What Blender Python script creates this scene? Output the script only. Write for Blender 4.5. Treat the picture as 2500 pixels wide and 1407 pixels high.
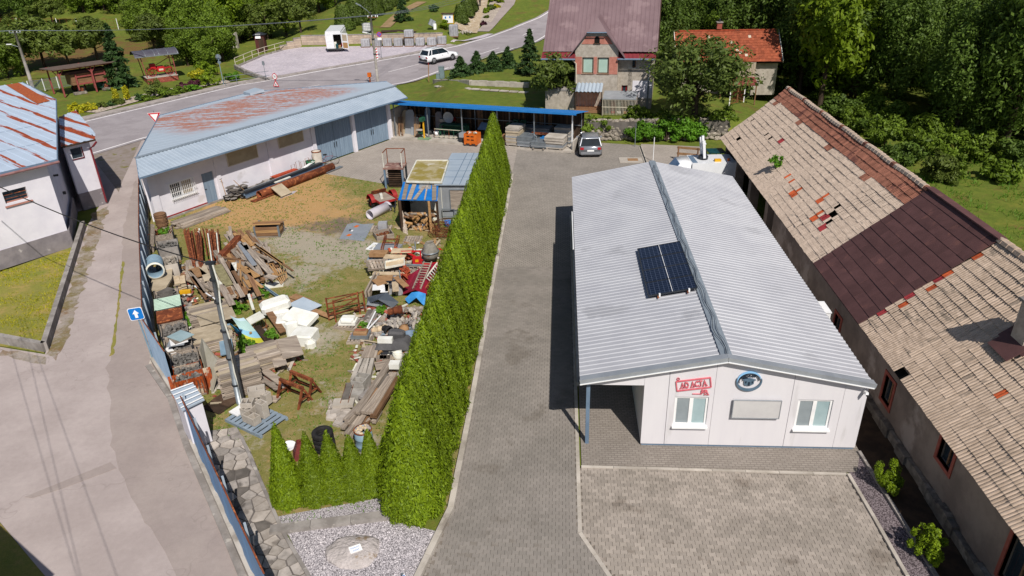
import bpy,math,random
import numpy as np
from mathutils import Vector,Matrix,noise as mnoise
for o in list(bpy.data.objects): bpy.data.objects.remove(o)
scene = bpy.context.scene
COL = scene.collection
R_ = math.radians
# ------------------------------------------------------------------ camera (solved from the vanishing points of the office roof)
CX,CY,F,H = 1250.0,703.5,1741.0,15.5
def _n(v): return v/np.linalg.norm(v)
def _d(p): return np.array([(p[0]-CX)/F,-(p[1]-CY)/F,-1.0])
_Z = -_n(_d((1350,4150))); _Y = _n(_d((1372,-180))); _Y = _n(_Y-_Z*_Y.dot(_Z)); _X = np.cross(_Y,_Z)
ROT = np.stack([_X,_Y,_Z])
cam = bpy.data.cameras.new('camera'); camo = bpy.data.objects.new('camera',cam); COL.objects.link(camo)
m4 = Matrix([list(ROT[i])+[(0,0,H)[i]] for i in range(3)]+[[0,0,0,1]])
camo.matrix_world = m4
cam.sensor_width = 36; cam.sensor_fit = 'HORIZONTAL'; cam.lens = F/2500*36; cam.clip_end = 2000; cam.clip_start = .1
scene.camera = camo
# ------------------------------------------------------------------ light
SUN_EL,SUN_AZ = R_(48),math.atan2(.398,-.917)
w = bpy.data.worlds.new('World'); scene.world = w; w.use_nodes = True
nt = w.node_tree; bg = nt.nodes['Background']; sky = nt.nodes.new('ShaderNodeTexSky')
sky.sky_type = 'NISHITA'; sky.sun_disc = False; sky.sun_elevation = SUN_EL; sky.sun_rotation = SUN_AZ
sky.air_density = 1.0; sky.dust_density = 1.2; sky.altitude = 400
nt.links.new(sky.outputs[0],bg.inputs[0]); bg.inputs[1].default_value = .068
sl = bpy.data.lights.new('sun','SUN'); sl.energy = 4.85; sl.angle = R_(.53); sl.color = (1,.945,.86)
so = bpy.data.objects.new('sun',sl); COL.objects.link(so)
sv = Vector((math.sin(SUN_AZ)*math.cos(SUN_EL),math.cos(SUN_AZ)*math.cos(SUN_EL),math.sin(SUN_EL)))
so.rotation_euler = sv.to_track_quat('Z','Y').to_euler(); so.location = (20,-30,60)
vs = scene.view_settings; vs.view_transform = 'Standard'; vs.look = 'None'; vs.exposure = 0.0; vs.gamma = 1; vs.use_curve_mapping = False
# ------------------------------------------------------------------ photo pixels -> places
def ray(u,v): return ROT@np.array([(u-CX)/F,-(v-CY)/F,-1.0])
def P(u,v,z=0.0):
    r = ray(u,v); t = (z-H)/r[2]; return Vector((r[0]*t,r[1]*t,z))
def PY(u,v,Y):
    r = ray(u,v); t = Y/r[1]; return Vector((r[0]*t,Y,H+r[2]*t))
def sst(a,b,x):
    t = min(1,max(0,(x-a)/(b-a))); return t*t*(3-2*t)
def lerp1(tab,x):
    if x <= tab[0][0]: return tab[0][1]
    for (a,p),(b,q) in zip(tab,tab[1:]):
        if x <= b: return p+(q-p)*(x-a)/(b-a)
    return tab[-1][1]
XE = [(57,-13.4),(80,-15.5),(90,-12.6),(104,-6.0),(122,-.6),(160,3)]
def T(x,y):                                   # height of the ground
    z = 0.0
    if y > 84: z += .06*(min(y,115)-84)
    if y > 115: z += .13*(y-115)
    if 50 < y < 130 and -16 < x < 26:
        yf = 60.4-.31*x if x < 1 else (57.4 if x < 13 else 57.4+(x-13)*.6)
        m = sst(yf-.1,yf+.35,y)*sst(0,4.5,x-lerp1(XE,y))*(1-.85*sst(11,20,x))*(1-sst(88,108,y))
        z += 1.5*m
    if y > 103 and -48 < x < -12: z += 1.5*sst(103.75,104.2,y)*sst(-42,-37.2,x)*(1-sst(-17.5,-13.5,x))*(1-.6*sst(112,150,y))
    return z
def G(u,v,dz=0.0):                           # pixel -> point on the ground
    r = ray(u,v); t0 = 5.0; t = 5.0
    while t < 600:
        z = H+r[2]*t
        if z < T(r[0]*t,r[1]*t): break
        t0 = t; t += .5
    for _ in range(20):
        m = (t0+t)/2
        if H+r[2]*m < T(r[0]*m,r[1]*m): t = m
        else: t0 = m
    return Vector((r[0]*t,r[1]*t,T(r[0]*t,r[1]*t)+dz))
def z6(x,y): return (320+x/3.518,480+y/3.518)
def z7(x,y): return (350+x/3.518,720+y/3.518)
def z8(x,y): return (780+x/4.396,380+y/4.396)
def z9(x,y): return (780+x/3.908,640+y/3.908)
def zs(x,y): return (920+x/4.464,220+y/4.464)
def zg(x,y): return (520+x/8.929,380+y/8.929)
# ------------------------------------------------------------------ mesh builder
rnd = random.Random(7)
def rotm(rx=0,ry=0,rz=0): return (Matrix.Rotation(rz,3,'Z')@Matrix.Rotation(ry,3,'Y')@Matrix.Rotation(rx,3,'X'))
BOXF = [(0,1,3,2),(4,6,7,5),(0,4,5,1),(2,3,7,6),(0,2,6,4),(1,5,7,3)]
class MB:
    def __init__(s): s.v = []; s.f = []; s.m = []
    def add(s,vs,fs,mi=0):
        b = len(s.v); s.v += [tuple(x) for x in vs]; s.f += [tuple(b+i for i in f) for f in fs]; s.m += [mi]*len(fs); return s
    def box(s,c,size,rz=0,mi=0,rx=0,ry=0,taper=1.0):
        c = Vector(c); h = Vector(size)/2; M = rotm(rx,ry,rz); vs = []
        for i in range(8):
            k = taper if i & 1 else 1.0
            p = Vector(((1 if i & 4 else -1)*h.x*k,(1 if i & 2 else -1)*h.y*k,(1 if i & 1 else -1)*h.z)); vs.append(c+M@p)
        return s.add(vs,[(0,1,3,2),(4,6,7,5),(0,4,5,1),(2,3,7,6),(0,2,6,4),(1,5,7,3)],mi)
    def box2(s,a,b,mi=0):
        a = Vector(a); b = Vector(b); return s.box((a+b)/2,[abs(b[i]-a[i]) for i in range(3)],mi=mi)
    def bar(s,p,q,w,h=None,mi=0,up=(0,0,1)):
        p = Vector(p); q = Vector(q); h = h or w; d = (q-p).normalized(); u = Vector(up)
        if abs(d.dot(u)) > .98: u = Vector((0,1,0))
        sd = d.cross(u).normalized()*w/2; uu = sd.cross(d).normalized()*h/2
        return s.add([p-sd-uu,p-sd+uu,p+sd-uu,p+sd+uu,q-sd-uu,q-sd+uu,q+sd-uu,q+sd+uu],BOXF,mi)
    def tube(s,pts,r,n=8,mi=0,cap=True):
        pts = [Vector(p) for p in pts]; rs = r if isinstance(r,(list,tuple)) else [r]*len(pts); rings = []; vs = []; fs = []
        for i,p in enumerate(pts):
            d = (pts[min(i+1,len(pts)-1)]-pts[max(i-1,0)]).normalized(); u = Vector((0,0,1)) if abs(d.z) < .9 else Vector((1,0,0))
            a = d.cross(u).normalized(); b = d.cross(a).normalized()
            for k in range(n):
                t = 2*math.pi*k/n; vs.append(p+(a*math.cos(t)+b*math.sin(t))*rs[i])
        for i in range(len(pts)-1):
            for k in range(n): fs.append((i*n+k,i*n+(k+1) % n,(i+1)*n+(k+1) % n,(i+1)*n+k))
        if cap: fs.append(tuple(range(n))); fs.append(tuple((len(pts)-1)*n+k for k in reversed(range(n))))
        return s.add(vs,fs,mi)
    def lathe(s,prof,n=16,c=(0,0,0),mi=0,ax='z'):
        c = Vector(c); vs = []; fs = []
        for r,z in prof:
            for k in range(n):
                t = 2*math.pi*k/n; a,b = r*math.cos(t),r*math.sin(t)
                vs.append(c+(Vector((a,b,z)) if ax == 'z' else Vector((z,a,b)) if ax == 'x' else Vector((a,z,b))))
        for i in range(len(prof)-1):
            for k in range(n): fs.append((i*n+k,i*n+(k+1) % n,(i+1)*n+(k+1) % n,(i+1)*n+k))
        return s.add(vs,fs,mi)
    def prism(s,poly,z0,z1,mi=0,side=None):
        n = len(poly); vs = [(p[0],p[1],z0) for p in poly]+[(p[0],p[1],z1) for p in poly]
        a = sum(poly[i][0]*poly[(i+1) % n][1]-poly[(i+1) % n][0]*poly[i][1] for i in range(n)); o = list(range(n))
        if a < 0: o.reverse()
        s.add(vs,[tuple(n+i for i in o),tuple(reversed(o))]+[(o[i],o[(i+1) % n],n+o[(i+1) % n],n+o[i]) for i in range(n)],mi); return s
    def xprism(s,poly,y0,y1,mi=0):           # polygon in xz, pushed along y
        n = len(poly); vs = [(p[0],y0,p[1]) for p in poly]+[(p[0],y1,p[1]) for p in poly]
        a = sum(poly[i][0]*poly[(i+1) % n][1]-poly[(i+1) % n][0]*poly[i][1] for i in range(n)); o = list(range(n))
        if a < 0: o.reverse()
        return s.add(vs,[tuple(o),tuple(n+i for i in reversed(o))]+[(o[(i+1) % n],o[i],n+o[i],n+o[(i+1) % n]) for i in range(n)],mi)
    def slab(s,pts,t,mi=0):                   # polygon in space with thickness t below its normal
        pts = [Vector(p) for p in pts]; n = len(pts); N = (pts[1]-pts[0]).cross(pts[2]-pts[0]).normalized()
        return s.add(pts+[p-N*t for p in pts],[tuple(range(n)),tuple(n+i for i in reversed(range(n)))]+[((i+1) % n,i,n+i,n+(i+1) % n) for i in range(n)],mi)
    def blob(s,c,r,mi=0,jit=.15,seed=0,sub=1,sq=(1,1,1)):
        vs,fs = ICO[sub]; c = Vector(c); rr = random.Random(seed)
        s.add([c+Vector((p[0]*sq[0],p[1]*sq[1],p[2]*sq[2]))*r*(1+rr.uniform(-jit,jit)) for p in vs],fs,mi); return s
    def mesh(s,name,mats,smooth=False):
        me = bpy.data.meshes.new(name); me.from_pydata(s.v,[],s.f)
        for mt in (mats if isinstance(mats,(list,tuple)) else [mats]): me.materials.append(mt)
        if any(s.m): me.polygons.foreach_set('material_index',s.m)
        if smooth: me.polygons.foreach_set('use_smooth',[True]*len(s.f))
        me.update(); return me
def _ico():
    import bmesh
    out = []
    for k in (1,2,3):
        b = bmesh.new(); bmesh.ops.create_icosphere(b,subdivisions=k,radius=1)
        out.append(([tuple(v.co) for v in b.verts],[tuple(v.index for v in f.verts) for f in b.faces])); b.free()
    return out
ICO = _ico()
def link(name,me,parent=None,loc=None,rz=0,rot=None):
    o = bpy.data.objects.new(name,me); COL.objects.link(o)
    if parent is not None: o.parent = parent
    if loc is not None: o.location = loc
    if rot is not None: o.rotation_euler = rot
    elif rz: o.rotation_euler = (0,0,rz)
    return o
def part(name,mb,mats,parent,smooth=False,label=None,kind=None,loc=None,rz=0,rot=None):
    o = link(name,mb.mesh(name,mats,smooth),parent,loc,rz,rot)
    if label: o['label'] = label
    if kind: o['kind'] = kind
    return o
def tag(o,label=None,cat=None,group=None,kind=None):
    if label: o['label'] = label
    if cat: o['category'] = cat
    if group: o['group'] = group
    if kind: o['kind'] = kind
    return o
def thing(name,label,cat,loc=(0,0,0),rz=0,group=None,rot=None):
    o = bpy.data.objects.new(name,None); COL.objects.link(o); o.location = loc; o.rotation_euler = rot or (0,0,rz); o.empty_display_size = .2
    return tag(o,label,cat,group)
def one(name,mb,mats,label,cat,loc=(0,0,0),rz=0,group=None,smooth=False,rot=None):
    return tag(link(name,mb.mesh(name,mats,smooth),None,loc,rz,rot),label,cat,group)
def struct(name,mb,mats,label=None,kind='structure',smooth=False):
    o = link(name,mb.mesh(name,mats,smooth)); o['kind'] = kind
    if label: o['label'] = label
    return o
def copy_tree(o,parent=None):
    c = o.copy(); COL.objects.link(c)
    if parent is not None: c.parent = parent
    for ch in list(o.children): copy_tree(ch,c)
    return c
ORD = 'first second third fourth fifth sixth seventh eighth ninth tenth eleventh twelfth thirteenth fourteenth fifteenth sixteenth seventeenth eighteenth nineteenth twentieth'.split()
def ordn(i):
    if i < 20: return ORD[i]
    t,k = divmod(i+1,10); tens = {2: 'twent',3: 'thirt',4: 'fort'}[t]
    return tens+'ieth' if k == 0 else tens+'y-'+ORD[k-1]
# ------------------------------------------------------------------ materials
def lin(h):
    h = h.lstrip('#'); c = [int(h[i:i+2],16)/255 for i in (0,2,4)]
    return tuple(x/12.92 if x <= .04045 else ((x+.055)/1.055)**2.4 for x in c)
class NT:
    def __init__(s,name):
        s.m = bpy.data.materials.new(name); s.m.use_nodes = True; s.t = s.m.node_tree; s.b = s.t.nodes['Principled BSDF']; s.out = s.t.nodes['Material Output']
        s.tc = s.n('ShaderNodeTexCoord')
    def n(s,ty,**k):
        x = s.t.nodes.new(ty)
        for a,b in k.items(): setattr(x,a,b)
        return x
    def l(s,a,b): s.t.links.new(a,b)
    def co(s,kind='Object',sc=(1,1,1),rot=(0,0,0),loc=(0,0,0)):
        mp = s.n('ShaderNodeMapping'); s.l(s.tc.outputs[kind],mp.inputs[0]); mp.inputs['Scale'].default_value = sc; mp.inputs['Rotation'].default_value = rot; mp.inputs['Location'].default_value = loc
        return mp.outputs[0]
    def noise(s,sc,det=6,rough=.6,co=None,dist=0):
        x = s.n('ShaderNodeTexNoise'); x.inputs['Scale'].default_value = sc; x.inputs['Detail'].default_value = det; x.inputs['Roughness'].default_value = rough; x.inputs['Distortion'].default_value = dist
        s.l(co if co is not None else s.tc.outputs['Object'],x.inputs['Vector']); return x.outputs[0]
    def n_color(s,sc,co):
        x = s.n('ShaderNodeTexNoise'); x.inputs['Scale'].default_value = sc; s.l(co,x.inputs['Vector']); v = s.n('ShaderNodeVectorMath',operation='SCALE'); s.l(x.outputs[1],v.inputs[0]); v.inputs['Scale'].default_value = 6; return v.outputs[0]
    def ramp(s,f,lo,hi):
        x = s.n('ShaderNodeMapRange'); x.inputs[1].default_value = lo; x.inputs[2].default_value = hi; x.interpolation_type = 'SMOOTHSTEP'; s.l(f,x.inputs[0]); return x.outputs[0]
    def mix(s,f,a,b,mode='MIX'):
        x = s.n('ShaderNodeMix',data_type='RGBA',blend_type=mode)
        for i,q in ((0,f),(6,a),(7,b)):
            if isinstance(q,(int,float)): x.inputs[i].default_value = q
            elif isinstance(q,tuple): x.inputs[i].default_value = (*q,1) if len(q) == 3 else q
            else: s.l(q,x.inputs[i])
        return x.outputs[2]
    def math(s,op,a,b=0.0,c=None):
        x = s.n('ShaderNodeMath',operation=op)
        for i,q in enumerate((a,b) if c is None else (a,b,c)):
            if isinstance(q,(int,float)): x.inputs[i].default_value = q
            else: s.l(q,x.inputs[i])
        return x.outputs[0]
    def val(s,c,f,amt):                       # scale the colour's brightness by 1 +- amt driven by f (0..1)
        k = s.math('MULTIPLY_ADD',f,2*amt,1-amt); x = s.n('ShaderNodeVectorMath',operation='SCALE'); s.l(c,x.inputs[0]); s.l(k,x.inputs['Scale']); return x.outputs[0]
    def end(s,c,rough=.85,metal=0,bump=None,bstr=.3,bdist=.02,spec=.3):
        if isinstance(c,tuple): s.b.inputs['Base Color'].default_value = (*c,1)
        else: s.l(c,s.b.inputs['Base Color'])
        if isinstance(rough,(int,float)): s.b.inputs['Roughness'].default_value = rough
        else: s.l(rough,s.b.inputs['Roughness'])
        s.b.inputs['Metallic'].default_value = metal; s.b.inputs['Specular IOR Level'].default_value = spec
        if bump is not None:
            x = s.n('ShaderNodeBump'); x.inputs['Strength'].default_value = bstr; x.inputs['Distance'].default_value = bdist; s.l(bump,x.inputs['Height']); s.l(x.outputs[0],s.b.inputs['Normal'])
        return s.m
def mk(name,c1,c2=None,sc=2.5,rough=.85,bump=0,bsc=45,metal=0,c3=None,sc3=.7,t3=.62,rn=.0,isl=.0,spec=.3,st=(1,1,1),lo=.35,hi=.65,bdist=.02,dist=0):
    s = NT(name); co = s.co(sc=st)
    c = lin(c1)
    if rn:                                       # shift the texture per object too
        oi = s.n('ShaderNodeObjectInfo'); ad = s.n('ShaderNodeVectorMath',operation='ADD'); s.l(co,ad.inputs[0])
        cm = s.n('ShaderNodeCombineXYZ'); mu = s.math('MULTIPLY',oi.outputs['Random'],37.0); s.l(mu,cm.inputs[0]); s.l(mu,cm.inputs[1]); s.l(cm.outputs[0],ad.inputs[1]); co = ad.outputs[0]
    if c2: c = s.mix(s.ramp(s.noise(sc,8,.62,co,dist),lo,hi),c,lin(c2))
    if c3: c = s.mix(s.ramp(s.noise(sc3,8,.6,co),t3-.04,t3+.05),c,lin(c3))
    if isinstance(c,tuple) and (rn or isl):
        q = s.n('ShaderNodeRGB'); q.outputs[0].default_value = (*c,1); c = q.outputs[0]
    if rn: c = s.val(c,oi.outputs['Random'],rn)
    if isl: c = s.val(c,s.n('ShaderNodeNewGeometry').outputs['Random Per Island'],isl)
    b = s.noise(bsc,4,.6,co) if bump else None
    return s.end(c,rough,metal,b,bump,bdist,spec)
# ------------------------------------------------------------------ palette
def patchy(name,base,patches,speck=None,bump=.35,bsc=30):
    """ground of several colours: patches = (hex, noise scale, threshold, [(x, y, r, strength)...])"""
    s = NT(name); geo = s.n('ShaderNodeNewGeometry'); pos = geo.outputs['Position']
    b1,b2 = base; c = s.mix(s.ramp(s.noise(1.6,10,.7,pos),.35,.65),lin(b1),lin(b2))
    hi_ = s.noise(6,8,.75,pos)
    for hx,sc,th,spots in patches:
        f = s.noise(sc,10,.68,pos)
        for x,y,r,k in spots:
            d = s.n('ShaderNodeVectorMath',operation='DISTANCE'); s.l(pos,d.inputs[0]); d.inputs[1].default_value = (x,y,0)
            g = s.n('ShaderNodeMapRange'); g.inputs[1].default_value = 0; g.inputs[2].default_value = r; g.inputs[3].default_value = k; g.inputs[4].default_value = 0; s.l(d.outputs['Value'],g.inputs[0])
            f = s.math('ADD',f,g.outputs[0])
        f = s.math('ADD',f,s.math('MULTIPLY',s.math('SUBTRACT',hi_,.5),.5)); c = s.mix(s.math('MULTIPLY',s.ramp(f,th-.1,th+.14),.85),c,lin(hx))
    fine = s.noise(22,6,.7,pos); c = s.val(c,fine,.45)
    if speck: c = s.mix(s.ramp(s.noise(35,3,.6,pos),.66,.72),c,lin(speck))
    return s.end(c,.95,0,s.noise(bsc,6,.7,pos),bump,.05,.15)
def paving(name,c1,c2,cm,bw,bh,mort=.008,off=.5,dark=None):
    s = NT(name); pos = s.n('ShaderNodeNewGeometry').outputs['Position']; b = s.n('ShaderNodeTexBrick'); s.l(pos,b.inputs['Vector'])
    b.offset = off; b.inputs['Scale'].default_value = 1; b.inputs['Brick Width'].default_value = bw; b.inputs['Row Height'].default_value = bh; b.inputs['Mortar Size'].default_value = mort
    b.inputs['Color1'].default_value = (*lin(c1),1); b.inputs['Color2'].default_value = (*lin(c2),1); b.inputs['Mortar'].default_value = (*lin(cm),1); b.inputs['Bias'].default_value = 0
    c = s.val(b.outputs[0],s.noise(.5,8,.65,pos),.3); c = s.val(c,s.noise(30,4,.6,pos),.15)
    if dark: c = s.mix(s.ramp(s.noise(.35,8,.7,pos),.56,.66),c,lin(dark))
    return s.end(c,.9,0,b.outputs[1],-.3,.01,.2)
def rusty(name,paint,rust='8a3a18',rust2='b0602f',st=(1,1,1),th=.52,sc=1.2,rough=.6,metal=.0,w=.06):
    s = NT(name); co = s.co(sc=st); r = s.mix(s.ramp(s.noise(9,8,.7,s.co()),.35,.65),lin(rust),lin(rust2))
    p = s.val(s.mix(.0,lin(paint),lin(paint)),s.noise(2,6,.6),.12)
    c = s.mix(s.ramp(s.noise(sc,10,.65,co),th-w/2,th+w/2),p,r); return s.end(c,rough,metal,s.noise(30,5,.6),.12,.01,.4)
D = {}
D['plaster_white'] = mk('white_render','dedbe2','d2cfd8',sc=.8,rough=.9,bump=.08,bsc=60,c3='c8c4c8',sc3=.5,t3=.66)
D['office_panel'] = mk('office_panel_cladding','d9d6da','d3d0d5',sc=.5,rough=.55,spec=.4,c3='cbc8cb',sc3=.8,t3=.62,st=(2.2,2.2,.35))
D['white'] = mk('white_plastic','ececec','e2e2e4',rough=.4,spec=.5)
D['white_old'] = mk('off_white_foam','dcdcd4','c8c6ba',sc=2,rough=.8,bump=.15,c3='9a968a',sc3=1.6,t3=.62,rn=.06)
D['grey_plinth'] = mk('grey_cement_plinth','8b8487','767074',sc=1.3,bump=.2,c3='b5afae',sc3=2.2,t3=.68)
D['concrete'] = mk('weathered_concrete','9a9490','7c7672',sc=1.6,bump=.3,c3='b3ada6',sc3=2.4,t3=.62,rn=.1)
D['concrete_pale'] = mk('pale_concrete','b9b1a8','a0988e',sc=1.2,bump=.25,c3='8a8178',sc3=.6,t3=.64,rn=.1)
D['concrete_dark'] = mk('dark_wet_concrete','6e6863','55504c',sc=1.6,bump=.3,rn=.15)
D['block'] = mk('hollow_block_concrete','a8a49e','918c86',sc=4,bump=.3,bsc=90,rn=.12)
D['zinc_roof'] = mk('pale_trapezoid_sheet','b2b3b9','a8a9b0',sc=.6,rough=.55,metal=.1,spec=.35,c3='9fa0a6',sc3=.4,t3=.62)
D['zinc_trim'] = mk('grey_flashing','aaafb5','9ca1a8',sc=1.5,rough=.45,metal=.4,spec=.5)
D['ridge_cap'] = mk('ridge_flashing','98a2ab','8a949e',sc=2.5,rough=.5,metal=.3,spec=.5)
D['steel_blue'] = mk('blue_grey_paint','6b7f95','5f7389',sc=1.5,rough=.5,spec=.4)
D['door_blue'] = mk('faded_blue_grey_door','7e90a2','6f8194',sc=1.2,rough=.6,st=(6,6,.4))
D['garage_sheet'] = mk('pale_blue_roof_sheet','a6b2bf','9ba8b6',sc=.8,rough=.5,spec=.4,metal=.1)
D['fence_blue'] = mk('sky_blue_fence_sheet','6793c0','5a86b4',sc=1.0,rough=.55,spec=.4,c3='6f97bf',sc3=.9,t3=.6)
D['roof_blue'] = mk('bright_blue_roof','1e6fb4','2a7ac0',sc=1.5,rough=.5,spec=.4)
D['tarp_blue'] = mk('blue_tarp','1b74c4','1666b0',sc=3,rough=.45,spec=.4,bump=.2,bsc=8)
D['wood_grey'] = mk('grey_weathered_timber','a39689','80746a',sc=2.2,rough=.9,bump=.3,bsc=25,st=(.5,9,9),rn=.3,c3='b8ab9d',sc3=1.4,t3=.6)
D['wood_brown'] = mk('brown_timber','8a6a4e','6a4c36',sc=2.2,rough=.85,bump=.25,bsc=25,st=(.5,9,9),rn=.3)
D['wood_tan'] = mk('tan_timber','b08a5e','94714a',sc=2.2,rough=.85,bump=.2,bsc=25,st=(.5,9,9),rn=.2)
D['wood_dark'] = mk('dark_stained_timber','4b3a2e','37291f',sc=2,rough=.9,bump=.2,st=(1,1,.2),rn=.4)
D['rust'] = mk('rust_brown_steel','7c4328','5c2f1d',sc=3,rough=.85,bump=.25,c3='a0603a',sc3=4,t3=.58,rn=.25)
D['rust_orange'] = rusty('orange_rusty_sheet','b9a995','a24a18','7a3312',sc=2.2,th=.4,st=(1,1,.5))
D['dark_metal'] = mk('dark_steel','3a3e44','2e3238',sc=3,rough=.5,metal=.4,spec=.5)
D['galv'] = mk('galvanised_steel','8f979e','7f878e',sc=4,rough=.45,metal=.5,spec=.5)
D['black'] = mk('black_rubber','1d1c1d','2a292a',sc=5,rough=.85,bump=.2)
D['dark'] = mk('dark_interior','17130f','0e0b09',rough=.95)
D['red_paint'] = mk('faded_red_paint','9e2b2b','84201f',sc=3,rough=.6,rn=.1)
D['red_bright'] = mk('bright_red_paint','c0242a','a81d24',sc=3,rough=.5)
D['red_sheet'] = mk('crimson_roof_sheet','98203a','851a31',sc=1.5,rough=.55)
D['brick'] = mk('red_brick','a0584a','8a463a',sc=3,bump=.3,rn=.2)
D['tile_red'] = mk('red_clay_tile','b4553a','964228',sc=5,rough=.85,bump=.2,isl=.18,rn=.18,c3='7d4a3a',sc3=1.3,t3=.6)
D['orange_plastic'] = mk('orange_plastic','d06a22','c05d1a',rough=.5)
D['green_paint'] = mk('dark_green_paint','23543f','1c4736',sc=3,rough=.6)
D['teal'] = mk('dark_teal_paint','15474c','10393d',rough=.4)
D['yellow'] = mk('yellow_plastic','d8a520','c6941a',rough=.5)
D['glass'] = mk('dark_window_glass','2a343c','333f48',sc=.8,rough=.08,spec=.8)
D['glass_pale'] = mk('pale_blind_glass','9fb4b8','8ea4a8',sc=1,rough=.15,spec=.6)
D['car_glass'] = mk('tinted_car_glass','11181c','182226',rough=.05,spec=.9)
D['brown_frame'] = mk('brown_window_frame','6e4a2e','5c3c24',rough=.6)
D['grille_pale'] = mk('cream_paint','cfc6b4','bfb5a2',rough=.6)
D['board_beige'] = mk('beige_board','b3a58f','9d8f79',sc=1.5,rough=.85,bump=.1,rn=.12)
D['chip'] = mk('brown_chipboard','9f7c5a','8c6a4a',sc=4,rough=.9,bump=.15,rn=.15)
D['stone'] = mk('grey_field_stone','8f877d','6f675e',sc=3.5,bump=.4,bsc=20,rn=.3,isl=.25,c3='a89f92',sc3=2,t3=.6)
D['stone_dark'] = mk('dark_grey_rubble','77736f','575451',sc=4,bump=.4,isl=.3)
D['stone_pale'] = mk('pale_limestone','b3aaa2','978e86',sc=2.2,bump=.3,rn=.22,c3='7b736c',sc3=1.2,t3=.62)
D['eps'] = mk('white_polystyrene','e4e4e0','d6d5cd',sc=2,rough=.8,bump=.1,rn=.04)
D['trunk'] = mk('tree_bark','4a3d32','352a22',sc=3,bump=.5,st=(4,4,.6))
D['pvc_blue'] = mk('blue_grey_pvc','7f97a8','70889a',sc=2,rough=.5)
D['pvc_white'] = mk('pale_pvc_pipe','c9c3cb','b9b3bb',sc=1.5,rough=.5)
D['pallet_grey'] = mk('grey_pallet_plastic','8795a3','788694',sc=2,rough=.6,rn=.08)
D['pallet_black'] = mk('black_pallet_plastic','33353a','2b2d31',rough=.6)
D['cloth_dark'] = mk('dark_grey_tarpaulin','5a595b','49484a',sc=1.4,rough=.7,bump=.5,bsc=6,bdist=.06)
D['wrap'] = mk('film_wrapped_stone','a9a9ad','94949a',sc=3,rough=.4,bump=.3,bsc=9,spec=.5,rn=.1)
D['skin'] = mk('skin','b5876a',rough=.6)
D['shirt_blue'] = mk('blue_shirt','1f7fd0',rough=.8)
D['trousers'] = mk('dark_trousers','23252d',rough=.9)
D['bluesign'] = mk('sign_blue','0f74c8','0f70c0',rough=.35)
D['signwhite'] = mk('sign_white','ededed',rough=.4)
D['signred'] = mk('sign_red','c01828',rough=.4)
D['car_silver'] = mk('silver_car_paint','9fa3ab','999da5',rough=.25,metal=.55,spec=.6)
D['car_white'] = mk('white_car_paint','e2e4e8','dcdee2',rough=.2,spec=.6)
D['tail_red'] = mk('red_tail_lamp','a81522',rough=.15,spec=.7)
D['grey_plastic'] = mk('dark_grey_plastic','3b3c3e',rough=.6)
D['rim'] = mk('alloy_rim','9a9da0',rough=.3,metal=.7)
D['slab'] = mk('mottled_flagstone','a49c96','86807b',sc=3,bump=.3,rn=.25,c3='66605c',sc3=1.5,t3=.6)
D['osb'] = mk('pale_ply','c4b196','b09c80',sc=3,rough=.85,rn=.12)
# ground covers
GRASS = patchy('lawn_grass',('66712c','566526'),[('7d7a34',.35,.6,[]),('8a7c46',.9,.68,[(-14,76,5,.1)]),('6d4f36',.5,.62,[(-66,101,18,.26),(-80,108,14,.2)])],bump=.5)
_y = [P(*q) for q in ((650,480),(760,520),(600,520),(700,450),(790,560))]
_g = [P(*q) for q in ((745,600),(735,668),(690,580),(830,600),(860,620))]
_w = [P(*q) for q in ((830,970),(800,830),(760,820),(900,1070),(560,1090))]
YARD = patchy('trodden_yard_ground',('817a48','70703a'),[('97825a',1.1,.56,[(p.x,p.y,5,.16) for p in _y]),('b48e60',.8,.66,[(p.x,p.y,5.5,.33) for p in _y[:4]]),('a39a8c',1.4,.66,[(p.x,p.y,2.6,.34) for p in _g]+[(p.x,p.y,1.8,.2) for p in _w]),('6b5f58',.9,.68,[(*P(870,560).xy,3,.3),(*P(790,545).xy,2.5,.25)])],speck='cfc7b4',bump=.5)
DRYGRASS = patchy('sun_dried_grass',('87823f','757838'),[('a08a55',.8,.54,[]),('64742a',.9,.6,[])],bump=.5)
ASPHALT = None
def asphalt(name,a,b,c3,tracks=False):
    s = NT(name); pos = s.n('ShaderNodeNewGeometry').outputs['Position']
    c = s.mix(s.ramp(s.noise(.45,10,.6,pos),.38,.62),lin(a),lin(b)); c = s.mix(s.ramp(s.noise(.22,10,.72,pos),.57,.7),c,lin(c3))
    c = s.val(c,s.noise(60,4,.7,pos),.28); c = s.val(c,s.noise(5,6,.7,pos),.14)
    v = s.n('ShaderNodeTexVoronoi',feature='DISTANCE_TO_EDGE'); v.inputs['Scale'].default_value = .22; s.l(s.mix(.35,pos,s.n_color(1.0,pos)),v.inputs['Vector'])
    c = s.mix(s.math('MULTIPLY',s.ramp(v.outputs[0],.006,0.0),.22),c,lin('6b615c'))
    return s.end(c,.92,0,s.noise(90,4,.7,pos),.5,.01,.2)
ASPHALT = asphalt('old_street_asphalt','aea29f','a39794','928684')
ASPHALT2 = asphalt('patched_street_asphalt','a0948f','978b87','a89c98')
ROADM = asphalt('main_road_asphalt','9b9497','90898c','837c7f')
GRAVEL = NT('white_gravel')
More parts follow.
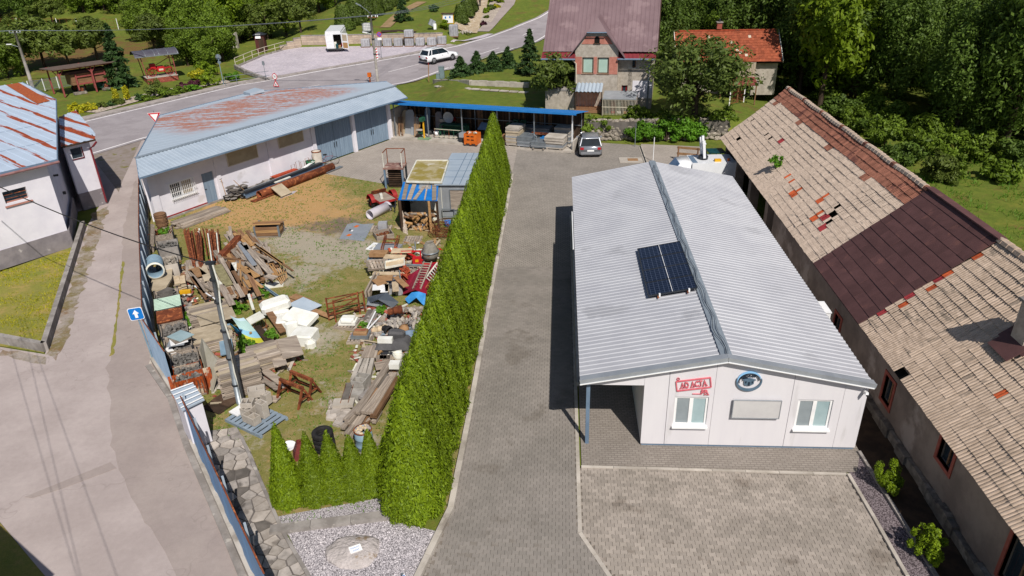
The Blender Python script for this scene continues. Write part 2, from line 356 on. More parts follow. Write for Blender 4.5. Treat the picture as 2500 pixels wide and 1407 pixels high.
def _gravel(name,hexes,sc):
    s = NT(name); pos = s.n('ShaderNodeNewGeometry').outputs['Position']; v = s.n('ShaderNodeTexVoronoi'); v.inputs['Scale'].default_value = sc; s.l(pos,v.inputs['Vector'])
    sp = s.n('ShaderNodeSeparateColor'); s.l(v.outputs['Color'],sp.inputs[0]); c = s.mix(sp.outputs[0],lin(hexes[0]),lin(hexes[1])); c = s.mix(s.ramp(v.outputs['Distance'],.3,.75),c,lin(hexes[2]))
    c = s.val(c,s.noise(.8,6,.6,pos),.2)
    return s.end(c,.9,0,v.outputs['Distance'],-.8,.03,.2)
GRAVEL = _gravel('white_gravel_bed',('c6c0c4','a8a2a6','6d686c'),26)
GRAVEL_R = _gravel('dark_gravel_strip',('8d8286','6d6367','453d40'),26)
EARTH = mk('dark_garden_earth','4a3a2c','352a20',sc=2,bump=.6,bsc=14)
SAND = mk('paving_sand','7f776f','6d655e',sc=3,bump=.2)
PAVE_BASE = paving('small_grey_pavers','968f88','8a847d','6b645f',.2,.14,.012,.5)
PAVE_BACK = paving('back_yard_pavers','a89f97','9d948c','7d756f',.2,.14,.012,.5)
PAVE_APRON = paving('apron_pavers','8f8780','857d76','6e6760',.2,.1,.01,.5)
COBBLE = paving('pale_setts','c8bfc4','b5adb6','98909a',.32,.2,.02,.5)
PAVER_T = mk('tan_grey_bone_paver','a2988f','938a81',sc=.9,rough=.9,bump=.2,bsc=60,isl=.15,rn=.15,c3='837970',sc3=.8,t3=.62)
PAVER_G = mk('grey_bone_paver','8d8680','817b75',sc=.5,rough=.9,bump=.2,bsc=60,isl=.08,rn=.08,c3='78716a',sc3=.45,t3=.6)
# ------------------------------------------------------------------ ground
xs = sorted(set(list(range(-150,-60,6))+list(range(-60,30,1))+list(range(30,60,3))+list(range(60,181,8))))
ys = sorted(set([-30,-15]+list(range(0,54,3))+[54+.5*i for i in range(24)]+list(range(66,125))+list(range(125,160,3))+list(range(160,420,12))))
g = MB(); nx = len(xs)
gv = [(x,y,T(x,y)-.04+(.05*math.sin(x*.7)*math.sin(y*.6) if y > 60 else 0)) for y in ys for x in xs]
g.add(gv,[(j*nx+i,j*nx+i+1,(j+1)*nx+i+1,(j+1)*nx+i) for j in range(len(ys)-1) for i in range(nx-1)])
struct('ground',g,GRASS,'green lawn and meadow ground',smooth=True)
def flat(name,pts,z,mat,t=.03,label=None,kind='structure'):
    return struct(name,MB().prism([(p[0],p[1]) for p in pts],z-t,z),mat,label,kind)
def strip(up,lo,dz,n=60):
    def res(pl):
        L = [0]
        for a,b in zip(pl,pl[1:]): L.append(L[-1]+(Vector(b)-Vector(a)).length)
        out = []
        for i in range(n+1):
            d = L[-1]*i/n; k = max(j for j in range(len(L)) if L[j] <= d+1e-9); k = min(k,len(pl)-2); f = (d-L[k])/(L[k+1]-L[k]); out.append(Vector(pl[k]).lerp(Vector(pl[k+1]),f))
        return out
    a,b = res(up),res(lo); m = MB(); vs = []; K = 6
    for p,q in zip(a,b):
        for k in range(K+1):
            r = p.lerp(q,k/K); vs.append((r.x,r.y,T(r.x,r.y)+dz))
    m.add(vs,[(i*(K+1)+k,i*(K+1)+k+1,(i+1)*(K+1)+k+1,(i+1)*(K+1)+k) for i in range(n) for k in range(K)]); return m
GAR_O = Vector((-24.49,39.12)); GU = Vector((10.34,18.92)).normalized(); GV = Vector((-GU.y,GU.x)); GA = math.atan2(GU.y,GU.x)
def gw(x,y): return (GAR_O.x+GU.x*x+GV.x*y,GAR_O.y+GU.y*x+GV.y*y)
FENCE = [P(357,482),P(362,640),P(377,890),P(432,968),P(474,1085),P(571,1300),P(625,1420),P(705,1600)]
street = [P(-420,790),P(0,848),P(110,866),P(207,562),P(245,500),gw(-9,7),P(212,384),P(352,342),gw(9,11.6),gw(0,0)]+FENCE+[P(300,1700),P(125,1425),P(0,1275),P(-420,1120)]
flat('street',street,.015,ASPHALT)
def jag(pts,amp,step,seed=1):
    rr = random.Random(seed); out = []
    for a,b in zip(pts,pts[1:]+pts[:1]):
        a = Vector(a); b = Vector(b); n = max(1,int((b-a).length/step)); out += [a.lerp(b,i/n)+Vector((rr.gauss(0,amp),rr.gauss(0,amp),0)) for i in range(n)]
    return out
flat('street_patch',jag([P(330,440),P(358,470),P(362,640),P(377,890),P(432,968),P(474,1085),P(571,1300),P(625,1425),P(440,1425),P(330,1230),P(270,1090),P(265,900),P(290,720),P(300,560)],.05,.5),.021,ASPHALT2)
flat('patch_seam',[P(60,1215),P(110,1195),P(270,1130),P(285,1145),P(150,1195),P(80,1218)],.026,ASPHALT2)
up = [G(*q) for q in ((-330,420),(-60,358),(200,297),(400,250),(580,208),(760,176),(900,152),(1020,131),(1113,112),(1190,90),(1260,63),(1310,43),(1345,22),(1362,2),(1370,-25),(1372,-60))]
lo = [G(*q) for q in ((-330,590),(-60,470),(215,384),(352,342),(560,288),(800,237))]+[G(*q) for q in ((1000,203),(1100,168),(1180,146),(1250,124),(1345,84),(1420,50),(1470,10),(1490,-30),(1500,-70))]
road = struct('main_road',strip(up,lo,.05,90),ROADM,smooth=True)
def offl(pl,d):
    out = []
    for i,p in enumerate(pl):
        a = pl[max(i-1,0)]; b = pl[min(i+1,len(pl)-1)]; t = (Vector(b)-Vector(a)); t = Vector((t.x,t.y,0)).normalized(); out.append(Vector(p)+Vector((t.y,-t.x,0))*d)
    return out
def resample(pl,step):
    out = []; acc = 0
    for a,b in zip(pl,pl[1:]):
        a = Vector(a); b = Vector(b); n = max(1,int((b-a).length/step)); out += [a.lerp(b,i/n) for i in range(n)]
    return out+[Vector(pl[-1])]
LINEW = mk('road_line_paint','e6e2e4','d6d0d2',sc=2,rough=.8,c3='a49ca2',sc3=3,t3=.66)
def line(pl,d,w_,seg=None):
    a = resample(offl(pl,d),2.0); b = resample(offl(pl,d+w_),2.0); n = min(len(a),len(b)); m = MB()
    for i in range(n-1):
        if seg and (i % seg[1]) >= seg[0]: continue
        m.add([(q.x,q.y,T(q.x,q.y)+.062) for q in (a[i],b[i],b[i+1],a[i+1])],[(0,1,2,3)])
    part('line_marking',m,LINEW,road)
line(up,.45,.24); line(lo,-.6,.22)
mid = [a.lerp(b,.52) for a,b in zip([Vector(p) for p in up[:6]],[Vector(p) for p in lo[:6]])]+[Vector(up[k]).lerp(Vector(lo[k]),.5) for k in range(6,14)]
line(mid,0,.13,(2,6))
verge = struct('pavement',strip(offl(up[1:9],-1.7),offl(up[1:9],-.02),.075,60),mk('gritty_pavement','aaa09c','958c88',sc=1.5,bump=.4,c3='857d78',sc3=.7))
kb = MB(); pl = resample(offl(up[1:9],0),1.0)
for i,(a,b) in enumerate(zip(pl,pl[1:])):
    kb.bar((a.x,a.y,T(a.x,a.y)+.09),(b.x,b.y,T(b.x,b.y)+.09),.16,.14)
part('kerb',kb,D['concrete'],verge)
park = [G(*q) for q in ((583,164),(640,138),(693,124),(738,117),(905,113),(1000,110),(1100,108),(1180,94),(1205,84))]
parkl = [G(*q) for q in ((655,196),(700,189),(760,178),(830,166),(905,153),(960,143),(1020,132),(1115,112),(1205,86))]
struct('parking_area',strip(park,[p+Vector((0,0,0)) for p in offl(parkl,-1.2)],.09,40),COBBLE)
# yard, drive and forecourt
yard = [P(357,486),gw(.2,-.05),gw(13.3,-.05),P(775,422),P(850,434),P(935,449),P(1100,470),(-3.5,45),(-3.3,30),(-3.35,15.9),P(960,1275),P(690,1285)]+[P(600,1095),P(520,1060)]+[P(432,968),P(377,890),P(362,640)]
flat('yard_ground',yard,.012,YARD)
flat('driveway',[(-4.1,10.5),(-3.25,15.75),(-3.3,20),(-3.42,48.2),(-3.4,58),P(1175,349),P(1396,376),(1.0,56.5),(2.2,56.6),(6.04,55.6),(6.04,40.5),(.62,40.5),(.62,15.1),(1.45,13.5),(2.2,10.5)],.004,PAVE_BASE)
flat('back_yard',[gw(13.2,-.05),gw(21.7,-.05),P(1175,349),(-3.4,57.5),(-3.42,47),P(1100,440),P(935,449),P(850,434),P(775,422)],.009,PAVE_BACK)
flat('back_court',[(6.3,40.5),(10.6,40.5),(10.9,55.0),(6.3,55.9)],.006,PAVE_BACK)
flat('carport_floor',[(.72,17.95),(9.3,17.95),(9.74,18.9),(9.74,40),(.72,40)],.014,PAVE_APRON)
flat('gravel_strip',[(9.05,17.9),(9.7,19.0),(10.2,19),(10.2,9),(9.35,9),(9.1,13.9)],.008,GRAVEL_R)
flat('earth_strip',[(9.75,40),(11.2,40),(11.2,8),(9.95,8),(9.75,18.9)],.018,EARTH)
flat('gravel_bed',[P(700,1298),P(955,1272),P(1075,1300),(-3.75,13.2),(-4.3,11),(-6.3,11.5),P(755,1410)],.014,GRAVEL)
flat('gravel_margin',[P(675,1285),P(945,1250),P(940,1215),P(800,1240),P(680,1262)],.02,GRAVEL)
flat('house_lot',[P(-300,760),P(0,845),P(108,862),P(200,570),P(178,603),P(0,660),P(-300,770)],.02,DRYGRASS)
flat('corner_lawn',[P(-420,1122),P(0,1277),P(127,1427),P(100,1700),P(-500,1500)],.02,DRYGRASS)
flat('road_verge',[P(220,380),P(290,470),P(300,440),P(345,345)],.024,mk('mossy_asphalt_edge','7f7468','8f8482',sc=.9,c3='6f6a34',sc3=.9,t3=.6))
MOSSY = patchy('mossy_street_edge',('a0968f','8f857d'),[('6f6432',.9,.5,[]),('7b5f3f',.7,.56,[]),('a89e99',1.3,.6,[])],bump=.4)
flat('street_edge',jag([P(212,560),P(232,520),P(270,500),P(240,590),P(205,700),P(165,830),P(135,880),P(116,866)],.1,.3,3),.024,MOSSY)
flat('weed_seam',jag([P(298,640),P(304,640),P(290,760),P(277,870),P(270,870),P(284,760)],.03,.25,4),.028,DRYGRASS)
flat('street_margin',jag([P(0,850),P(108,872),P(112,890),P(60,884),P(0,870)],.06,.3,5),.026,MOSSY)
# bone shaped pavers
bone = [(-.1,-.0825),(-.06,-.0825),(-.04,-.0575),(.04,-.0575),(.06,-.0825),(.1,-.0825),(.1,.0825),(.06,.0825),(.04,.0575),(-.04,.0575),(-.06,.0825),(-.1,.0825)]
def bone_mb(c=(0,0),h=.03,m=None):
    m = m or MB(); k = .976; n = 12; x,y = c
    top = [(x+p[0]*k*.97,y+p[1]*k*.97,h) for p in bone]; low = [(x+p[0]*k,y+p[1]*k,h-.008) for p in bone]; b = [(x+p[0]*k,y+p[1]*k,h-.03) for p in bone]
    m.add(top+low+b,[tuple(range(n))]+[(n+i,n+(i+1) % n,(i+1) % n,i) for i in range(n)]+[(2*n+i,2*n+(i+1) % n,n+(i+1) % n,n+i) for i in range(n)]); return m
def inpoly(x,y,pl):
    c = False; n = len(pl)
    for i in range(n):
        a,b = pl[i],pl[i-1]
        if (a[1] > y) != (b[1] > y) and x < (b[0]-a[0])*(y-a[1])/(b[1]-a[1])+a[0]: c = not c
    return c
def lay_pavers(owner,pl,mat,x0,x1,y0,y1,slope=0):
    cells = []; r = 0; y = y0
    while y < y1:
        x = x0+(.1 if r % 2 else 0)
        while x < x1:
            if inpoly(x,y,pl): cells.append((x,y))
            x += .2
        y += .14; r += 1
    vis = [c for c in cells if c[1] > 13.0]
    vis.sort(key=lambda c: c[0]**2+c[1]**2); keep = set(vis[:300]); me = bone_mb().mesh('paver',mat); me2 = MB(); rr = random.Random(3)
    for c in cells:
        if c in keep: link('paver',me,owner,(c[0],c[1],rr.uniform(-.003,.003)),rot=(rr.gauss(0,.008),rr.gauss(0,.008),rr.gauss(0,.004)))
        else: bone_mb(c,.03+rr.uniform(-.003,.003),me2)
    part('paver_field',me2,mat,owner,kind='stuff')
fore = [(.6,17.85),(8.9,17.78),(9.0,16.5),(9.1,13.95),(9.2,10.5),(2.5,10.5),(1.42,13.6),(.62,15.15)]
fc = flat('forecourt',fore,.008,SAND)
lay_pavers(fc,fore,PAVER_T,.5,9.3,11.5,17.85)
drv = [(-4.0,10.6),(-3.2,15.75),(-3.25,20),(-3.35,33),(.6,33),(.6,15.15),(1.38,13.5),(2.2,10.6)]
dv = flat('driveway_bed',drv,.011,SAND)
lay_pavers(dv,drv,PAVER_G,-4.2,2.2,11.5,33)
# kerbs
def kerb(name,pts,w_,h,label,mat=None,z0=-.05):
    k = tag(bpy.data.objects.new(name,None),kind='structure'); COL.objects.link(k); k.location = (pts[0][0],pts[0][1],0); k['label'] = label
    off = Vector((pts[0][0],pts[0][1],0))
    for a,b in zip(pts,pts[1:]):
        a = Vector((a[0],a[1],0)); b = Vector((b[0],b[1],0)); n = max(1,round((b-a).length/1.0))
        for i in range(n):
            p = a.lerp(b,i/n); q = a.lerp(b,(i+1)/n); d = (q-p).normalized()*.006
            dzj = rnd.uniform(-.006,.006)
            part('kerb_stone',MB().bar(p-off+d+Vector((0,0,(h+z0)/2+dzj)),q-off-d+Vector((0,0,(h+z0)/2+dzj)),w_,h-z0),mat or D['concrete'],k)
kerb('drive_kerb',[(.6,40.3),(.6,15.1),(1.4,13.5),(2.3,11.0)],.12,.045,'pale flush kerb line between driveway and forecourt',D['concrete_pale'])
kerb('apron_kerb',[(.7,17.9),(8.95,17.82)],.1,.05,'kerb line in front of the office apron',D['concrete_pale'])
kerb('forecourt_kerb',[(8.98,17.8),(9.06,16),(9.12,13.9),(9.3,10.5)],.1,.09,'kerb along the right side of the forecourt',D['concrete_pale'])
kerb('strip_kerb',[(9.7,18.9),(9.85,15),(10.0,9)],.1,.09,'kerb between gravel strip and barn wall',D['concrete'])
kerb('hedge_kerb',[(-4.0,12.2),(-3.22,15.85),(-3.2,20),(-3.36,48)],.18,.16,'low concrete edging under the tall hedge',D['concrete_pale'])
kerb('bed_kerb',[P(660,1300),P(955,1262)],.3,.14,'concrete edging in front of the small thujas',D['concrete'])
kerb('path_kerb',[P(590,1070),P(690,1300),P(760,1420)],.1,.09,'thin kerb between stone path and grass',D['concrete'])
# crazy paving
def voronoi(pts,bounds):
    cells = []
    for i,p in enumerate(pts):
        poly = list(bounds)
        for j,q in enumerate(pts):
            if i == j: continue
            mx,my = (p[0]+q[0])/2,(p[1]+q[1])/2; dx,dy = q[0]-p[0],q[1]-p[1]
            if dx*dx+dy*dy > 9: continue
            new = []
            for a,b in zip(poly,poly[1:]+poly[:1]):
                sa = (a[0]-mx)*dx+(a[1]-my)*dy; sb = (b[0]-mx)*dx+(b[1]-my)*dy
                if sa <= 0: new.append(a)
                if (sa < 0) != (sb < 0) and sa != sb:
                    t = sa/(sa-sb); new.append((a[0]+(b[0]-a[0])*t,a[1]+(b[1]-a[1])*t))
            poly = new
            if len(poly) < 3: break
        if len(poly) >= 3: cells.append((p,poly))
    return cells
pathpoly = [(p.x,p.y) for p in (P(500,1055),P(580,1045),P(615,1110),P(690,1295),P(770,1430),P(636,1450),P(552,1250),P(495,1110))]
cp = flat('stone_path',pathpoly,.016,mk('path_mortar','6d6765','59534f',sc=2.5,bump=.4))
rr = random.Random(5); pts = []
for _ in range(6000):
    if len(pts) >= 95: break
    a = (rr.uniform(-13.5,-6),rr.uniform(12,20))
    if inpoly(*a,pathpoly) and all((a[0]-b[0])**2+(a[1]-b[1])**2 > .1 for b in pts): pts.append(a)
for p,poly in voronoi(pts,pathpoly):
    if abs(sum(a[0]*b[1]-b[0]*a[1] for a,b in zip(poly,poly[1:]+poly[:1])))/2 < .03: continue
    part('flagstone',MB().prism([((x-p[0])*.9,(y-p[1])*.9) for x,y in poly],0,.03),[D['slab'],D['stone_pale'],D['concrete_dark']][rr.choice((0,0,1,1,2))],cp,loc=(p[0],p[1],.012+rr.uniform(0,.008)))
# loose gravel on the bed
gb = MB(); bed = [tuple(q[:2]) for q in ([P(700,1298),P(955,1272),P(1075,1300),(-3.9,13.2),(-4.4,11.5),(-6.2,11.6),P(755,1410)])]; n = 0
for _ in range(30000):
    if n >= 2600: break
    x,y = rr.uniform(-9,-3),rr.uniform(11.8,15.6)
    if inpoly(x,y,bed):
        n += 1; a = rr.uniform(0,6.3); k = rr.uniform(.015,.035)
        gb.add([(x+k*math.cos(a),y+k*math.sin(a),.012),(x+k*math.cos(a+2.1),y+k*math.sin(a+2.1),.012),(x+k*math.cos(a+4.2),y+k*math.sin(a+4.2),.012),(x,y,.012+k*.9)],[(0,1,3),(1,2,3),(2,0,3)])
o = struct('loose_gravel',gb,mk('gravel_stone','cfc9cc','b0aaae',sc=9,isl=.25),'loose white gravel stones on the bed','stuff')
# ------------------------------------------------------------------ building helpers
def PX(u,v,X):
    r = ray(u,v); t = X/r[0]; return Vector((X,r[1]*t,H+r[2]*t))
def wp(u,v,O,ang):                            # pixel on the vertical plane through O along ang -> (x along it, z)
    U = Vector((math.cos(ang),math.sin(ang))); N = Vector((-U.y,U.x)); r = ray(u,v); t = (O[0]*N.x+O[1]*N.y)/(r[0]*N.x+r[1]*N.y)
    return (r[0]*t-O[0])*U.x+(r[1]*t-O[1])*U.y,H+r[2]*t
def wallh(m,x0,x1,z0,z1,y0,y1,holes,mi=0):
    x = x0
    for a,b,c,d in sorted(holes):
        if a > x: m.box2((x,y0,z0),(a,y1,z1),mi)
        if c > z0: m.box2((a,y0,z0),(b,y1,c),mi)
        if d < z1: m.box2((a,y0,d),(b,y1,z1),mi)
        x = b
    if x < x1: m.box2((x,y0,z0),(x1,y1,z1),mi)
    return m
TRAP = [(0,0),(.50,0),(.60,1),(.90,1),(1.0,0)]
SINE = [(i/6,.5-.5*math.cos(2*math.pi*i/6)) for i in range(7)]
def corr(m,o,ex,L,ey,W,pitch,h,prof=TRAP,mi=0,sag=None):
    o = Vector(o); ex = Vector(ex).normalized(); ey = Vector(ey).normalized(); n = ex.cross(ey).normalized()
    if n.z < 0: n = -n
    k = max(1,round(L/pitch)); p = L/k; vs = []
    for i in range(k):
        for q,hh in (prof if i == k-1 else prof[:-1]): vs.append(((i+q)*p,hh*h))
    N = len(vs); V = [o+ex*x+n*hh for x,hh in vs]+[o+ex*x+n*hh+ey*W for x,hh in vs]
    flip = ex.cross(ey).z > 0
    m.add(V,[((i,i+1,N+i+1,N+i) if flip else (i,N+i,N+i+1,i+1)) for i in range(N-1)],mi); return m
def yrange(poly,x):
    ys_ = []
    for a,b in zip(poly,poly[1:]+poly[:1]):
        if (a[0]-x)*(b[0]-x) <= 0 and a[0] != b[0]: ys_.append(a[1]+(b[1]-a[1])*(x-a[0])/(b[0]-a[0]))
    return (min(ys_),max(ys_)) if ys_ else None
def corr_poly(m,poly,zf,pitch,h,prof=TRAP):  # ribs along local y, clipped to the polygon
    x0,x1 = min(p[0] for p in poly)+1e-4,max(p[0] for p in poly)-1e-4; xs_ = set([x0,x1]+[min(max(p[0],x0),x1) for p in poly]); i = math.floor(x0/pitch)
    while i*pitch < x1:
        for q,_ in prof[:-1]:
            x = (i+q)*pitch
            if x0 < x < x1: xs_.add(x)
        i += 1
    def hh(x):
        f = (x/pitch) % 1
        for (a,p),(b,q) in zip(prof,prof[1:]):
            if f <= b: return (p+(q-p)*(f-a)/(b-a))*h
        return 0
    xs_ = sorted(xs_)
    for a,b in zip(xs_,xs_[1:]):
        ra,rb = yrange(poly,a),yrange(poly,b)
        if not ra or not rb: continue
        ha,hb = hh(a),hh(b)
        m.add([(a,ra[0],zf(ra[0])+ha),(b,rb[0],zf(rb[0])+hb),(b,rb[1],zf(rb[1])+hb),(a,ra[1],zf(ra[1])+ha)],[(0,1,2,3)])
    return m
def tile_verts(w,l,lift=.028,rib=.022):
    prof = [(0,0),(.16*w,rib),(.34*w,rib),(.5*w,0),(.66*w,rib),(.84*w,rib),(w*.998,0)]; n = len(prof)
    vs = [(x,0,h+lift) for x,h in prof]+[(x,l*1.12,h+.0) for x,h in prof]+[(x,0,h+lift-.03) for x,h in prof]
    fs = [(i,i+1,n+i+1,n+i) for i in range(n-1)]+[(2*n+i,2*n+i+1,i+1,i) for i in range(n-1)]
    return vs,fs
def tiles(owner,o,ex,ncol,ey,nrow,w,l,pick,mats,sag=lambda x,y: 0,singles=0,name='roof_tile',seed=1,small=False):
    """pick(col,row,x,y) -> material key or None; the `singles` largest in the photo become objects, the rest one part for each material"""
    o = Vector(o); ex = Vector(ex).normalized(); ey = Vector(ey).normalized(); n = ex.cross(ey).normalized()
    if n.z < 0: n = -n
    vs,fs = tile_verts(w,l); rr = random.Random(seed); cells = []
    M0 = Matrix((ex,ey,n)).transposed()
    if M0.determinant() < 0: fs = [tuple(reversed(f)) for f in fs]
    for j in range(nrow):
        for i in range(ncol):
            k = pick(i,j,i*w,j*l)
            if k is None: continue
            p = o+ex*(i*w)+ey*(j*l+rr.gauss(0,.006))+n*(sag(i*w,j*l)+rr.gauss(0,.004)); cells.append((p,k,rr.gauss(0,.012)))
    pw = owner.matrix_world @ Vector((0,0,0)) if False else Vector(owner.location)
    inview = []
    for c in cells:
        q = ROT.T@(np.array(c[0]+pw)-np.array([0,0,H]))
        u,v = CX+F*q[0]/-q[2],CY-F*q[1]/-q[2]
        if -30 < u < 2530 and -30 < v < 1437: inview.append((-q[2],id(c)))
    inview.sort(); keep = set(b for a,b in inview[:singles]); bulk = {}
    me = {}
    for c in cells:
        p,k,a = c; Mr = M0@Matrix.Rotation(a,3,'Z')
        if id(c) in keep:
            if k not in me: me[k] = MB().add(vs,fs).mesh(name,mats[k])
            ob = link(name,me[k],owner); ob.matrix_local = Matrix.Translation(p)@Mr.to_4x4()
        else:
            bulk.setdefault(k,MB()).add([p+Mr@Vector(v) for v in vs],fs)
    for k,b in bulk.items(): part(name+'_field',b,mats[k],owner,kind='stuff')
def window(owner,x0,x1,z0,z1,y,fr=.07,mat=None,pane=None,sill=True,leaves=2,depth=.06,sillm=None,name='window'):
    mat = mat or D['white']; m = MB(); m.box2((x0,y-depth/2,z0),(x1,y+depth/2,z0+fr)); m.box2((x0,y-depth/2,z1-fr),(x1,y+depth/2,z1)); m.box2((x0,y-depth/2,z0+fr),(x0+fr,y+depth/2,z1-fr)); m.box2((x1-fr,y-depth/2,z0+fr),(x1,y+depth/2,z1-fr))
    wd = (x1-x0-2*fr)
    for k in range(1,leaves): xx = x0+fr+wd*k/leaves; m.box2((xx-fr*.8,y-depth/2,z0+fr),(xx+fr*.8,y+depth/2,z1-fr))
    f = part(name,m,mat,owner)
    panes = pane if isinstance(pane,list) else [pane or D['glass']]*leaves
    for k in range(leaves):
        a = x0+fr+wd*k/leaves; b = x0+fr+wd*(k+1)/leaves; part('pane',MB().box2((a+.002,y-.006,z0+fr),(b-.002,y+.006,z1-fr)),panes[k],f)
    if sill: part('sill',MB().box2((x0-.04,y-depth/2-.16,z0-.05),(x1+.04,y+.02,z0-.005)),sillm or D['white'],f)
    return f
def text_mesh(txt,size,ext,mat,offset=.0):
    cu = bpy.data.curves.new('lettering','FONT'); cu.body = txt; cu.size = size; cu.extrude = ext; cu.offset = offset; cu.align_x = 'CENTER'; cu.align_y = 'CENTER'; cu.resolution_u = 3
    ob = bpy.data.objects.new('tmp',cu); COL.objects.link(ob); dg = bpy.context.evaluated_depsgraph_get(); me = bpy.data.meshes.new_from_object(ob.evaluated_get(dg)); bpy.data.objects.remove(ob); bpy.data.curves.remove(cu)
    me.materials.clear(); me.materials.append(mat); return me
def letter(owner,txt,size,loc,rot,mat,ext=.006,offset=0,name='lettering',sx=1):
    o = link(name,text_mesh(txt,size,ext,mat,offset),owner,loc,rot=rot); o.scale = (sx,1,1); return o
# ------------------------------------------------------------------ office
off = thing('office_building','low white panel office with pale ribbed gable roof and side carport','building',(2.69,19.03,0))
EZ,RZ,RX,EL,ER,FY,BY = 2.6,3.5,2.46,-2.05,7.02,-.16,20.6
def roofz(x): return RZ-(RZ-EZ)*abs(x-RX)/(RX-EL if x < RX else ER-RX)
def gtop(x): return roofz(x)-.12
seams = [(-1.93,.75),(.77,2.2),(2.215,4.6),(4.62,5.7),(5.715,6.91)]
holes = [[],[(1.0,2.06,.87,2.0)],[],[],[]]
# wall panels
def panel(x0,x1,zb,hole=None):
    m = MB()
    def top(a,b): return [(a,gtop(a)),(b,gtop(b))]
    def pr(a,b,c,d=None):
        xs_ = [a]+([RX] if a < RX < b else [])+[b]
        tp = [(x,gtop(x)) for x in xs_] if d is None else [(a,d),(b,d)]
        m.xprism([(a,c),(b,c)]+list(reversed(tp)),0,.12)
    if hole:
        a,b,c,d = hole
        if a > x0: pr(x0,a,zb)
        pr(a,b,zb,c); pr(a,b,d)
        if b < x1: pr(b,x1,zb)
    else: pr(x0,x1,zb)
    return m
lint = MB().xprism([(-1.93,2.42),(-.006,2.42),(-.006,gtop(0)),(-1.93,gtop(-1.93))],0,.12); part('lintel_panel',lint,D['office_panel'],off)
for (a,b),hl in (((0,.762),None),((.778,2.2),(1.0,2.06,.87,2.0)),((2.21,4.612),None),((4.628,6.2),(4.85,5.93,.83,1.96)),((6.21,6.91),None)):
    part('wall_panel',panel(a,b,.1,hl),D['office_panel'],off)
wm = MB(); wm.box2((0,.125,.1),(.12,20.3,2.62)); wm.box2((6.79,.125,.1),(6.91,20.3,2.5)); wm.xprism([(0,.1),(6.91,.1),(6.91,gtop(6.91)),(RX,gtop(RX)),(0,gtop(0))],20.18,20.3)
part('wall',wm,D['office_panel'],off)
pm = MB(); pm.box2((.03,.03,-.02),(6.88,20.27,.1)); part('plinth',pm,D['steel_blue'],off)
rf = MB(); sl_ = math.hypot(RX-EL,RZ-EZ); nl = Vector((-(RX-EL),0,-(RZ-EZ))).normalized(); nr = Vector((ER-RX,0,-(RZ-EZ))).normalized()
for nm,d,L in (('roof_slope',nl,sl_),('roof_slope',nr,math.hypot(ER-RX,RZ-EZ))):
    m = MB(); corr(m,(RX,FY,RZ),(0,1,0),BY-FY,d,L,.25,.022); part(nm,m,D['zinc_roof'],off)
    m = MB(); e = Vector((RX,0,RZ-.03)); q = e+d*(L-.02)
    m.slab([(e.x,FY+.03,e.z),(q.x,FY+.03,q.z),(q.x,BY-.03,q.z),(e.x,BY-.03,e.z)] if d.x > 0 else [(q.x,FY+.03,q.z),(e.x,FY+.03,e.z),(e.x,BY-.03,e.z),(q.x,BY-.03,q.z)],.05); part('roof_underside',m,D['office_panel'],off)
rc = MB(); k = 0
for i in range(26):                              # overlapping lengths of ridge flashing
    y0 = FY+i*(BY-FY)/26; y1 = y0+(BY-FY)/26+.03; dz = .004*(i % 2)
    for d in (nl,nr): rc.slab([Vector((RX,y0,RZ+.06+dz)),Vector((RX,y0,RZ+.06+dz))+d*.18,Vector((RX,y1,RZ+.06+dz))+d*.18,Vector((RX,y1,RZ+.06+dz))][::1 if d.x > 0 else -1],.012)
rcp = part('ridge_cap',rc,D['ridge_cap'],off)
cab = [(RX+.05*math.sin(i*1.3)+.03,FY+.2+i*.4,RZ+.11+.012*(i % 3)) for i in range(int((BY-FY-.4)/.4))]
part('cable',MB().tube(cab,.012,5),D['galv'],rcp)
cab = [(p[0]-.1+.04*math.sin(i*.9+1),p[1],p[2]-.01) for i,p in enumerate(cab)]; part('cable',MB().tube(cab,.01,5),D['dark_metal'],rcp)
vg = MB()
for d,L in ((nl,sl_),(nr,math.hypot(ER-RX,RZ-EZ))):
    a = Vector((RX,FY-.02,RZ+.03)); b = a+d*L; vg.bar(a,b,.05,.16); vg.bar(a+Vector((0,.12,.06)),b+Vector((0,.12,.06)),.26,.02)
part('verge_flashing',vg,D['zinc_trim'],off)
part('verge_edge',MB().bar(Vector((RX,FY-.05,RZ-.05)),Vector((RX,FY-.05,RZ-.05))+nl*sl_,.03,.03).bar(Vector((RX,FY-.05,RZ-.05)),Vector((RX,FY-.05,RZ-.05))+nr*sl_,.03,.03),D['white'],off)
gt = MB(); gt.tube([(EL-.06,FY,EZ-.06),(EL-.06,14.8,EZ-.06)],.065,8); part('gutter',gt,D['dark_metal'],off)
part('gutter',MB().tube([(EL-.06,10.3,EZ+.0),(EL-.06,15,EZ+.0)],.03,6),D['white'],off)
for yy in (.1,5.2,10.3,15.4,20.1):
    part('post',MB().box2((-1.83,yy-.06,0),(-1.71,yy+.06,2.45)),D['steel_blue'],off)
part('beam',MB().box2((-1.84,.2,2.38),(-1.70,20.2,2.5)),D['steel_blue'],off)
pg_ = [mk('grey_screen_pane','8d969b','858e93',rough=.2,spec=.5),D['glass_pale']]
window(off,1.0,2.06,.87,2.0,.07,.075,D['white'],pg_); window(off,4.85,5.93,.83,1.96,.07,.075,D['white'],pg_)
for x0,x1,z0,z1 in ((1.0,2.06,.87,2.0),(4.85,5.93,.83,1.96)):
    part('window_sill',MB().add([(x0-.02,-.07,z0-.03),(x1+.02,-.07,z0-.03),(x1+.02,.05,z0+.05),(x0-.02,.05,z0+.05),(x0-.02,-.07,z0-.055),(x1+.02,-.07,z0-.055)],[(0,1,2,3),(4,5,1,0)]),D['white'],off)
    part('backing',MB().box2((x0,.125,z0),(x1,.14,z1)),D['dark'],off)
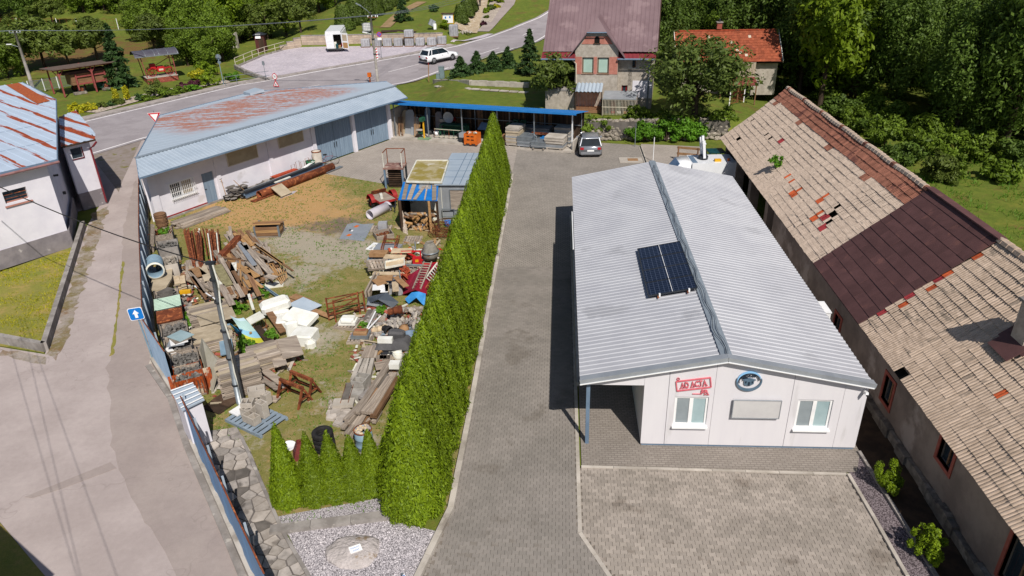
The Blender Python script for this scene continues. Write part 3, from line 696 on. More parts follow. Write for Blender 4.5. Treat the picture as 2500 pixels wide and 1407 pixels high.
# solar panel
pv = thing('solar_panel','dark blue solar panel pair on the pale ribbed office roof','solar panel',(2.69,19.03,0))
def onroof(x,y,up_=0): return Vector((x,y,roofz(x)+up_))
CELL = NT('solar_cells')
def _cells():
    s = NT('blue_solar_cells'); b = s.n('ShaderNodeTexBrick'); s.l(s.co(),b.inputs['Vector']); b.offset = 0; b.inputs['Scale'].default_value = 1; b.inputs['Brick Width'].default_value = .165; b.inputs['Row Height'].default_value = .165; b.inputs['Mortar Size'].default_value = .006
    b.inputs['Color1'].default_value = (*lin('0f1526'),1); b.inputs['Color2'].default_value = (*lin('131a2d'),1); b.inputs['Mortar'].default_value = (*lin('4d566b'),1); return s.end(b.outputs[0],.12,0,None,spec=.6)
CELL = _cells()
Y0,Y1,X0,X1 = 4.5,8.8,.56,2.28
a0 = wp
for k,(ya,yb) in enumerate([(Y0+1.08*q,Y0+1.08*q+1.06) for q in range(4)]):
    m = MB(); m.slab([onroof(X0,ya,.17),onroof(X1,ya,.17),onroof(X1,yb,.17),onroof(X0,yb,.17)],.035); pn = part('panel',m,CELL,pv)
    fr = MB()
    for p,q in (((X0,ya),(X1,ya)),((X1,ya),(X1,yb)),((X1,yb),(X0,yb)),((X0,yb),(X0,ya))): fr.bar(onroof(*p,.16),onroof(*q,.16),.03,.05)
    part('frame',fr,D['dark_metal'],pn)
    fr = MB().bar(onroof((X0+X1)/2,ya,.176),onroof((X0+X1)/2,yb,.176),.018,.006); part('divider',fr,D['white'],pn)
rl = MB(); [rl.bar(onroof(x,Y0-.12,.09),onroof(x,Y1+.12,.09),.05,.06) for x in (.9,1.95)]; part('rail',rl,D['rust'],pv)
[part('clamp',MB().box(onroof(x,Y0-.04,.15),(.06,.08,.12)),D['white'],pv) for x in (.95,2.0)]
# signs on the facade
RED = mk('stamp_red','d8737e','c9606d',sc=6,rough=.5)
st = thing('lettering_sign','red stamp style raised sign reading AD ACTA SR on the office wall','sign',(2.69+1.53,19.03-.02,2.50))
an = math.atan2(.17,1.06); wv,hv = 1.06,.36
def rt(x,z): return (x*math.cos(an)-z*math.sin(an),0,x*math.sin(an)+z*math.cos(an))
fr = MB()
for p,q in (((-wv/2,-hv/2),(wv/2,-hv/2)),((wv/2,-hv/2),(wv/2,hv/2)),((wv/2,hv/2),(-wv/2,hv/2)),((-wv/2,hv/2),(-wv/2,-hv/2))): fr.bar(rt(*p),rt(*q),.035,.04)
part('frame',fr,RED,st)
letter(st,'AD ACTA',.285,(0,-.005,0),(R_(90),0,0),RED,.02,.003,sx=.66).rotation_euler = (R_(90),-an,0)
se = MB()                                        # slab serifs
for x in (-.41,-.33,-.2,-.08,.0,.19,.3,.4): part('serif',MB().box(rt(x,-.1),(.06,.036,.018),ry=-an),RED,st)
letter(st,'SR',.17,(.36,-.005,-.27),(R_(90),0,0),RED,.02,.004,sx=1.3); letter(st,'s.r.o.',.085,(.44,-.005,-.37),(R_(90),0,0),RED,.015,.002)
part('underline',MB().box((.14,0,-.365),(.3,.03,.016)),RED,st); part('mark',MB().lathe([(.05,-.012),(.05,.012),(.03,.012),(.03,-.012)],12,rt(-.46,hv/2+.09),ax='y'),RED,st)
lg = thing('logo_sign','round blue grey logo sign with cottage and palm on office wall','sign',(2.69+3.22,19.03-.02,2.66))
BLU = mk('logo_slate_blue','5d7388','526879',rough=.5); SKY = mk('logo_light_blue','8fc0ea','86b8e2',rough=.5); NAV = mk('logo_navy','23303f',rough=.5)
def arc(r0,r1,a0_,a1_,cx=0,cz=0,t=.04,n=22,y=0,rx=1.08):
    m = MB(); po = [(cx+rx*r1(i/n)*math.cos(R_(a0_+(a1_-a0_)*i/n)),cz+r1(i/n)*math.sin(R_(a0_+(a1_-a0_)*i/n))) for i in range(n+1)]+[(cx+rx*r0(i/n)*math.cos(R_(a0_+(a1_-a0_)*i/n)),cz+r0(i/n)*math.sin(R_(a0_+(a1_-a0_)*i/n))) for i in reversed(range(n+1))]
    for i in range(n):
        m.xprism([po[i],po[i+1],po[2*n-i],po[2*n+1-i]],y-t,y)
    return m
part('ring',arc(lambda f: .35-.07*math.sin(math.pi*f),lambda f: .37,165,375),BLU,lg)
part('arch',arc(lambda f: .33-.05*math.sin(math.pi*f),lambda f: .34,10,190,0,.02,.03),SKY,lg); part('arch_edge',arc(lambda f: .272,lambda f: .29,5,195,0,.0,.035),NAV,lg)
ht = MB(); ht.xprism([(-.2,.06),(0,.12),(.2,.06),(.2,.035),(0,.085),(-.2,.035)],-.045,0); ht.xprism([(-.15,.05),(0,.09),(.15,.05),(.15,-.1),(.06,-.16),(-.1,-.16),(-.15,-.1)],-.03,0); part('cottage_shape',ht,BLU,lg)
part('cottage_detail',MB().box((-.1,-.032,-.03),(.04,.02,.07)).box((.1,-.032,-.03),(.04,.02,.07)).box((0,-.032,-.09),(.06,.02,.13)),NAV,lg)
pl_ = MB(); [pl_.bar((-.17,-.02,.1),(-.17+.12*math.cos(a),-.02,.1+.09*math.sin(a)),.03,.02) for a in (.2,.9,1.6,2.4,3.0)]; part('palm_shape',pl_,NAV,lg)
letter(lg,'STUP-AM',.09,(.0,-.02,.19),(R_(90),0,0),NAV,.015,.002,sx=1.05)
sb = thing('acrylic_sign','blank pale acrylic board standing off the office wall under the round logo','sign board',(2.69+3.56,19.03-.09,1.63))
part('sheet',MB().box((0,0,0),(1.46,.03,.66)),mk('milky_acrylic','c6c4c4','bdbbbc',sc=1.2,rough=.25,spec=.5),sb)
bd = MB(); [bd.box(c,s_) for c,s_ in (((0,-.004,.345),(1.5,.05,.02)),((0,-.004,-.345),(1.5,.05,.02)),((.74,-.004,0),(.02,.05,.67)),((-.74,-.004,0),(.02,.05,.67)))]; part('rim',bd,D['zinc_trim'],sb)
stn = MB(); [stn.box((x,.055,z),(.03,.08,.03)) for x in (-.68,.68) for z in (-.28,.28)]; part('spacer',stn,D['galv'],sb)
cc = thing('security_camera','small white security camera under the right roof corner of the office','camera',(2.69+6.78,19.03-.06,2.36))
part('body',MB().box((0,-.08,0),(.09,.2,.08),rx=-.25),D['white'],cc); part('bracket',MB().bar((0,.06,.05),(0,-.02,.02),.03),D['white'],cc); part('lens',MB().lathe([(.0,-.19),(.03,-.19),(.03,-.17)],10,(0,0,-.04),ax='y'),D['black'],cc)
ac = thing('ventilation_unit','white box fan unit on the right eave of the office','ventilation unit',(2.69+7.2,24.3,1.95)); part('casing',MB().box((0,0,.22),(.3,.85,.52)),D['white'],ac); part('louvre',MB().box((-.02,-.43,.2),(.2,.02,.3)),D['grey_plastic'],ac); part('lid',MB().box((0,0,.5),(.34,.9,.04)),D['white'],ac)
# ------------------------------------------------------------------ barn
BX,BE,BRX,BRZ,WXB = 10.68,2.5,14.65,5.8,11.05
barn = thing('old_barn','long old plastered barn with patched pale tile roof behind the office','building',(WXB,8,0))
PALE = mk('pale_weathered_concrete_tile','c2af9f','ad9b8c',sc=4,rough=.9,bump=.3,bsc=30,isl=.07,rn=.07,c3='94897f',sc3=1.6,t3=.64,st=(3,.8,3))
PALE2 = mk('lichen_pale_tile','c1ac9a','a89482',sc=4,rough=.9,bump=.3,bsc=30,isl=.1,rn=.1,c3='887a6d',sc3=1.1,t3=.62,st=(3,.8,3))
REDT = mk('dark_red_ridge_tile','90604f','7a4f40',sc=4,rough=.85,bump=.2,isl=.2,rn=.2,c3='5e3a33',sc3=1.2,t3=.6)
ORT = mk('orange_replacement_tile','b5552f','9c4526',sc=4,rough=.85,isl=.2,rn=.2)
CRT = mk('crimson_replacement_tile','96353a','80292e',sc=4,rough=.85,isl=.15,rn=.15)
SH_ = mk('brown_roof_sheet','5f4140','533837',sc=1.2,rough=.75,bump=.15,c3='6d4a45',sc3=.8,t3=.62,rn=.1)
mats_t = {'p': PALE,'q': PALE2,'r': REDT,'o': ORT,'c': CRT}
ox = BX-WXB; slope = Vector((BRX-BX,0,BRZ-BE)); SL = slope.length; su = slope.normalized(); TL,TW = SL/15,.22
def sagf(x,y): return .05*math.sin(x*.45)*math.sin(y*.6)+.025*math.sin(x*1.7+y)-.07*math.sin(math.pi*min(1,y/SL))*.6
rr = random.Random(11)
spA = {}
for (i,j,k) in ((30,3,'o'),(29,3,'o'),(31,3,'o'),(30,4,'o'),(19,5,'o'),(20,5,'o'),(20,6,'o'),(36,4,'o'),(40,4,'o'),(12,4,'c'),(13,4,'c'),(14,3,'o'),(15,3,'o'),(15,4,'o'),(9,3,'c'),(10,3,'c'),(60,7,'c'),(61,7,'c'),(70,6,None),(80,2,None),(81,2,None),(86,6,None),(11,5,None),(12,5,None),(10,4,None),(66,6,None),(13,6,None)): spA[(i,j)] = k
def pickA(i,j,x,y):
    if (i,j) in spA: return spA[(i,j)]
    if j >= 12: return 'r'
    if j == 11 and (i+7) % 23 < 3: return 'r'
    return 'p'
# the section beside the far trees, the short brown one, the near one (y measured from local origin at Y=8)
tiles(barn,(ox,20.06,BE),(0,1,0),91,su,15,TW,TL,pickA,mats_t,sagf,0,seed=2)
spC = {}
for j in range(15):
    if j in (2,5,8,9,12): spC[(67,j)] = 'c' if j % 3 else 'o'
    if j in (4,7): spC[(66,j)] = 'o'
for a in ((52,0),(53,0)): spC[a] = None
for a in ((22,1),(23,1),(34,6),(41,5),(42,9)): spC[a] = 'o'
def pickC(i,j,x,y):
    if 33 <= i <= 37 and 8 <= j <= 9: return None
    return spC.get((i,j),'q')
tiles(barn,(ox,-.05,BE),(0,1,0),68,su,15,TW,TL,pickC,mats_t,sagf,300,seed=3)
dk = MB()
for y0,y1 in ((-.1,14.85),(20.03,40.0)):
    a = Vector((ox+.14,y0,BE-.17)); b = a+slope; dk.slab([a,(a.x,y1,a.z),(b.x,y1,b.z),b][::-1],.05)
part('roof_deck',dk,D['dark'],barn)
bw_ = MB(); nl_ = 0
o_ = Vector((ox-.02,14.87,BE+.02)); ncol,nrow = 5,12
for j in range(nrow):                            # brown sheets, one by one
    for i in range(ncol+1):
        y0 = i*1.04-(.52 if j % 2 else 0); y1 = y0+1.03; y0,y1 = max(0,y0),min(5.18,y1)
        if y1-y0 < .1: continue
        l = SL*1.01/nrow; a = o_+su*(j*l)+Vector((0,y0,0)); n_ = Vector((-su.z,0,su.x)); dz = rr.uniform(0,.008)
        part('roof_sheet',MB().slab([a+n_*(.03+dz),a+su*l*1.04+n_*(.012+dz),a+su*l*1.04+n_*(.012+dz)+Vector((0,y1-y0,0)),a+n_*(.03+dz)+Vector((0,y1-y0,0))],.01),SH_,barn)
part('roof_deck',MB().slab([o_-Vector((0,0,.03)),o_-Vector((0,0,.03))+slope*1.01,o_-Vector((0,-5.2,.03))+slope*1.01,o_-Vector((0,-5.2,.03))],.05),D['dark'],barn)
for y0,y1,mt in ((20.0,40.1,PALE),(-.1,14.9,PALE2)):
    y = y0; k = 0
    while y < y1-.1:
        l = min(.36,y1-y); m = MB(); p = Vector((BRX-WXB,y,BRZ+.01+sagf(y-20,SL)*.7))
        pr_ = [(-.17,-.06),(-.11,.06),(0,.1),(.11,.06),(.17,-.06)]; vs_ = [(x,0,z) for x,z in pr_]+[(x*.88,l*1.05,z*.88-.01) for x,z in pr_]
        m.add(vs_,[(i,i+1,6+i,5+i) for i in range(4)]+[(4,3,2,1,0)]); part('ridge_tile',m,mt if k % 9 else REDT,barn,loc=p); y += l; k += 1
part('ridge_strip',MB().bar((BRX-WXB,14.8,BRZ+.06),(BRX-WXB,20.1,BRZ+.06),.3,.05),SH_,barn)
m = MB(); b = Vector((BRX-WXB,-.1,BRZ-.05)); e = Vector((2*(BRX-WXB)-ox,-.1,BE-.1)); m.slab([b,e,e+Vector((0,40.2,0)),b+Vector((0,40.2,0))],.06); part('roof_slope',m,PALE,barn)
# barn walls (x = 0 is the plastered long wall)
PLA = mk('dirty_ochre_plaster','93857a','7a6d64',sc=.8,rough=.95,bump=.35,bsc=14,c3='a79a90',sc3=.45,t3=.6)
def on_wall(u,v): q = PX(u,v,WXB); return q.y-8,q.z
ops = []
for us in (((2150,925),(2188,1005)),((2289,1063),(2332,1145)),((2035,765),(2052,815))):
    (ya,za),(yb,zb) = on_wall(*us[0]),on_wall(*us[1]); ops.append((min(ya,yb),max(ya,yb)))
wm = MB()
hl = []
for u,v,hw,hh in ((2168,955,.32,.48),(2312,1102,.36,.48),(2044,792,.3,.36),(2488,1385,.5,.8)):
    y_,z_ = on_wall(u,v); hl.append((y_-hw,y_+hw,max(.3,z_-hh),min(2.2,z_+hh)))
tm = MB(); wallh(tm,-.6,27.5,0,2.6,-.4,0,hl)
wv_ = [(-p[1]-.4,p[0],p[2]) for p in tm.v]      # swing the wall to run along y
tm.v = [(p[0]+.4,p[1],p[2]) for p in wv_]; part('wall',tm,PLA,barn)
part('wall',MB().xprism([(0,0),(7.2,0),(7.2,2.7),(BRX-WXB,BRZ-.1),(0,2.6)],39.4,39.8).box2((6.9,-.5,0),(7.2,39.3,2.6)),PLA,barn)
for y in (28.6,32.4,36.2): part('pillar',MB().box2((-.02,y,0),(.5,y+.55,2.45)),PLA,barn)
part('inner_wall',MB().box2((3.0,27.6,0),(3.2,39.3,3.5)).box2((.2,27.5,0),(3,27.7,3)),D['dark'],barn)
part('wall_plate',MB().box2((.05,27.5,2.44),(.4,39.4,2.6)),D['wood_dark'],barn)
for a,b,c,d in hl:
    f = MB()
    for p,q in (((a-.12,c-.12),(b+.12,c)),((a-.12,d),(b+.12,d+.12)),((a-.12,c),(a,d)),((b,c),(b+.12,d))): f.box2((-.03,p[0],p[1]),(.1,q[0],q[1]))
    fo = part('window',f,D['brick'] if c < 1.9 else D['concrete'],barn); part('pane',MB().box2((.15,a,c),(.17,b,d)),D['glass'],fo); part('bar',MB().box2((.1,(a+b)/2-.03,c),(.14,(a+b)/2+.03,d)),D['wood_brown'],fo)
pl_ = MB(); rr = random.Random(21); y = -.5
while y < 27.4:
    l = rr.uniform(.3,.7); pl_.box((-.06-rr.uniform(0,.06),y+l/2,rr.uniform(.12,.2)),(rr.uniform(.12,.3),l,rr.uniform(.25,.55))); y += l
part('rubble_plinth',pl_,D['stone'],barn)
# chimney on the near section
ch = Vector((PX(2497,852,13.3).x,PX(2497,852,13.3).y,0)); zr = BE+(13.3-BX)/(BRX-BX)*(BRZ-BE)
cm_ = MB().box2((13.05-WXB,ch.y-8-.3,zr-.5),(13.65-WXB,ch.y-8+.3,zr+1.05)); co_ = part('chimney',cm_,mk('pale_chimney_render','b5a89c','9c8f84',sc=3,bump=.3),barn)
part('cap',MB().box2((12.98-WXB,ch.y-8-.37,zr+1.05),(13.72-WXB,ch.y-8+.37,zr+1.13)),D['concrete'],co_)
part('flashing',MB().slab([Vector((12.6-WXB,ch.y-8-.5,BE+(12.6-BX)*.831+.1)),Vector((13.1-WXB,ch.y-8-.5,BE+(13.1-BX)*.831+.1)),Vector((13.1-WXB,ch.y-8+.5,BE+(13.1-BX)*.831+.1)),Vector((12.6-WXB,ch.y-8+.5,BE+(12.6-BX)*.831+.1))],.02),SH_,co_)
cx_ = 13.3-WXB; part('flashing',MB().slab([Vector((ox+(12.9-BX)+.0,ch.y-8-.62,BE+(12.9-BX)*.831+.08)),Vector((ox+(13.6-BX),ch.y-8-.62,BE+(13.6-BX)*.831+.08)),Vector((ox+(13.6-BX),ch.y-8+.62,BE+(13.6-BX)*.831+.08)),Vector((ox+(12.9-BX),ch.y-8+.62,BE+(12.9-BX)*.831+.08))],.02),SH_,co_)
# ------------------------------------------------------------------ long garage with the blue-grey roof
gar = thing('garage_building','long white garage with blue grey metal roof streaked red along the yard','building',(GAR_O.x,GAR_O.y,0),GA)
GW = MB(); wallh(GW,0,21.7,0,3.25,0,.25,[(1.28,2.98,1.08,2.08),(3.6,4.45,0,2.06),(13.45,17.2,0,2.98),(17.5,21.4,0,2.98)]); part('wall',GW,D['plaster_white'],gar)
bp = [(.02,.27),(21.68,.27),(24.6,3.3),(18.2,12.0),(9.3,11.4)]
m = MB(); n = len(bp)
for i in range(1,n):
    a,b = Vector((*bp[i],0)),Vector((*bp[(i+1) % n],0)); zt = 3.2 if i < 4 else 3.3; m.bar(a+Vector((0,0,1.62)),b+Vector((0,0,1.62)),.2,3.24)
part('wall',m,D['plaster_white'],gar)
for x in (-.02,4.62,8.95,13.02,17.22,21.42): part('pilaster',MB().box2((x,-.09,0),(x+.3 if x > 0 else x+.5,-.002,3.22)),D['plaster_white'],gar)
part('plinth_stripe',MB().box2((.5,-.03,.13),(3.58,-.004,.2)),D['red_paint'],gar)
part('footing',MB().box2((.5,-.12,-.02),(13,-.004,.12)),D['concrete'],gar)
part('skirt_roof',corr_poly(MB(),[(-1.05,-1.2),(22.7,-1.2),(23.45,.8),(.2,.8)],lambda y: 3.33+(y+1.2)*.29,.26,.03),D['garage_sheet'],gar)
part('soffit',MB().slab([(-1.0,-1.15,3.28),(22.6,-1.15,3.28),(23.2,.75,3.8),(.25,.75,3.8)],.03),D['steel_blue'],gar)
part('eave_edge',MB().bar((-1.05,-1.21,3.31),(22.7,-1.21,3.31),.03,.1),D['steel_blue'],gar)
def redroof():
    s = NT('red_streaked_blue_sheet'); co = s.co(); base = s.val(s.mix(.0,lin('a6b2bf'),lin('a6b2bf')),s.noise(1.5,6,.6,s.co(sc=(3,.2,1))),.1)
    mp0 = s.n('ShaderNodeMapping'); s.l(s.co(rot=(0,0,R_(59.5))),mp0.inputs[0]); mp0.inputs['Scale'].default_value = (.45,4.2,1); f = s.noise(1.0,6,.65,mp0.outputs[0]); sp = s.n('ShaderNodeSeparateXYZ'); s.l(co,sp.inputs[0])
    # the paint has come off in the middle of the roof only
    k = s.math('MULTIPLY',s.ramp(s.math('SUBTRACT',sp.outputs[1],s.math('MULTIPLY',sp.outputs[0],-.0)),2.0,4.2),s.math('MULTIPLY',s.ramp(sp.outputs[0],4.5,7.5),s.ramp(sp.outputs[0],23.0,20.5)))
    k = s.math('MULTIPLY',k,s.ramp(sp.outputs[1],11.9,10.9))
    c = s.mix(s.math('MULTIPLY',s.ramp(f,.44,.51),k),base,s.mix(s.ramp(s.noise(8,5,.6),.4,.6),lin('b07c6c'),lin('9e6a58'))); return s.end(c,.55,.05,None,spec=.4)
bpoly = [(.2,.82),(23.6,.82),(25.4,3.3),(18.7,12.8),(9.1,12.0)]
def gz(y): return 3.9-.047*(y-.8)
part('roof',corr_poly(MB(),bpoly,gz,.3,.012),redroof(),gar)
part('ridge_cap',MB().bar((.15,.8,3.93),(23.65,.8,3.95),.28,.03),D['ridge_cap'],gar)
part('roof_edge',MB().bar((-1.05,-1.2,3.28),(.2,.82,3.86),.05,.1).bar((.2,.82,3.86),(9.1,12.0,gz(12)-.03),.06,.14).bar((9.1,12,gz(12)-.03),(18.7,12.8,gz(12.8)-.03),.06,.14).bar((18.7,12.8,gz(12.8)-.03),(25.4,3.3,gz(3.3)-.03),.06,.14),D['steel_blue'],gar)
part('roof_end',MB().slab([(22.7,-1.2,3.33),(25.4,3.3,gz(3.3)-.02),(23.6,.82,3.9)],.03),D['garage_sheet'],gar)
rc_ = MB().slab([(17.2,11.4,3.6),(18.3,10.9,3.75),(18.5,12.3,3.75),(17.4,12.5,3.6)],.2); part('roof_hatch',rc_,D['garage_sheet'],gar)
fw = window(gar,1.3,2.96,1.1,2.06,.12,.08,D['white'],[D['glass'],D['board_beige']],True)
gr = MB(); [gr.bar((x,-.16,1.0),(x,-.16,2.12),.022) for x in [1.25+.13*i for i in range(14)]]; [gr.bar((1.2,-.16,z),(3.05,-.16,z),.02) for z in (1.15,1.5,1.85,2.08)]; [gr.bar((x,-.16,z),(x,.02,z),.02) for x in (1.25,2.95) for z in (1.15,2.08)]
part('grille',gr,D['white'],fw)
dr = part('door',MB().box2((3.62,.06,.02),(4.43,.12,2.04)),D['door_blue'],gar); part('handle',MB().box((3.72,.03,1.02),(.12,.05,.03)),D['dark_metal'],dr)
part('door_boards',MB().box2((3.66,.045,.06),(4.0,.06,2.0)).box2((4.02,.045,.06),(4.39,.06,2.0)),D['door_blue'],dr)
for x0,x1 in ((13.47,17.18),(17.52,21.38)):
    for a,b in ((x0,(x0+x1)/2-.02),((x0+x1)/2+.02,x1)):
        d_ = part('garage_door',corr(MB(),(a,.1,.04),(1,0,0),b-a,(0,0,1),2.92,.22,.025).box2((a,.14,.04),(b,.16,2.96)),D['door_blue'],gar); part('handle',MB().box(((b-.1) if a == x0 else a+.1,.03,1.1),(.03,.05,.4)),D['dark_metal'],d_)
for x0,x1,z0,z1 in ((5.65,8.13,1.98,2.9),(9.96,12.28,2.1,2.95)):
    f = MB(); [f.box2((p[0],-.06,p[1]),(q[0],-.003,q[1])) for p,q in (((x0,z0),(x1,z0+.05)),((x0,z1-.05),(x1,z1)),((x0,z0+.05),(x0+.05,z1-.05)),((x1-.05,z0+.05),(x1,z1-.05)))]; fo = part('wall_board',f,D['grille_pale'],gar); part('sheet',MB().box2((x0+.05,-.045,z0+.05),(x1-.05,-.02,z1-.05)),mk('yellowed_sheet','a89b82','978a72',sc=1.5,rough=.4),fo)
# ------------------------------------------------------------------ white building on the left
WO = P(178,603); WA = math.atan2(.83,.55)
wb = thing('white_building','white rendered building with rust streaked metal roof at left edge','building',(WO.x,WO.y,0),WA)
wpoly = [(-9,0),(0,0),(6.1,12.8),(6.9,20.2),(-9,20.2)]
def wz(y): return 5.02+.047*(y+.35)
m = MB(); wallh(m,-9,0,0,4.95,.0,.3,[(-2.4,-1.27,3.3,3.94)]); part('wall',m,D['plaster_white'],wb)
m = MB()
for a,b in (((.0,.32),(6.0,12.8)),((6.0,12.8),(6.8,20)),((6.8,20),(-9,20)),((-9,20),(-9,.3))):
    za,zb = wz(a[1])-.1,wz(b[1])-.1; a = Vector((*a,0)); b = Vector((*b,0)); d = (b-a).normalized(); nn = Vector((d.y,-d.x,0))*-.3
    m.add([a,b,b+Vector((0,0,zb)),a+Vector((0,0,za)),a+nn,b+nn,b+nn+Vector((0,0,zb)),a+nn+Vector((0,0,za))],[(0,1,2,3),(5,4,7,6),(3,2,6,7),(1,0,4,5),(0,3,7,4),(2,1,5,6)])
part('side_wall',m,D['plaster_white'],wb)
m = MB().box2((-9,-.05,0),(.04,-.003,1.02)); part('plinth',m,D['grey_plinth'],wb)
sd = Vector((6.0,12.5,0)).normalized(); pn_ = Vector((sd.y,-sd.x,0)); m = MB(); a = Vector((.03,.0,.51))+pn_*.03; m.bar(a,a+sd*6.4,.05,1.02); part('plinth',m,D['grey_plinth'],wb)
def rustroof(name,th,xs_=3.0):
    s = NT(name); rib = s.n('ShaderNodeSeparateXYZ'); s.l(s.co(),rib.inputs[0])
    base = s.val(s.mix(.0,lin('b4c2d4'),lin('b4c2d4')),s.noise(.8,6,.6),.12); f = s.noise(1,8,.7,s.co(sc=(3.0,.14,1))); wv = s.math('SINE',s.math('MULTIPLY',s.math('ADD',rib.outputs[0],s.math('MULTIPLY',s.noise(1,3,.5,s.co(sc=(.5,.3,1))),.5)),5.03)); g2 = s.ramp(wv,.3,1.0); c = s.mix(s.ramp(s.math('ADD',s.math('MULTIPLY',f,.9),s.math('MULTIPLY',g2,.28)),th,th+.03),base,s.mix(s.ramp(s.noise(4,6,.7),.4,.6),lin('a84e22'),lin('8a3a1a'))); return s.end(c,.5,.1,None,spec=.4)
rpoly = [(-9.3,-.35),(.5,-.35),(6.35,13.2),(7.2,20.6),(-9.3,20.6)]
part('roof',corr_poly(MB(),rpoly,wz,.5,.03,[(0,0),(.85,0),(.9,1),(.95,1),(1,0)]),rustroof('rust_streaked_white_sheet',.655),wb)
part('roof_seam',MB().box2((-9.3,3.4,wz(3.4)+.004),(2.0,3.43,wz(3.4)+.012)).box2((-9.3,7.4,wz(7.4)+.004),(3.7,7.43,wz(7.4)+.012)),D['steel_blue'],wb,kind='stuff')
sx_ = 6.35-.5; part('rust_band',MB().slab([(5.0,12.8,wz(12.8)+.045),(5.9,13.0,wz(13)+.045),(6.9,20.4,wz(20.4)+.045),(6.0,20.4,wz(20.4)+.045)],.01),rusty('rust_band','a84e22',th=.2),wb)
part('roof_trim',MB().bar((.5,-.37,4.98),(6.38,13.2,wz(13.2)-.04),.05,.14).bar((6.38,13.2,wz(13.2)-.04),(7.2,20.6,wz(20.6)-.04),.05,.14).bar((-9.3,-.37,4.98),(.5,-.37,4.98),.05,.12),D['steel_blue'],wb)
part('gutter',MB().tube([(-9.3,-.45,4.86),(.52,-.45,4.9)],.07,8),mk('maroon_gutter','8f6a6a','7a5858'),wb)
wi = part('window',MB().box2((-2.4,.2,3.3),(-1.27,.22,3.94)),D['glass'],wb); part('sill',MB().add([(-2.5,-.08,3.12),(-1.15,-.08,3.12),(-1.2,.2,3.36),(-2.45,.2,3.36)],[(0,1,2,3)]),mk('terracotta_sill','96685c','85594e'),wi)
part('bar',MB().box2((-2.4,.12,3.5),(-1.27,.14,3.53)).box2((-2.4,.12,3.7),(-1.27,.14,3.73)),D['rust'],wi)
part('vent',MB().box(Vector((.0,.0,2.2))+sd*3.4+pn_*.04,(.16,.16,.16),rz=math.atan2(sd.y,sd.x)),D['grey_plastic'],wb); part('vent',MB().box(Vector((.0,.0,3.6))+sd*2.2+pn_*.04,(.1,.25,.1),rz=math.atan2(sd.y,sd.x)),D['grey_plastic'],wb)
ax = thing('annex','narrow white annex with rusty roof and maroon downpipe beside white building','building',(WO.x,WO.y,0),WA)
ap = [(3.22,5.7),(4.72,5.74),(7.75,14.2),(6.05,12.7)]
m = MB(); wallh(m,3.2,4.72,1.1,4.2,5.7,5.9,[(3.5,4.15,3.3,3.95)]); part('wall',m,D['plaster_white'],ax)
m = MB().bar((4.62,5.92,2.65),(7.65,14.1,2.65),.2,3.1).bar((7.7,14.2,2.65),(6.1,12.8,2.65),.2,3.1); part('side_wall',m,D['plaster_white'],ax)
m = MB().box2((3.2,5.66,0),(4.75,5.9,1.1)).bar((4.64,5.92,.55),(7.67,14.1,.55),.24,1.1); part('plinth',m,D['grey_plinth'],ax)
arp = [(2.9,5.3),(4.95,5.3),(5.6,6.6),(7.9,14.4),(6.2,13.2)]
part('roof',corr_poly(MB(),arp,lambda y: 4.3+.02*(y-5),.4,.03),rustroof('rusty_annex_sheet',.5),ax)
part('roof_edge',MB().bar((2.9,5.28,4.26),(4.95,5.28,4.26),.05,.1).bar((4.95,5.28,4.26),(7.9,14.4,4.42),.05,.1),D['wood_dark'],ax)
wi = part('window',MB().box2((3.5,5.8,3.3),(4.15,5.82,3.95)),D['glass'],ax); part('frame',MB().box2((3.46,5.66,3.24),(4.19,5.72,3.3)).box2((4.15,5.66,3.3),(4.2,5.72,3.95)),mk('maroon_paint','6e2a30','5e2228',rough=.6),wi)
part('downpipe',MB().tube([(4.95,5.2,4.15),(4.78,5.4,3.9),(4.66,5.62,3.75),(4.66,5.62,.15)],.06,8),mk('maroon_pipe','7a2c34','6a242c',rough=.5),ax)
# low wall of the left lot
def run_wall(name,pts,w_,h,mat,label,cat='wall',seg=1.5,capm=None):
    t = thing(name,label,cat,(pts[0][0],pts[0][1],0)); o = Vector((pts[0][0],pts[0][1],0))
    for a,b in zip(pts,pts[1:]):
        a = Vector((a[0],a[1],0))-o; b = Vector((b[0],b[1],0))-o; n = max(1,round((b-a).length/seg))
        for i in range(n):
            p,q = a.lerp(b,i/n),a.lerp(b,(i+1)/n); d = (q-p).normalized()*.004; part('segment',MB().bar(p+d+Vector((0,0,h/2)),q-d+Vector((0,0,h/2)),w_,h),mat,t)
    return t
run_wall('garden_wall',[P(206,556),P(113,858),P(0,836),P(-200,800)],.22,.42,D['concrete'],'low dark concrete wall edging the dry lawn of the white building')
# ------------------------------------------------------------------ the house with the mauve roof
HO = Vector((-1.25,62.7)); HA = math.atan2(-1.2,8.9)
hs = thing('family_house','plastered family house with tall mauve sheet roof and central gable','house',(HO.x,HO.y,1.45),HA)
HW = 8.95
PLH = mk('pebbledash_grey_plaster','b0a79c','9a9186',sc=3,rough=.95,bump=.5,bsc=25); PINK = mk('salmon_plaster','b4786a','a46a5c',sc=3,rough=.95,bump=.4,bsc=25)
MAUVE = mk('mauve_roof_sheet','786367','6e595d',sc=.7,rough=.5,st=(1,1,1),spec=.4,c3='826d70',sc3=.5,t3=.6); MAR = mk('maroon_roof_sheet','7c3238','6c282e',sc=1,rough=.55)
m = MB(); wallh(m,2.5,HW,0,4.75,0,.35,[(6.9,7.5,3.4,4.2),(6.4,7.2,1.25,1.95)]); part('wall',m,PLH,hs)
part('side_wall',MB().box2((HW-.35,.36,0),(HW,9,4.7)).box2((0,1.8,0),(2.5,9,4.6)).xprism([(HW-.3,4.7),(HW-.05,4.7),(HW-.05,4.71),(HW-.3,4.71)],.4,8.5),PLH,hs)
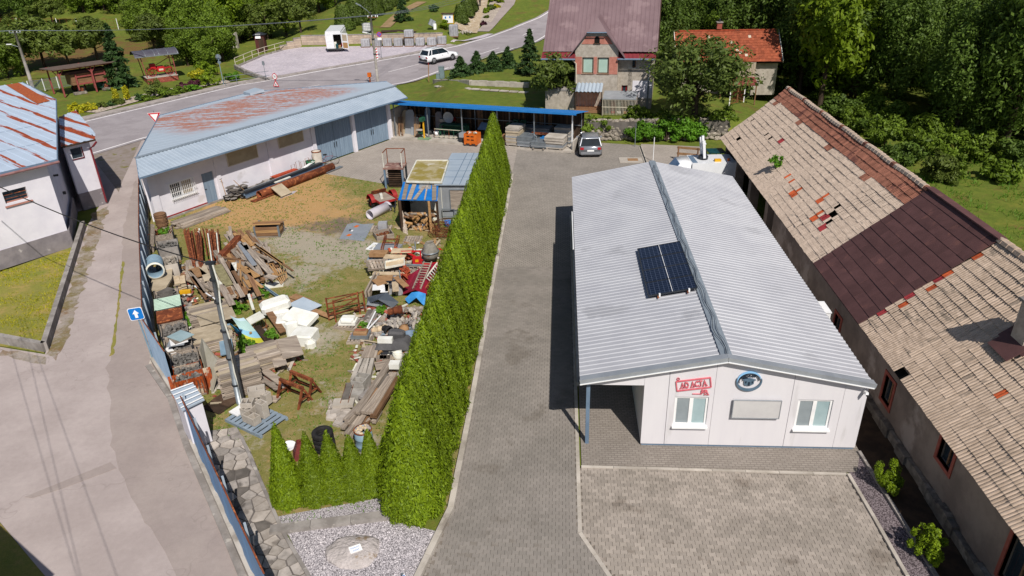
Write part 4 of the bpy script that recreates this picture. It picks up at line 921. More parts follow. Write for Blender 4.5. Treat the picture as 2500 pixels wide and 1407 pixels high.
gp = MB(); gp.add([(HW-.02,.2,4.7),(HW-.02,9,4.7),(HW-.02,4.6,9.3),(HW-.2,.2,4.7),(HW-.2,9,4.7),(HW-.2,4.6,9.3)],[(0,1,2),(5,4,3),(0,2,5,3),(2,1,4,5),(1,0,3,4)]); part('gable_wall',gp,D['wood_dark'],hs)
bay = MB(); wallh(bay,2.5,6.05,0,4.9,-.6,-.25,[(3.1,4.03,2.98,4.3),(4.36,5.3,2.98,4.3)]); bay.xprism([(2.5,4.9),(6.05,4.9),(5.0,6.35),(3.55,6.35)],-.6,-.25).box2((2.5,-.25,0),(2.8,0,4.9)).box2((5.75,-.25,0),(6.05,-.001,4.9)); part('bay_wall',bay,PLH,hs)
for a,b,c,d in ((2.52,3.07,2.95,4.35),(4.06,4.33,2.95,4.35),(5.33,6.03,2.95,4.35)): part('plaster_panel',MB().box2((a,-.625,c),(b,-.603,d)),PINK,hs)
part('plaster_panel',MB().xprism([(3.0,5.35),(5.55,5.35),(5.2,5.95),(3.4,5.95)],-.625,-.603),PINK,hs)
bl = mk('pale_green_blind','a9c0b4','9cb4a8',sc=1,rough=.35)
for a in (3.1,4.36): window(hs,a,a+.93,2.98,4.3,-.45,.09,D['brown_frame'],[bl],True,1,sillm=D['brown_frame'])
window(hs,6.9,7.5,3.4,4.2,.15,.09,D['brown_frame'],None,True,1,sillm=D['white_old']); window(hs,6.4,7.2,1.25,1.95,.15,.07,D['red_paint'],None,False,2)
aw = part('attic_window',MB().xprism([(4.07,5.45),(4.5,5.45),(4.5,5.75),(4.42,5.92),(4.28,5.99),(4.14,5.92),(4.07,5.75)],-.64,-.6),D['dark'],hs); part('frame',MB().box2((4.0,-.67,5.36),(4.57,-.61,5.44)),D['wood_dark'],aw)
def ribbed(pts_o,ex,L,ey,W,mt,nm='roof_slope',par=None,p=.35): return part(nm,corr(MB(),pts_o,ex,L,ey,W,p,.018),mt,par or hs)
re_ = Vector((0,4.95,4.6)); ribbed((-.25,-.35,4.72),(1,0,0),HW+.5,re_,re_.length,MAUVE); re2 = Vector((0,-4.95,4.6)); ribbed((-.25,9.55,4.72),(1,0,0),HW+.5,re2,re2.length,MAUVE)
part('ridge_cap',MB().bar((-.3,4.6,9.36),(HW+.3,4.6,9.36),.3,.05),MAUVE,hs)
for s_ in (-1,1): part('barge_board',MB().bar((HW+.27,4.6,9.28),(HW+.27,4.6-s_*4.95,4.66),.04,.24),D['wood_dark'],hs)
for x0,x1,yf in ((-.3,2.55,-1.0),(6.0,HW+.15,-.75)): ribbed((x0,yf,4.25),(1,0,0),x1-x0,Vector((0,.75,.42)),.86,MAR,'lower_roof'); 
for x0,x1,yf in ((-.3,2.55,-1.06),(6.0,HW+.15,-.81)): part('gutter',MB().tube([(x0,yf,4.2),(x1,yf,4.2)],.07,8),D['steel_blue'],hs)
for s_ in (-1,1):                               # roof of the central gable
    a = Vector((4.28,-.95,7.35)); e = Vector((4.28+s_*2.35,-.95,4.35)); q = Vector((4.28,2.4,7.35)); f_ = Vector((4.28+s_*2.35,.4,4.35))
    hp = Vector((4.28+s_*.78,-.95,6.35)); tp = Vector((4.28,-.2,7.35)); pts_ = [hp,e,f_,q,tp]
    part('gable_roof',MB().slab(pts_ if s_ > 0 else pts_[::-1],.06),MAUVE,hs)
part('half_hip',MB().slab([(3.5,-.95,6.35),(5.06,-.95,6.35),(4.28,-.2,7.35)],.05),MAUVE,hs); part('hip_gutter',MB().tube([(3.48,-1.0,6.3),(5.08,-1.0,6.3)],.05,6),D['steel_blue'],hs)
part('downpipe',MB().tube([(HW-.25,-.75,4.15),(HW-.35,-.1,3.8),(HW-.35,-.1,.05)],.06,8),D['galv'],hs); part('downpipe',MB().tube([(2.3,-1.0,4.15),(2.6,-.7,3.8),(2.62,-.68,2.2)],.05,8),D['grille_pale'],hs)
part('porch_post',MB().box2((.02,-.7,0),(.18,-.54,4.2)),D['chip'],hs); part('porch_back',MB().box2((0,1.5,0),(2.5,1.78,4.5)),mk('dark_porch_boards','5a3a2c','452c20'),hs); part('porch_floor',MB().box2((0,-.8,1.6),(2.5,1.5,1.75)),D['concrete'],hs)
part('porch_wall',MB().box2((0,-.75,0),(2.48,-.55,1.6)),PLH,hs); part('base_panel',MB().box2((7.3,-.02,.9),(HW-.02,-.002,2.35)),D['plaster_white'],hs)
# lean-tos in front of the house
av = thing('wire_aviary','small cage shed with wavy pale blue sheet roof beside the house tree','shed',G(1440,272)+Vector((0,0,-.05)),HA)
corr_ = corr(MB(),(-1.2,-.6,1.75),(1,0,0),2.2,Vector((0,1.6,.5)),1.7,.3,.08,SINE); part('roof',corr_,D['garage_sheet'],av)
m = MB(); [m.bar((x,-.55,0.3),(x,-.55,1.75),.02) for x in [-1.15+.12*i for i in range(18)]]; part('bars',m,D['rust'],av,kind='stuff')
for x in (-1.15,1.0): part('post',MB().box2((x-.05,-.6,0),(x+.05,-.5,1.78)),D['wood_dark'],av); part('post',MB().box2((x-.05,.9,0),(x+.05,1.0,2.2)),D['wood_dark'],av)
part('floor',MB().box2((-1.25,-.65,.05),(1.1,1,.3)),D['wood_brown'],av)
kn = thing('dog_kennel','grey flat roofed kennel with pale vertical bars below the house','kennel',G(1510,281)+Vector((0,0,-.05)),HA)
part('roof',MB().slab([(-1.35,-.35,1.42),(1.45,-.35,1.42),(1.4,1.3,1.75),(-1.3,1.3,1.75)],.06),D['zinc_trim'],kn)
m = MB(); [m.bar((-1.3+.115*i,-.3,.1),(-1.3+.115*i,-.3,1.4),.03) for i in range(24)]; m.bar((-1.35,-.31,.75),(1.45,-.31,.75),.03,.05).bar((-1.35,-.31,1.35),(1.45,-.31,1.35),.03,.05); part('bars',m,D['grille_pale'],kn,kind='stuff')
part('side_panel',MB().box2((1.38,-.3,0),(1.44,1.2,1.5)).box2((-1.34,-.3,0),(-1.3,1.2,1.5)),D['wood_grey'],kn,kind='stuff'); part('back_panel',MB().box2((-1.3,1.15,0),(1.38,1.2,1.65)),D['wood_dark'],kn)
for i,c_ in enumerate(('teal','red_paint','white_old','wood_tan','fence_blue')): part('stored_board',MB().box((-1.0+i*.5,.5,.55),(.3,.06,1.0),rx=.1),D[c_],kn)
# ------------------------------------------------------------------ cottage with the orange tile roof
cO = G(1668,236); cot = thing('tiled_cottage','small cottage with bright orange tile roof behind the fruit tree','house',(10.9,69.4,.9),-.03)
tiles(cot,(-.3,-.5,3.1),(1,0,0),38,Vector((0,3.2,2.35)),12,.25,.331,lambda i,j,x,y: 'w' if (i,j) in ((12,9),(15,7),(20,7),(27,9),(22,4),(23,3),(25,2)) else 'o',{'o': mk('orange_clay_tile','a85c40','944c34',sc=3,rough=.85,isl=.18,rn=.18,c3='8d4a38',sc3=1,t3=.6),'w': D['grille_pale']},lambda x,y: .02*math.sin(x)-.01,0)
part('roof_deck',MB().slab([(-.25,-.4,2.98),(9.2,-.4,2.98),(9.2,2.7,5.28),(-.25,2.7,5.28)],.05),D['wood_dark'],cot); part('roof_slope',MB().slab([(-.3,2.7,5.42),(9.25,2.7,5.42),(9.25,5.9,3.1),(-.3,5.9,3.1)],.06),D['tile_red'],cot)
part('ridge_cap',MB().bar((-.3,2.7,5.48),(9.25,2.7,5.48),.26,.1),D['tile_red'],cot); part('barge_board',MB().bar((-.33,-.5,3.08),(-.33,2.7,5.45),.05,.16),D['white_old'],cot); part('barge_board',MB().bar((9.28,-.5,3.08),(9.28,2.7,5.45),.05,.16),D['white_old'],cot)
BRW = paving('bare_brick_wall','a89a88','978a78','80766a',.3,.12,.02)
part('wall',MB().box2((0,0,0),(6.9,.3,3.2)),PLH,cot); part('wall',MB().box2((3.5,-.5,1.5),(6.9,-.005,3.05)),BRW,cot); part('wall',MB().box2((6.9,.1,0),(9,.4,3.2)).box2((8.7,.4,0),(9,5.5,3.1)).box2((0,.3,0),(.3,5.5,3.1)).box2((.3,5.2,0),(8.7,5.5,3.1)),PLH,cot)
part('lean_roof',MB().slab([(3.6,-2.0,1.3),(6.95,-2.0,1.3),(6.95,-.5,1.75),(3.6,-.5,1.75)],.06),mk('maroon_tile_strip','7a4038','6a342e'),cot)
for x in (3.7,5.3,6.85): part('post',MB().box2((x-.05,-1.95,-.6),(x+.05,-1.85,1.3)),D['wood_brown'],cot)
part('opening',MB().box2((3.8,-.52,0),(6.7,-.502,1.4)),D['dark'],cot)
cm = part('chimney',MB().box2((3.6,2.5,5.6),(4.05,2.95,6.15)),D['brick'],cot); part('cap',MB().box2((3.53,2.43,6.15),(4.12,3.02,6.25)),D['concrete'],cm); part('pot',MB().tube([(3.82,2.72,6.25),(3.82,2.72,6.5)],.08,8),D['dark_metal'],cm)
# ------------------------------------------------------------------ blue roofed open shed
SA,SB = P(953,341),P(1396,375); sdir = (SB-SA); SLn = sdir.length; SANG = math.atan2(sdir.y,sdir.x)
sh = thing('open_shed','long open shed with bright blue roof and dark plank back wall','shed',(SA.x,SA.y,0),SANG)
part('floor',MB().box2((0,0,-.02),(SLn,3.6,.16)),D['concrete_pale'],sh)
part('roof',corr(MB(),(-.9,.05,3.02),(1,0,0),SLn+1.2,Vector((0,3.6,-.62)),3.65,.2,.035),D['roof_blue'],sh)
part('fascia',MB().bar((-.9,.03,2.98),(SLn+.3,.03,2.98),.03,.14),D['roof_blue'],sh)
for k in range(6):
    x = .25+k*(SLn-.4)/5; part('post',MB().box2((x-.04,.55,.16),(x+.04,.63,2.9)),D['galv'] if k < 5 else D['white'],sh)
    if k: part('post',MB().box2((x-.03,3.25,.16),(x+.03,3.3,2.4)),D['galv'],sh)
part('rail',MB().bar((.3,3.24,1.35),(SLn-.1,3.24,1.35),.04,.05),D['galv'],sh)
rr = random.Random(31); x = .1; bm_ = []
while x < SLn-.1:
    w_ = rr.uniform(.12,.2); bmx = MB().box((0,0,1.17),(w_,.025,2.3+rr.uniform(-.15,.05))); part('plank',bmx,D[rr.choice(('wood_dark','wood_dark','wood_brown'))],sh,loc=(x+w_/2,3.36+rr.uniform(-.01,.01),.12)); x += w_+rr.uniform(.005,.045)
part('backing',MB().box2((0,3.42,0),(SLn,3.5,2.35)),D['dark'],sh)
part('end_wall',MB().box2((SLn-.05,.3,0),(SLn+.1,3.5,.9)),D['concrete_pale'],sh); part('end_wall',MB().box2((-.2,.2,0),(-.02,3.5,2.3)),D['concrete_pale'],sh)
# ------------------------------------------------------------------ street fence, plinth and booth
def fence_run(pts,label,mat,pitch,seg,h=1.75,base=.3,posts=None,lean=0):
    t = thing('metal_fence',label,'fence',(pts[0].x,pts[0].y,0)); o = pts[0]
    for a,b in zip(pts,pts[1:]):
        a = Vector((a.x-o.x,a.y-o.y,0)); b = Vector((b.x-o.x,b.y-o.y,0)); L = (b-a).length; d = (b-a)/L; n = max(1,round(L/seg))
        for i in range(n):
            p = a+d*(L*i/n); l = L/n-.015; part('sheet_panel',corr(MB(),p+Vector((0,0,base)),d,l,(0,0,1),h,pitch,.025),mat,t)
            part('post',MB().box2((-.03,-.03,0),(.03,.03,base+h+.06)),D['garage_sheet'],t,loc=p+Vector((-d.y,d.x,0))*.09,rz=math.atan2(d.y,d.x))
        part('plinth',MB().bar(a+Vector((0,0,base/2)),b+Vector((0,0,base/2)),.26,base),D['concrete_pale'],t); part('rail',MB().bar(a+Vector((0,0,base+h)),b+Vector((0,0,base+h)),.04,.02),D['rust'],t)
    return t
fence_run([P(357,486),P(362,640),P(378,884),P(432,968)],'pale blue sheet fence between street and crates of stones',mk('pale_blue_fence_sheet','8fa5bc','8299b1',sc=1.2,rough=.5),.2,2.0,1.75,.25)
fence_run([P(474,1085),P(571,1300),P(625,1420),P(680,1540)],'bright blue sheet fence running along the crazy paved path',D['fence_blue'],3.0,1.5,1.75,.25)
kb2 = [P(432,968),P(474,1085),P(571,1300),P(625,1425)]
run_wall('fence_footing',[Vector((p.x-.2,p.y-.12,0)) for p in [P(377,890)]+kb2],.2,.07,D['concrete'],'pale concrete strip at the foot of the street fence','kerb')
# ------------------------------------------------------------------ yard: helpers for loose goods
def zr(x,y): return (880+x/8.795,560+y/8.795)
def zq(x,y): return (880+x/7.033,700+y/7.033)
def zp(x,y): return (500+x/7.405,610+y/7.405)
def zb(x,y): return (800+x/7.815,880+y/7.815)
def zz(x,y): return (940+x/9.615,270+y/9.615)
FA = math.atan2(*(lambda d: (d.y,d.x))(P(362,640)-P(378,884)))   # direction of the street fence
class Pile:
    """a thing made of pieces laid out between photo pixels at a given height"""
    def __init__(s,name,label,cat,uv,z=0,group=None):
        s.o = P(*uv,0); s.t = thing(name,label,cat,s.o,0,group)
    def bar(s,a,b,w,t,z,mat,zb_=None,name='plank',label=None):
        p = P(*a,z)-s.o; q = P(*b,z if zb_ is None else zb_)-s.o; L = (q-p).length; d = (q-p)/L
        m = MB().box((L/2,0,0),(L,w,t)); x = d; y = Vector((0,0,1)).cross(x).normalized(); n = x.cross(y)
        ob = part(name,m,D[mat] if isinstance(mat,str) else mat,s.t,label=label); ob.matrix_local = Matrix.Translation(p)@Matrix((x,y,n)).transposed().to_4x4(); return ob
    def fill(s,poly,n,L,w,t,z0,z1,ang,mats,seed=0,spread=.25,name='plank',tilt=.06):
        rr = random.Random(seed); pw = [tuple(P(*q,0).xy) for q in poly]; xs_ = [p[0] for p in pw]; ys_ = [p[1] for p in pw]; k = 0
        for _ in range(4000):
            if k >= n: break
            x,y = rr.uniform(min(xs_),max(xs_)),rr.uniform(min(ys_),max(ys_))
            if not inpoly(x,y,pw): continue
            a = ang+rr.gauss(0,spread); l = rr.uniform(*L); z = z0+(z1-z0)*k/n; m = MB().box((0,0,0),(l,rr.uniform(*w),rr.uniform(*t)))
            part(name,m,D[rr.choice(mats)],s.t,loc=(x-s.o.x,y-s.o.y,z+rr.uniform(0,.05)),rot=(rr.gauss(0,.08),rr.gauss(0,tilt),a)); k += 1
def dirang(a,b): p,q = P(*a),P(*b); return math.atan2(q.y-p.y,q.x-p.x)
def stack(name,label,cat,uv,L,W,layers,per,ang,mats,t=.045,gap=.01,z0=.0,seed=0,group=None,jit=.04,cross=True,zpx=None,pname='plank'):
    rr = random.Random(seed); o = P(*uv,zpx if zpx is not None else 0); o.z = z0; th_ = thing(name,label,cat,o,ang,group)
    meshes = {}
    for j in range(layers):
        z = .05+j*(t+gap)+t/2
        for i in range(per):
            w_ = W/per-.008; mt = D[rr.choice(mats)]
            if (mt.name,i % 3) not in meshes: meshes[(mt.name,i % 3)] = MB().box((0,0,0),(L*(1-.03*(i % 3)),w_,t)).mesh(pname,mt)
            ob = link(pname,meshes[(mt.name,i % 3)],th_,(rr.gauss(0,jit),-W/2+W*(i+.5)/per+rr.gauss(0,.006),z),rz=rr.gauss(0,.012))
    if cross:
        for x in (-L*.35,L*.35): part('bearer',MB().box((x,0,.02),(.08,W,.06)),D['wood_grey'],th_)
    return th_
def pallet(name,label,uv,ang,mat='wood_grey',L=1.2,W=.8,z=0,group=None,slats=7,tilt=(0,0),zpx=None,cat='pallet'):
    o = P(*uv,z if zpx is None else zpx); o.z = z; t = thing(name,label,cat,o,rot=(tilt[0],tilt[1],ang),group=group)
    for i in range(slats): part('slat',MB().box((-L/2+L*(i+.5)/slats,0,.13),(L/slats*.72,W,.022)),D[mat],t)
    for y in (-W/2+.05,0,W/2-.05): part('runner',MB().box((0,y,.065),(L,.09,.1)),D[mat],t)
    return t
def thick(name,label,cat,uv,size,ang,mat,z=0,rot=None,group=None,zpx=None,nm=None):
    o = P(*uv,z if zpx is None else zpx); o.z = z; m = MB().box((0,0,size[2]/2),size); b = .02*min(size); return one(name,m,D[mat] if isinstance(mat,str) else mat,label,cat,o,ang,group,rot=rot)
def chamfer(size,c):
    m = MB(); x,y,z = size[0]/2,size[1]/2,size[2]
    r = lambda k: [(-x+k,-y),(x-k,-y),(x,-y+k),(x,y-k),(x-k,y),(-x+k,y),(-x,y-k),(-x,-y+k)]
    a = r(c); b = [(p[0]*(1-c/x),p[1]*(1-c/y)) for p in a]; vs_ = [(p[0],p[1],0) for p in a]+[(p[0],p[1],z-c) for p in a]+[(p[0],p[1],z) for p in b]
    return m.add(vs_,[tuple(reversed(range(8)))]+[(i,(i+1) % 8,8+(i+1) % 8,8+i) for i in range(8)]+[(8+i,8+(i+1) % 8,16+(i+1) % 8,16+i) for i in range(8)]+[tuple(16+i for i in range(8))])
def wavy(L,W,amp,n,mat_t=.006,ribs=8,ribh=.015):      # crumpled sheet
    m = MB(); vs_ = []; nx_,ny_ = n,ribs*2
    for j in range(ny_+1):
        for i in range(nx_+1):
            x,y = -L/2+L*i/nx_,-W/2+W*j/ny_; vs_.append((x,y,amp*math.sin(x*2.1)*math.cos(y*1.3)+(ribh if j % 2 else 0)))
    return m.add(vs_,[(j*(nx_+1)+i,j*(nx_+1)+i+1,(j+1)*(nx_+1)+i+1,(j+1)*(nx_+1)+i) for j in range(ny_) for i in range(nx_)])
# ------------------------------------------------------------------ white booth in the fence line
q = [P(u,v,1.75) for u,v in ((417,954),(471,940),(498,979),(444,1000))]; c = (q[0]+q[1]+q[2]+q[3])/4; bth = thing('meter_booth','small white meter booth with blue grey ribbed roof in the street fence','booth',(c.x,c.y,0))
qq = [p-Vector((c.x,c.y,0)) for p in q]; wl_ = [(p.x*.86,p.y*.86) for p in qq]; part('wall',MB().prism(wl_,0,1.7),D['plaster_white'],bth); part('roof',MB().slab([Vector((p.x*1.04,p.y*1.04,1.74+.08*k)) for p,k in zip(qq,(0,1,1,0))][::-1],.05),D['garage_sheet'],bth)
for f in (.08,.3,.52,.74,.95):
    a = (qq[0].lerp(qq[3],f))*1.04; b = (qq[1].lerp(qq[2],f))*1.04; part('rib',MB().bar((a.x,a.y,1.80),(b.x,b.y,1.88),.03,.03),D['white'],bth)
# ------------------------------------------------------------------ sheds in the yard
def gquad(pts,z): return [P(*p,z) for p in pts]
cz = 2.35; c0 = P(*z8(1290,705)); ctn = thing('site_container','grey sheet metal site cabin behind the hedge with framed panel','container',(c0.x,c0.y,0),-.02)
part('body',MB().box2((0,0,.05),(2.3,6.2,2.3)),D['zinc_trim'],ctn); part('roof',MB().slab([(-.12,-.15,2.34),(2.42,-.15,2.34),(2.42,6.3,2.34),(-.12,6.3,2.34)],.06),D['garage_sheet'],ctn)
for x in (.9,1.35): part('roof_seam',MB().box2((x,-.15,2.342),(x+.03,6.3,2.37)),D['steel_blue'],ctn)
for y in (1.2,2.4,3.6,4.8): part('roof_seam',MB().box2((-.12,y,2.342),(2.4,y+.02,2.356)),D['steel_blue'],ctn)
part('panel',MB().box2((.75,-.03,.75),(1.75,-.004,1.95)),D['wood_grey'],ctn); fr = MB()
for a,b in (((.7,.7),(1.8,.75)),((.7,1.95),(1.8,2.0)),((.7,.75),(.75,1.95)),((1.75,.75),(1.8,1.95))): fr.box2((a[0],-.05,a[1]),(b[0],-.004,b[1]))
part('panel_frame',fr,D['galv'],ctn)
tr = thing('metal_trestle','small grey metal frame stand before the grey site cabin','stand',P(*z8(1390,715)),0)
for a,b in (((-.35,0,0),(-.35,0,.8)),((.35,0,0),(.35,0,.8)),((-.35,0,.8),(.35,0,.8)),((-.35,0,.35),(.35,0,.35)),((-.35,.4,0),(-.35,.4,.8)),((.35,.4,0),(.35,.4,.8)),((-.35,0,.8),(-.35,.4,.8)),((.35,0,.8),(.35,.4,.8))): part('bar',MB().bar(a,b,.04),D['galv'],tr)
def lathe_thing(name,label,cat,loc,prof,mat,extra=None,n=18,rot=None,smooth=True):
    return one(name,MB().lathe(prof,n),mat if not isinstance(mat,str) else D[mat],label,cat,loc,rot=rot,smooth=smooth)
def bucket(label,uv,mat,r=.15,h=.28,z=0): 
    t = thing('bucket',label,'bucket',P(*uv,z)); part('body',MB().lathe([(0,0),(r*.82,0),(r,h),(r*.94,h),(r*.76,.02),(0,.02)],16),D[mat],t,True); part('handle',MB().tube([(r*math.cos(a),0,h-.05*math.sin(a)) for a in [math.pi*i/6 for i in range(7)]],.006,5),D['galv'],t); return t
bucket('blue bucket at the foot of the grey site cabin',z8(1378,760),'tarp_blue',.2,.34)
cabin_q = gquad([z8(*p) for p in ((1045,55),(1385,55),(1310,290),(935,280))],2.45); cc_ = sum(cabin_q,Vector())/4
cb = thing('mossy_cabin','low cabin with flat moss stained yellow roof left of the grey container','cabin',(cc_.x,cc_.y,0)); k_ = [p-Vector((cc_.x,cc_.y,0)) for p in cabin_q]
part('body',MB().prism([(p.x*.94,p.y*.94) for p in k_],0,2.36),D['white_old'],cb); part('roof',MB().slab(k_[::-1] if (k_[1]-k_[0]).cross(k_[2]-k_[0]).z < 0 else k_,.09),mk('moss_stained_roof','a59a7c','8a7c3e',sc=.9,rough=.95,bump=.3,lo=.42,hi=.58,c3='b9b2a4',sc3=1.2,t3=.6),cb)
for a,b in zip(k_,k_[1:]+k_[:1]): part('roof_edge',MB().bar(a+Vector((0,0,.0)),b+Vector((0,0,0)),.07,.1),D['white_old'],cb)
# woodshed under the blue tarpaulin
wq = [P(*z8(900,282),2.3),P(*z8(1278,292),2.3),P(*z8(1265,485),1.95),P(*z8(845,475),1.95)]; c = (wq[2]+wq[3])/2; ws = thing('firewood_shed','open firewood shelter roofed with striped bright blue tarpaulin weighted by boards','shelter',(c.x,c.y,0)); lq = [p-Vector((c.x,c.y,0)) for p in wq]
part('tarpaulin',MB().slab(lq[::-1] if (lq[1]-lq[0]).cross(lq[2]-lq[0]).z < 0 else lq,.03),D['tarp_blue'],ws)
def onq(a,b,dz=.04): return lq[0].lerp(lq[1],a).lerp(lq[3].lerp(lq[2],a),b)+Vector((0,0,dz))
for a,b,w_ in (((.12,0),(.14,1),.22),((.35,0),(.28,1),.24),((.62,.25),(.42,1),.2),((.7,.2),(.68,1),.08),((.88,0),(.92,1),.24)): part('weight_board',MB().bar(onq(*a),onq(*b),w_,.04),D['wood_grey'],ws)
part('tarp_band',MB().slab([onq(.47,0,.012),onq(.8,0,.012),onq(.8,.38,.012),onq(.47,.38,.012)][::-1],.008),D['zinc_trim'],ws)
for a,mt in ((.03,'wood_dark'),(.78,'wood_tan'),(.98,'wood_dark')): p = onq(a,.97,-.05); part('post',MB().box2((p.x-.06,p.y-.06,0),(p.x+.06,p.y+.06,p.z)),D[mt],ws)
for a in (.03,.97): p = onq(a,.03,-.05); part('post',MB().box2((p.x-.06,p.y-.06,0),(p.x+.06,p.y+.06,p.z)),D['wood_dark'],ws)
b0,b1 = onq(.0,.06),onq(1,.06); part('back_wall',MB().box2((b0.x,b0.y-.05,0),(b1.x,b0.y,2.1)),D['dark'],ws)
s0 = onq(0,.5); part('side_wall',MB().box2((b0.x,onq(0,.9).y,0),(b0.x+.05,b0.y,1.9)),D['wood_dark'],ws)
rr = random.Random(41); y0,y1 = onq(.1,.9).y,onq(.1,.3).y
for i in range(70):
    x = rr.uniform(lq[3].x+.3,lq[2].x-.2); z = .1+.9*rr.random()**1.5; l = rr.uniform(.25,.45); part('log',MB().tube([(-l/2,0,0),(l/2,0,0)],rr.uniform(.05,.09),6),D[rr.choice(('wood_tan','wood_tan','wood_brown','wood_grey'))],ws,loc=(x,y0+rr.uniform(-.15,.9)*(1-z*.4),z),rot=(rr.uniform(-.4,.4),rr.uniform(-.4,.4),rr.uniform(0,3.1)))
for k in range(7): part('leaning_slat',MB().bar((lq[3].x+.15+.05*k,y0-.35-.05*k,0),(lq[3].x+.05+.02*k,y0+.3,1.1-.08*k),.05,.03),D['wood_grey'],ws)
bucket('small yellow bucket on the firewood under blue tarpaulin',z8(1030,680),'yellow',.13,.24,.45); bucket('white bucket in front of the firewood shelter',z8(1130,785),'white',.14,.3)
pl = Pile('plank_row','loose pale battens lying before the firewood shelter','boards',z8(900,770))
for a,b in (((805,770),(1040,780)),((830,785),(1050,795)),((1040,780),(1180,810))): pl.bar(z8(*a),z8(*b),.1,.04,.06,'osb')
# loading platform and trailer
lp = thing('loading_platform','rusty steel stand with wooden deck and handrail beside mossy cabin','platform',P(*z8(830,330)),-.02)
for x in (-.6,.6):
    for y in (-.5,.6): part('leg',MB().box2((x-.06,y-.06,0),(x+.06,y+.06,1.35)),D['steel_blue'] if y < 0 else D['dark_metal'],lp)
part('deck',MB().box2((-.68,-.58,1.35),(.68,.68,1.45)),mk('worn_red_deck','8f6f66','6f4f48',sc=3,c3='a8988c',sc3=2,t3=.55),lp)
for x in (-.62,.62):
    for y in (-.5,.6): part('rail_post',MB().bar((x,y,1.45),(x,y,2.45),.045),D['white_old'] if y < 0 else D['rust'],lp)
for a,b in (((-.62,.6,2.45),(.62,.6,2.45)),((-.62,-.5,2.45),(-.62,.6,2.45)),((.62,-.5,2.45),(.62,.6,2.45))): part('rail',MB().bar(a,b,.045),D['rust'],lp)
for k in range(8): part('pallet_layer',MB().box2((-.45,-.35,.08+k*.15),(.45,.5,.08+k*.15+.06)),D['wood_dark'],lp)
tl = thing('red_trailer','small faded red flatbed trailer with broken deck near the platform','trailer',P(*z8(690,540)),R_(38))
part('deck',MB().box2((-.55,-.8,.5),(.55,.95,.56)),D['wood_grey'],tl)
for a,b in (((-.6,-.85,.55),(.6,-.85,.55)),((-.6,-.85,.55),(-.6,1,.55)),((.6,-.85,.55),(.6,1,.55)),((-.6,1,.55),(.6,1,.55))): part('frame_rail',MB().bar(a,b,.07,.12),D['red_paint'],tl)
for s_ in (-1,1):
    fm = MB(); n = 8; vs_ = [(s_*.62+dx,.1+.42*math.cos(math.pi*i/n),.48+.4*math.sin(math.pi*i/n)) for i in range(n+1) for dx in (-.02,s_*.28)]; fm.add(vs_,[(2*i,2*i+1,2*i+3,2*i+2) for i in range(n)]); part('mudguard',fm,D['red_paint'],tl)
    w_ = part('wheel',MB().lathe([(.16,-.09),(.29,-.09),(.31,-.05),(.31,.05),(.29,.09),(.16,.09)],18,ax='x'),D['black'],tl,True,loc=(s_*.75,.1,.31)); part('rim',MB().lathe([(0,.03),(.16,.05),(.16,-.05),(0,-.03)],14,ax='x'),D['red_paint'],w_)
part('drawbar',MB().bar((-.45,-.85,.5),(0,-1.75,.42),.06,.08).bar((.45,-.85,.5),(0,-1.75,.42),.06,.08),D['dark_metal'],tl); part('jockey_wheel',MB().tube([(0,-1.6,.45),(0,-1.6,.02)],.03,8),D['dark_metal'],tl)
part('load',MB().bar((-.2,-.3,.62),(.1,.5,.66),.16,.1),D['white_old'],tl); part('tail_board',MB().box((.1,.8,.72),(1.0,.06,.3),rx=.5),D['rust'],tl)
tb = P(*z8(645,640)); pp = thing('concrete_pipe','pale pipe section lying on the grass beside the red trailer','pipe',(tb.x,tb.y,0),R_(62)); part('wall',MB().lathe([(.30,-.85),(.30,.85),(.25,.85),(.25,-.85),(.30,-.85)],22,(0,0,.3),ax='x'),D['pvc_white'],pp,True); part('collar',MB().lathe([(.30,.72),(.325,.74),(.325,.85),(.30,.85)],22,(0,0,.3),ax='x'),D['pvc_white'],pp,True)
thick('clear_box','milky plastic box standing on a pallet by the pale pipe','box',z8(685,790),(.5,.45,.42),.1,D['wrap'],.12); pallet('wooden_pallet','weathered pallet under the milky plastic box',z8(665,800),.05,group='pallets in the yard')
mat_ = thing('floor_mat','large grey sheet with two orange stickers flat on the grass','sheet',P(*z8(390,835)),0); o = P(*z8(390,835)); mp = [P(*z8(*p)) for p in ((300,745),(375,728),(470,745),(585,735),(545,800),(480,925),(345,910),(215,900))]
part('sheet',MB().prism([((p-o).x,(p-o).y) for p in mp],.02,.045),D['zinc_trim'],mat_)
for p,an_ in (((398,768),.4),((318,862),.3)): part('sticker',MB().box(P(*z8(*p))-o+Vector((0,0,.05)),(.22,.3,.004),rz=-an_),D['orange_plastic'],mat_)
for p,c_ in (((330,808),'black'),((350,815),'white')): part('sticker',MB().box(P(*z8(*p))-o+Vector((0,0,.05)),(.12,.2,.004)),D[c_],mat_)
wbx = thing('wood_crate','old wooden crate filled with rusty scrap beside the white lettered board','crate',P(*z8(690,880)),R_(28))
for a,b in (((-.5,-.45,0),(.5,-.41,.32)),((-.5,.41,0),(.5,.45,.32)),((-.5,-.41,0),(-.46,.41,.32)),((.46,-.41,0),(.5,.41,.32))): part('side',MB().box2(a,b),D['wood_grey'],wbx)
rr = random.Random(42)
for k in range(40): part('scrap',MB().box((0,0,0),(rr.uniform(.06,.25),.05,.04)),D[rr.choice(('rust','wood_tan','rust'))],wbx,loc=(rr.uniform(-.38,.38),rr.uniform(-.33,.33),.1+rr.uniform(0,.14)),rot=(0,rr.uniform(-.3,.3),rr.uniform(0,3)))
sgn = thing('lettered_board','white board with broken black letters reading STOR NAJ on the ground','board',P(*z8(605,985)),0); part('board',MB().box((0,0,.04),(.75,.95,.03),rz=-.25),D['white'],sgn)
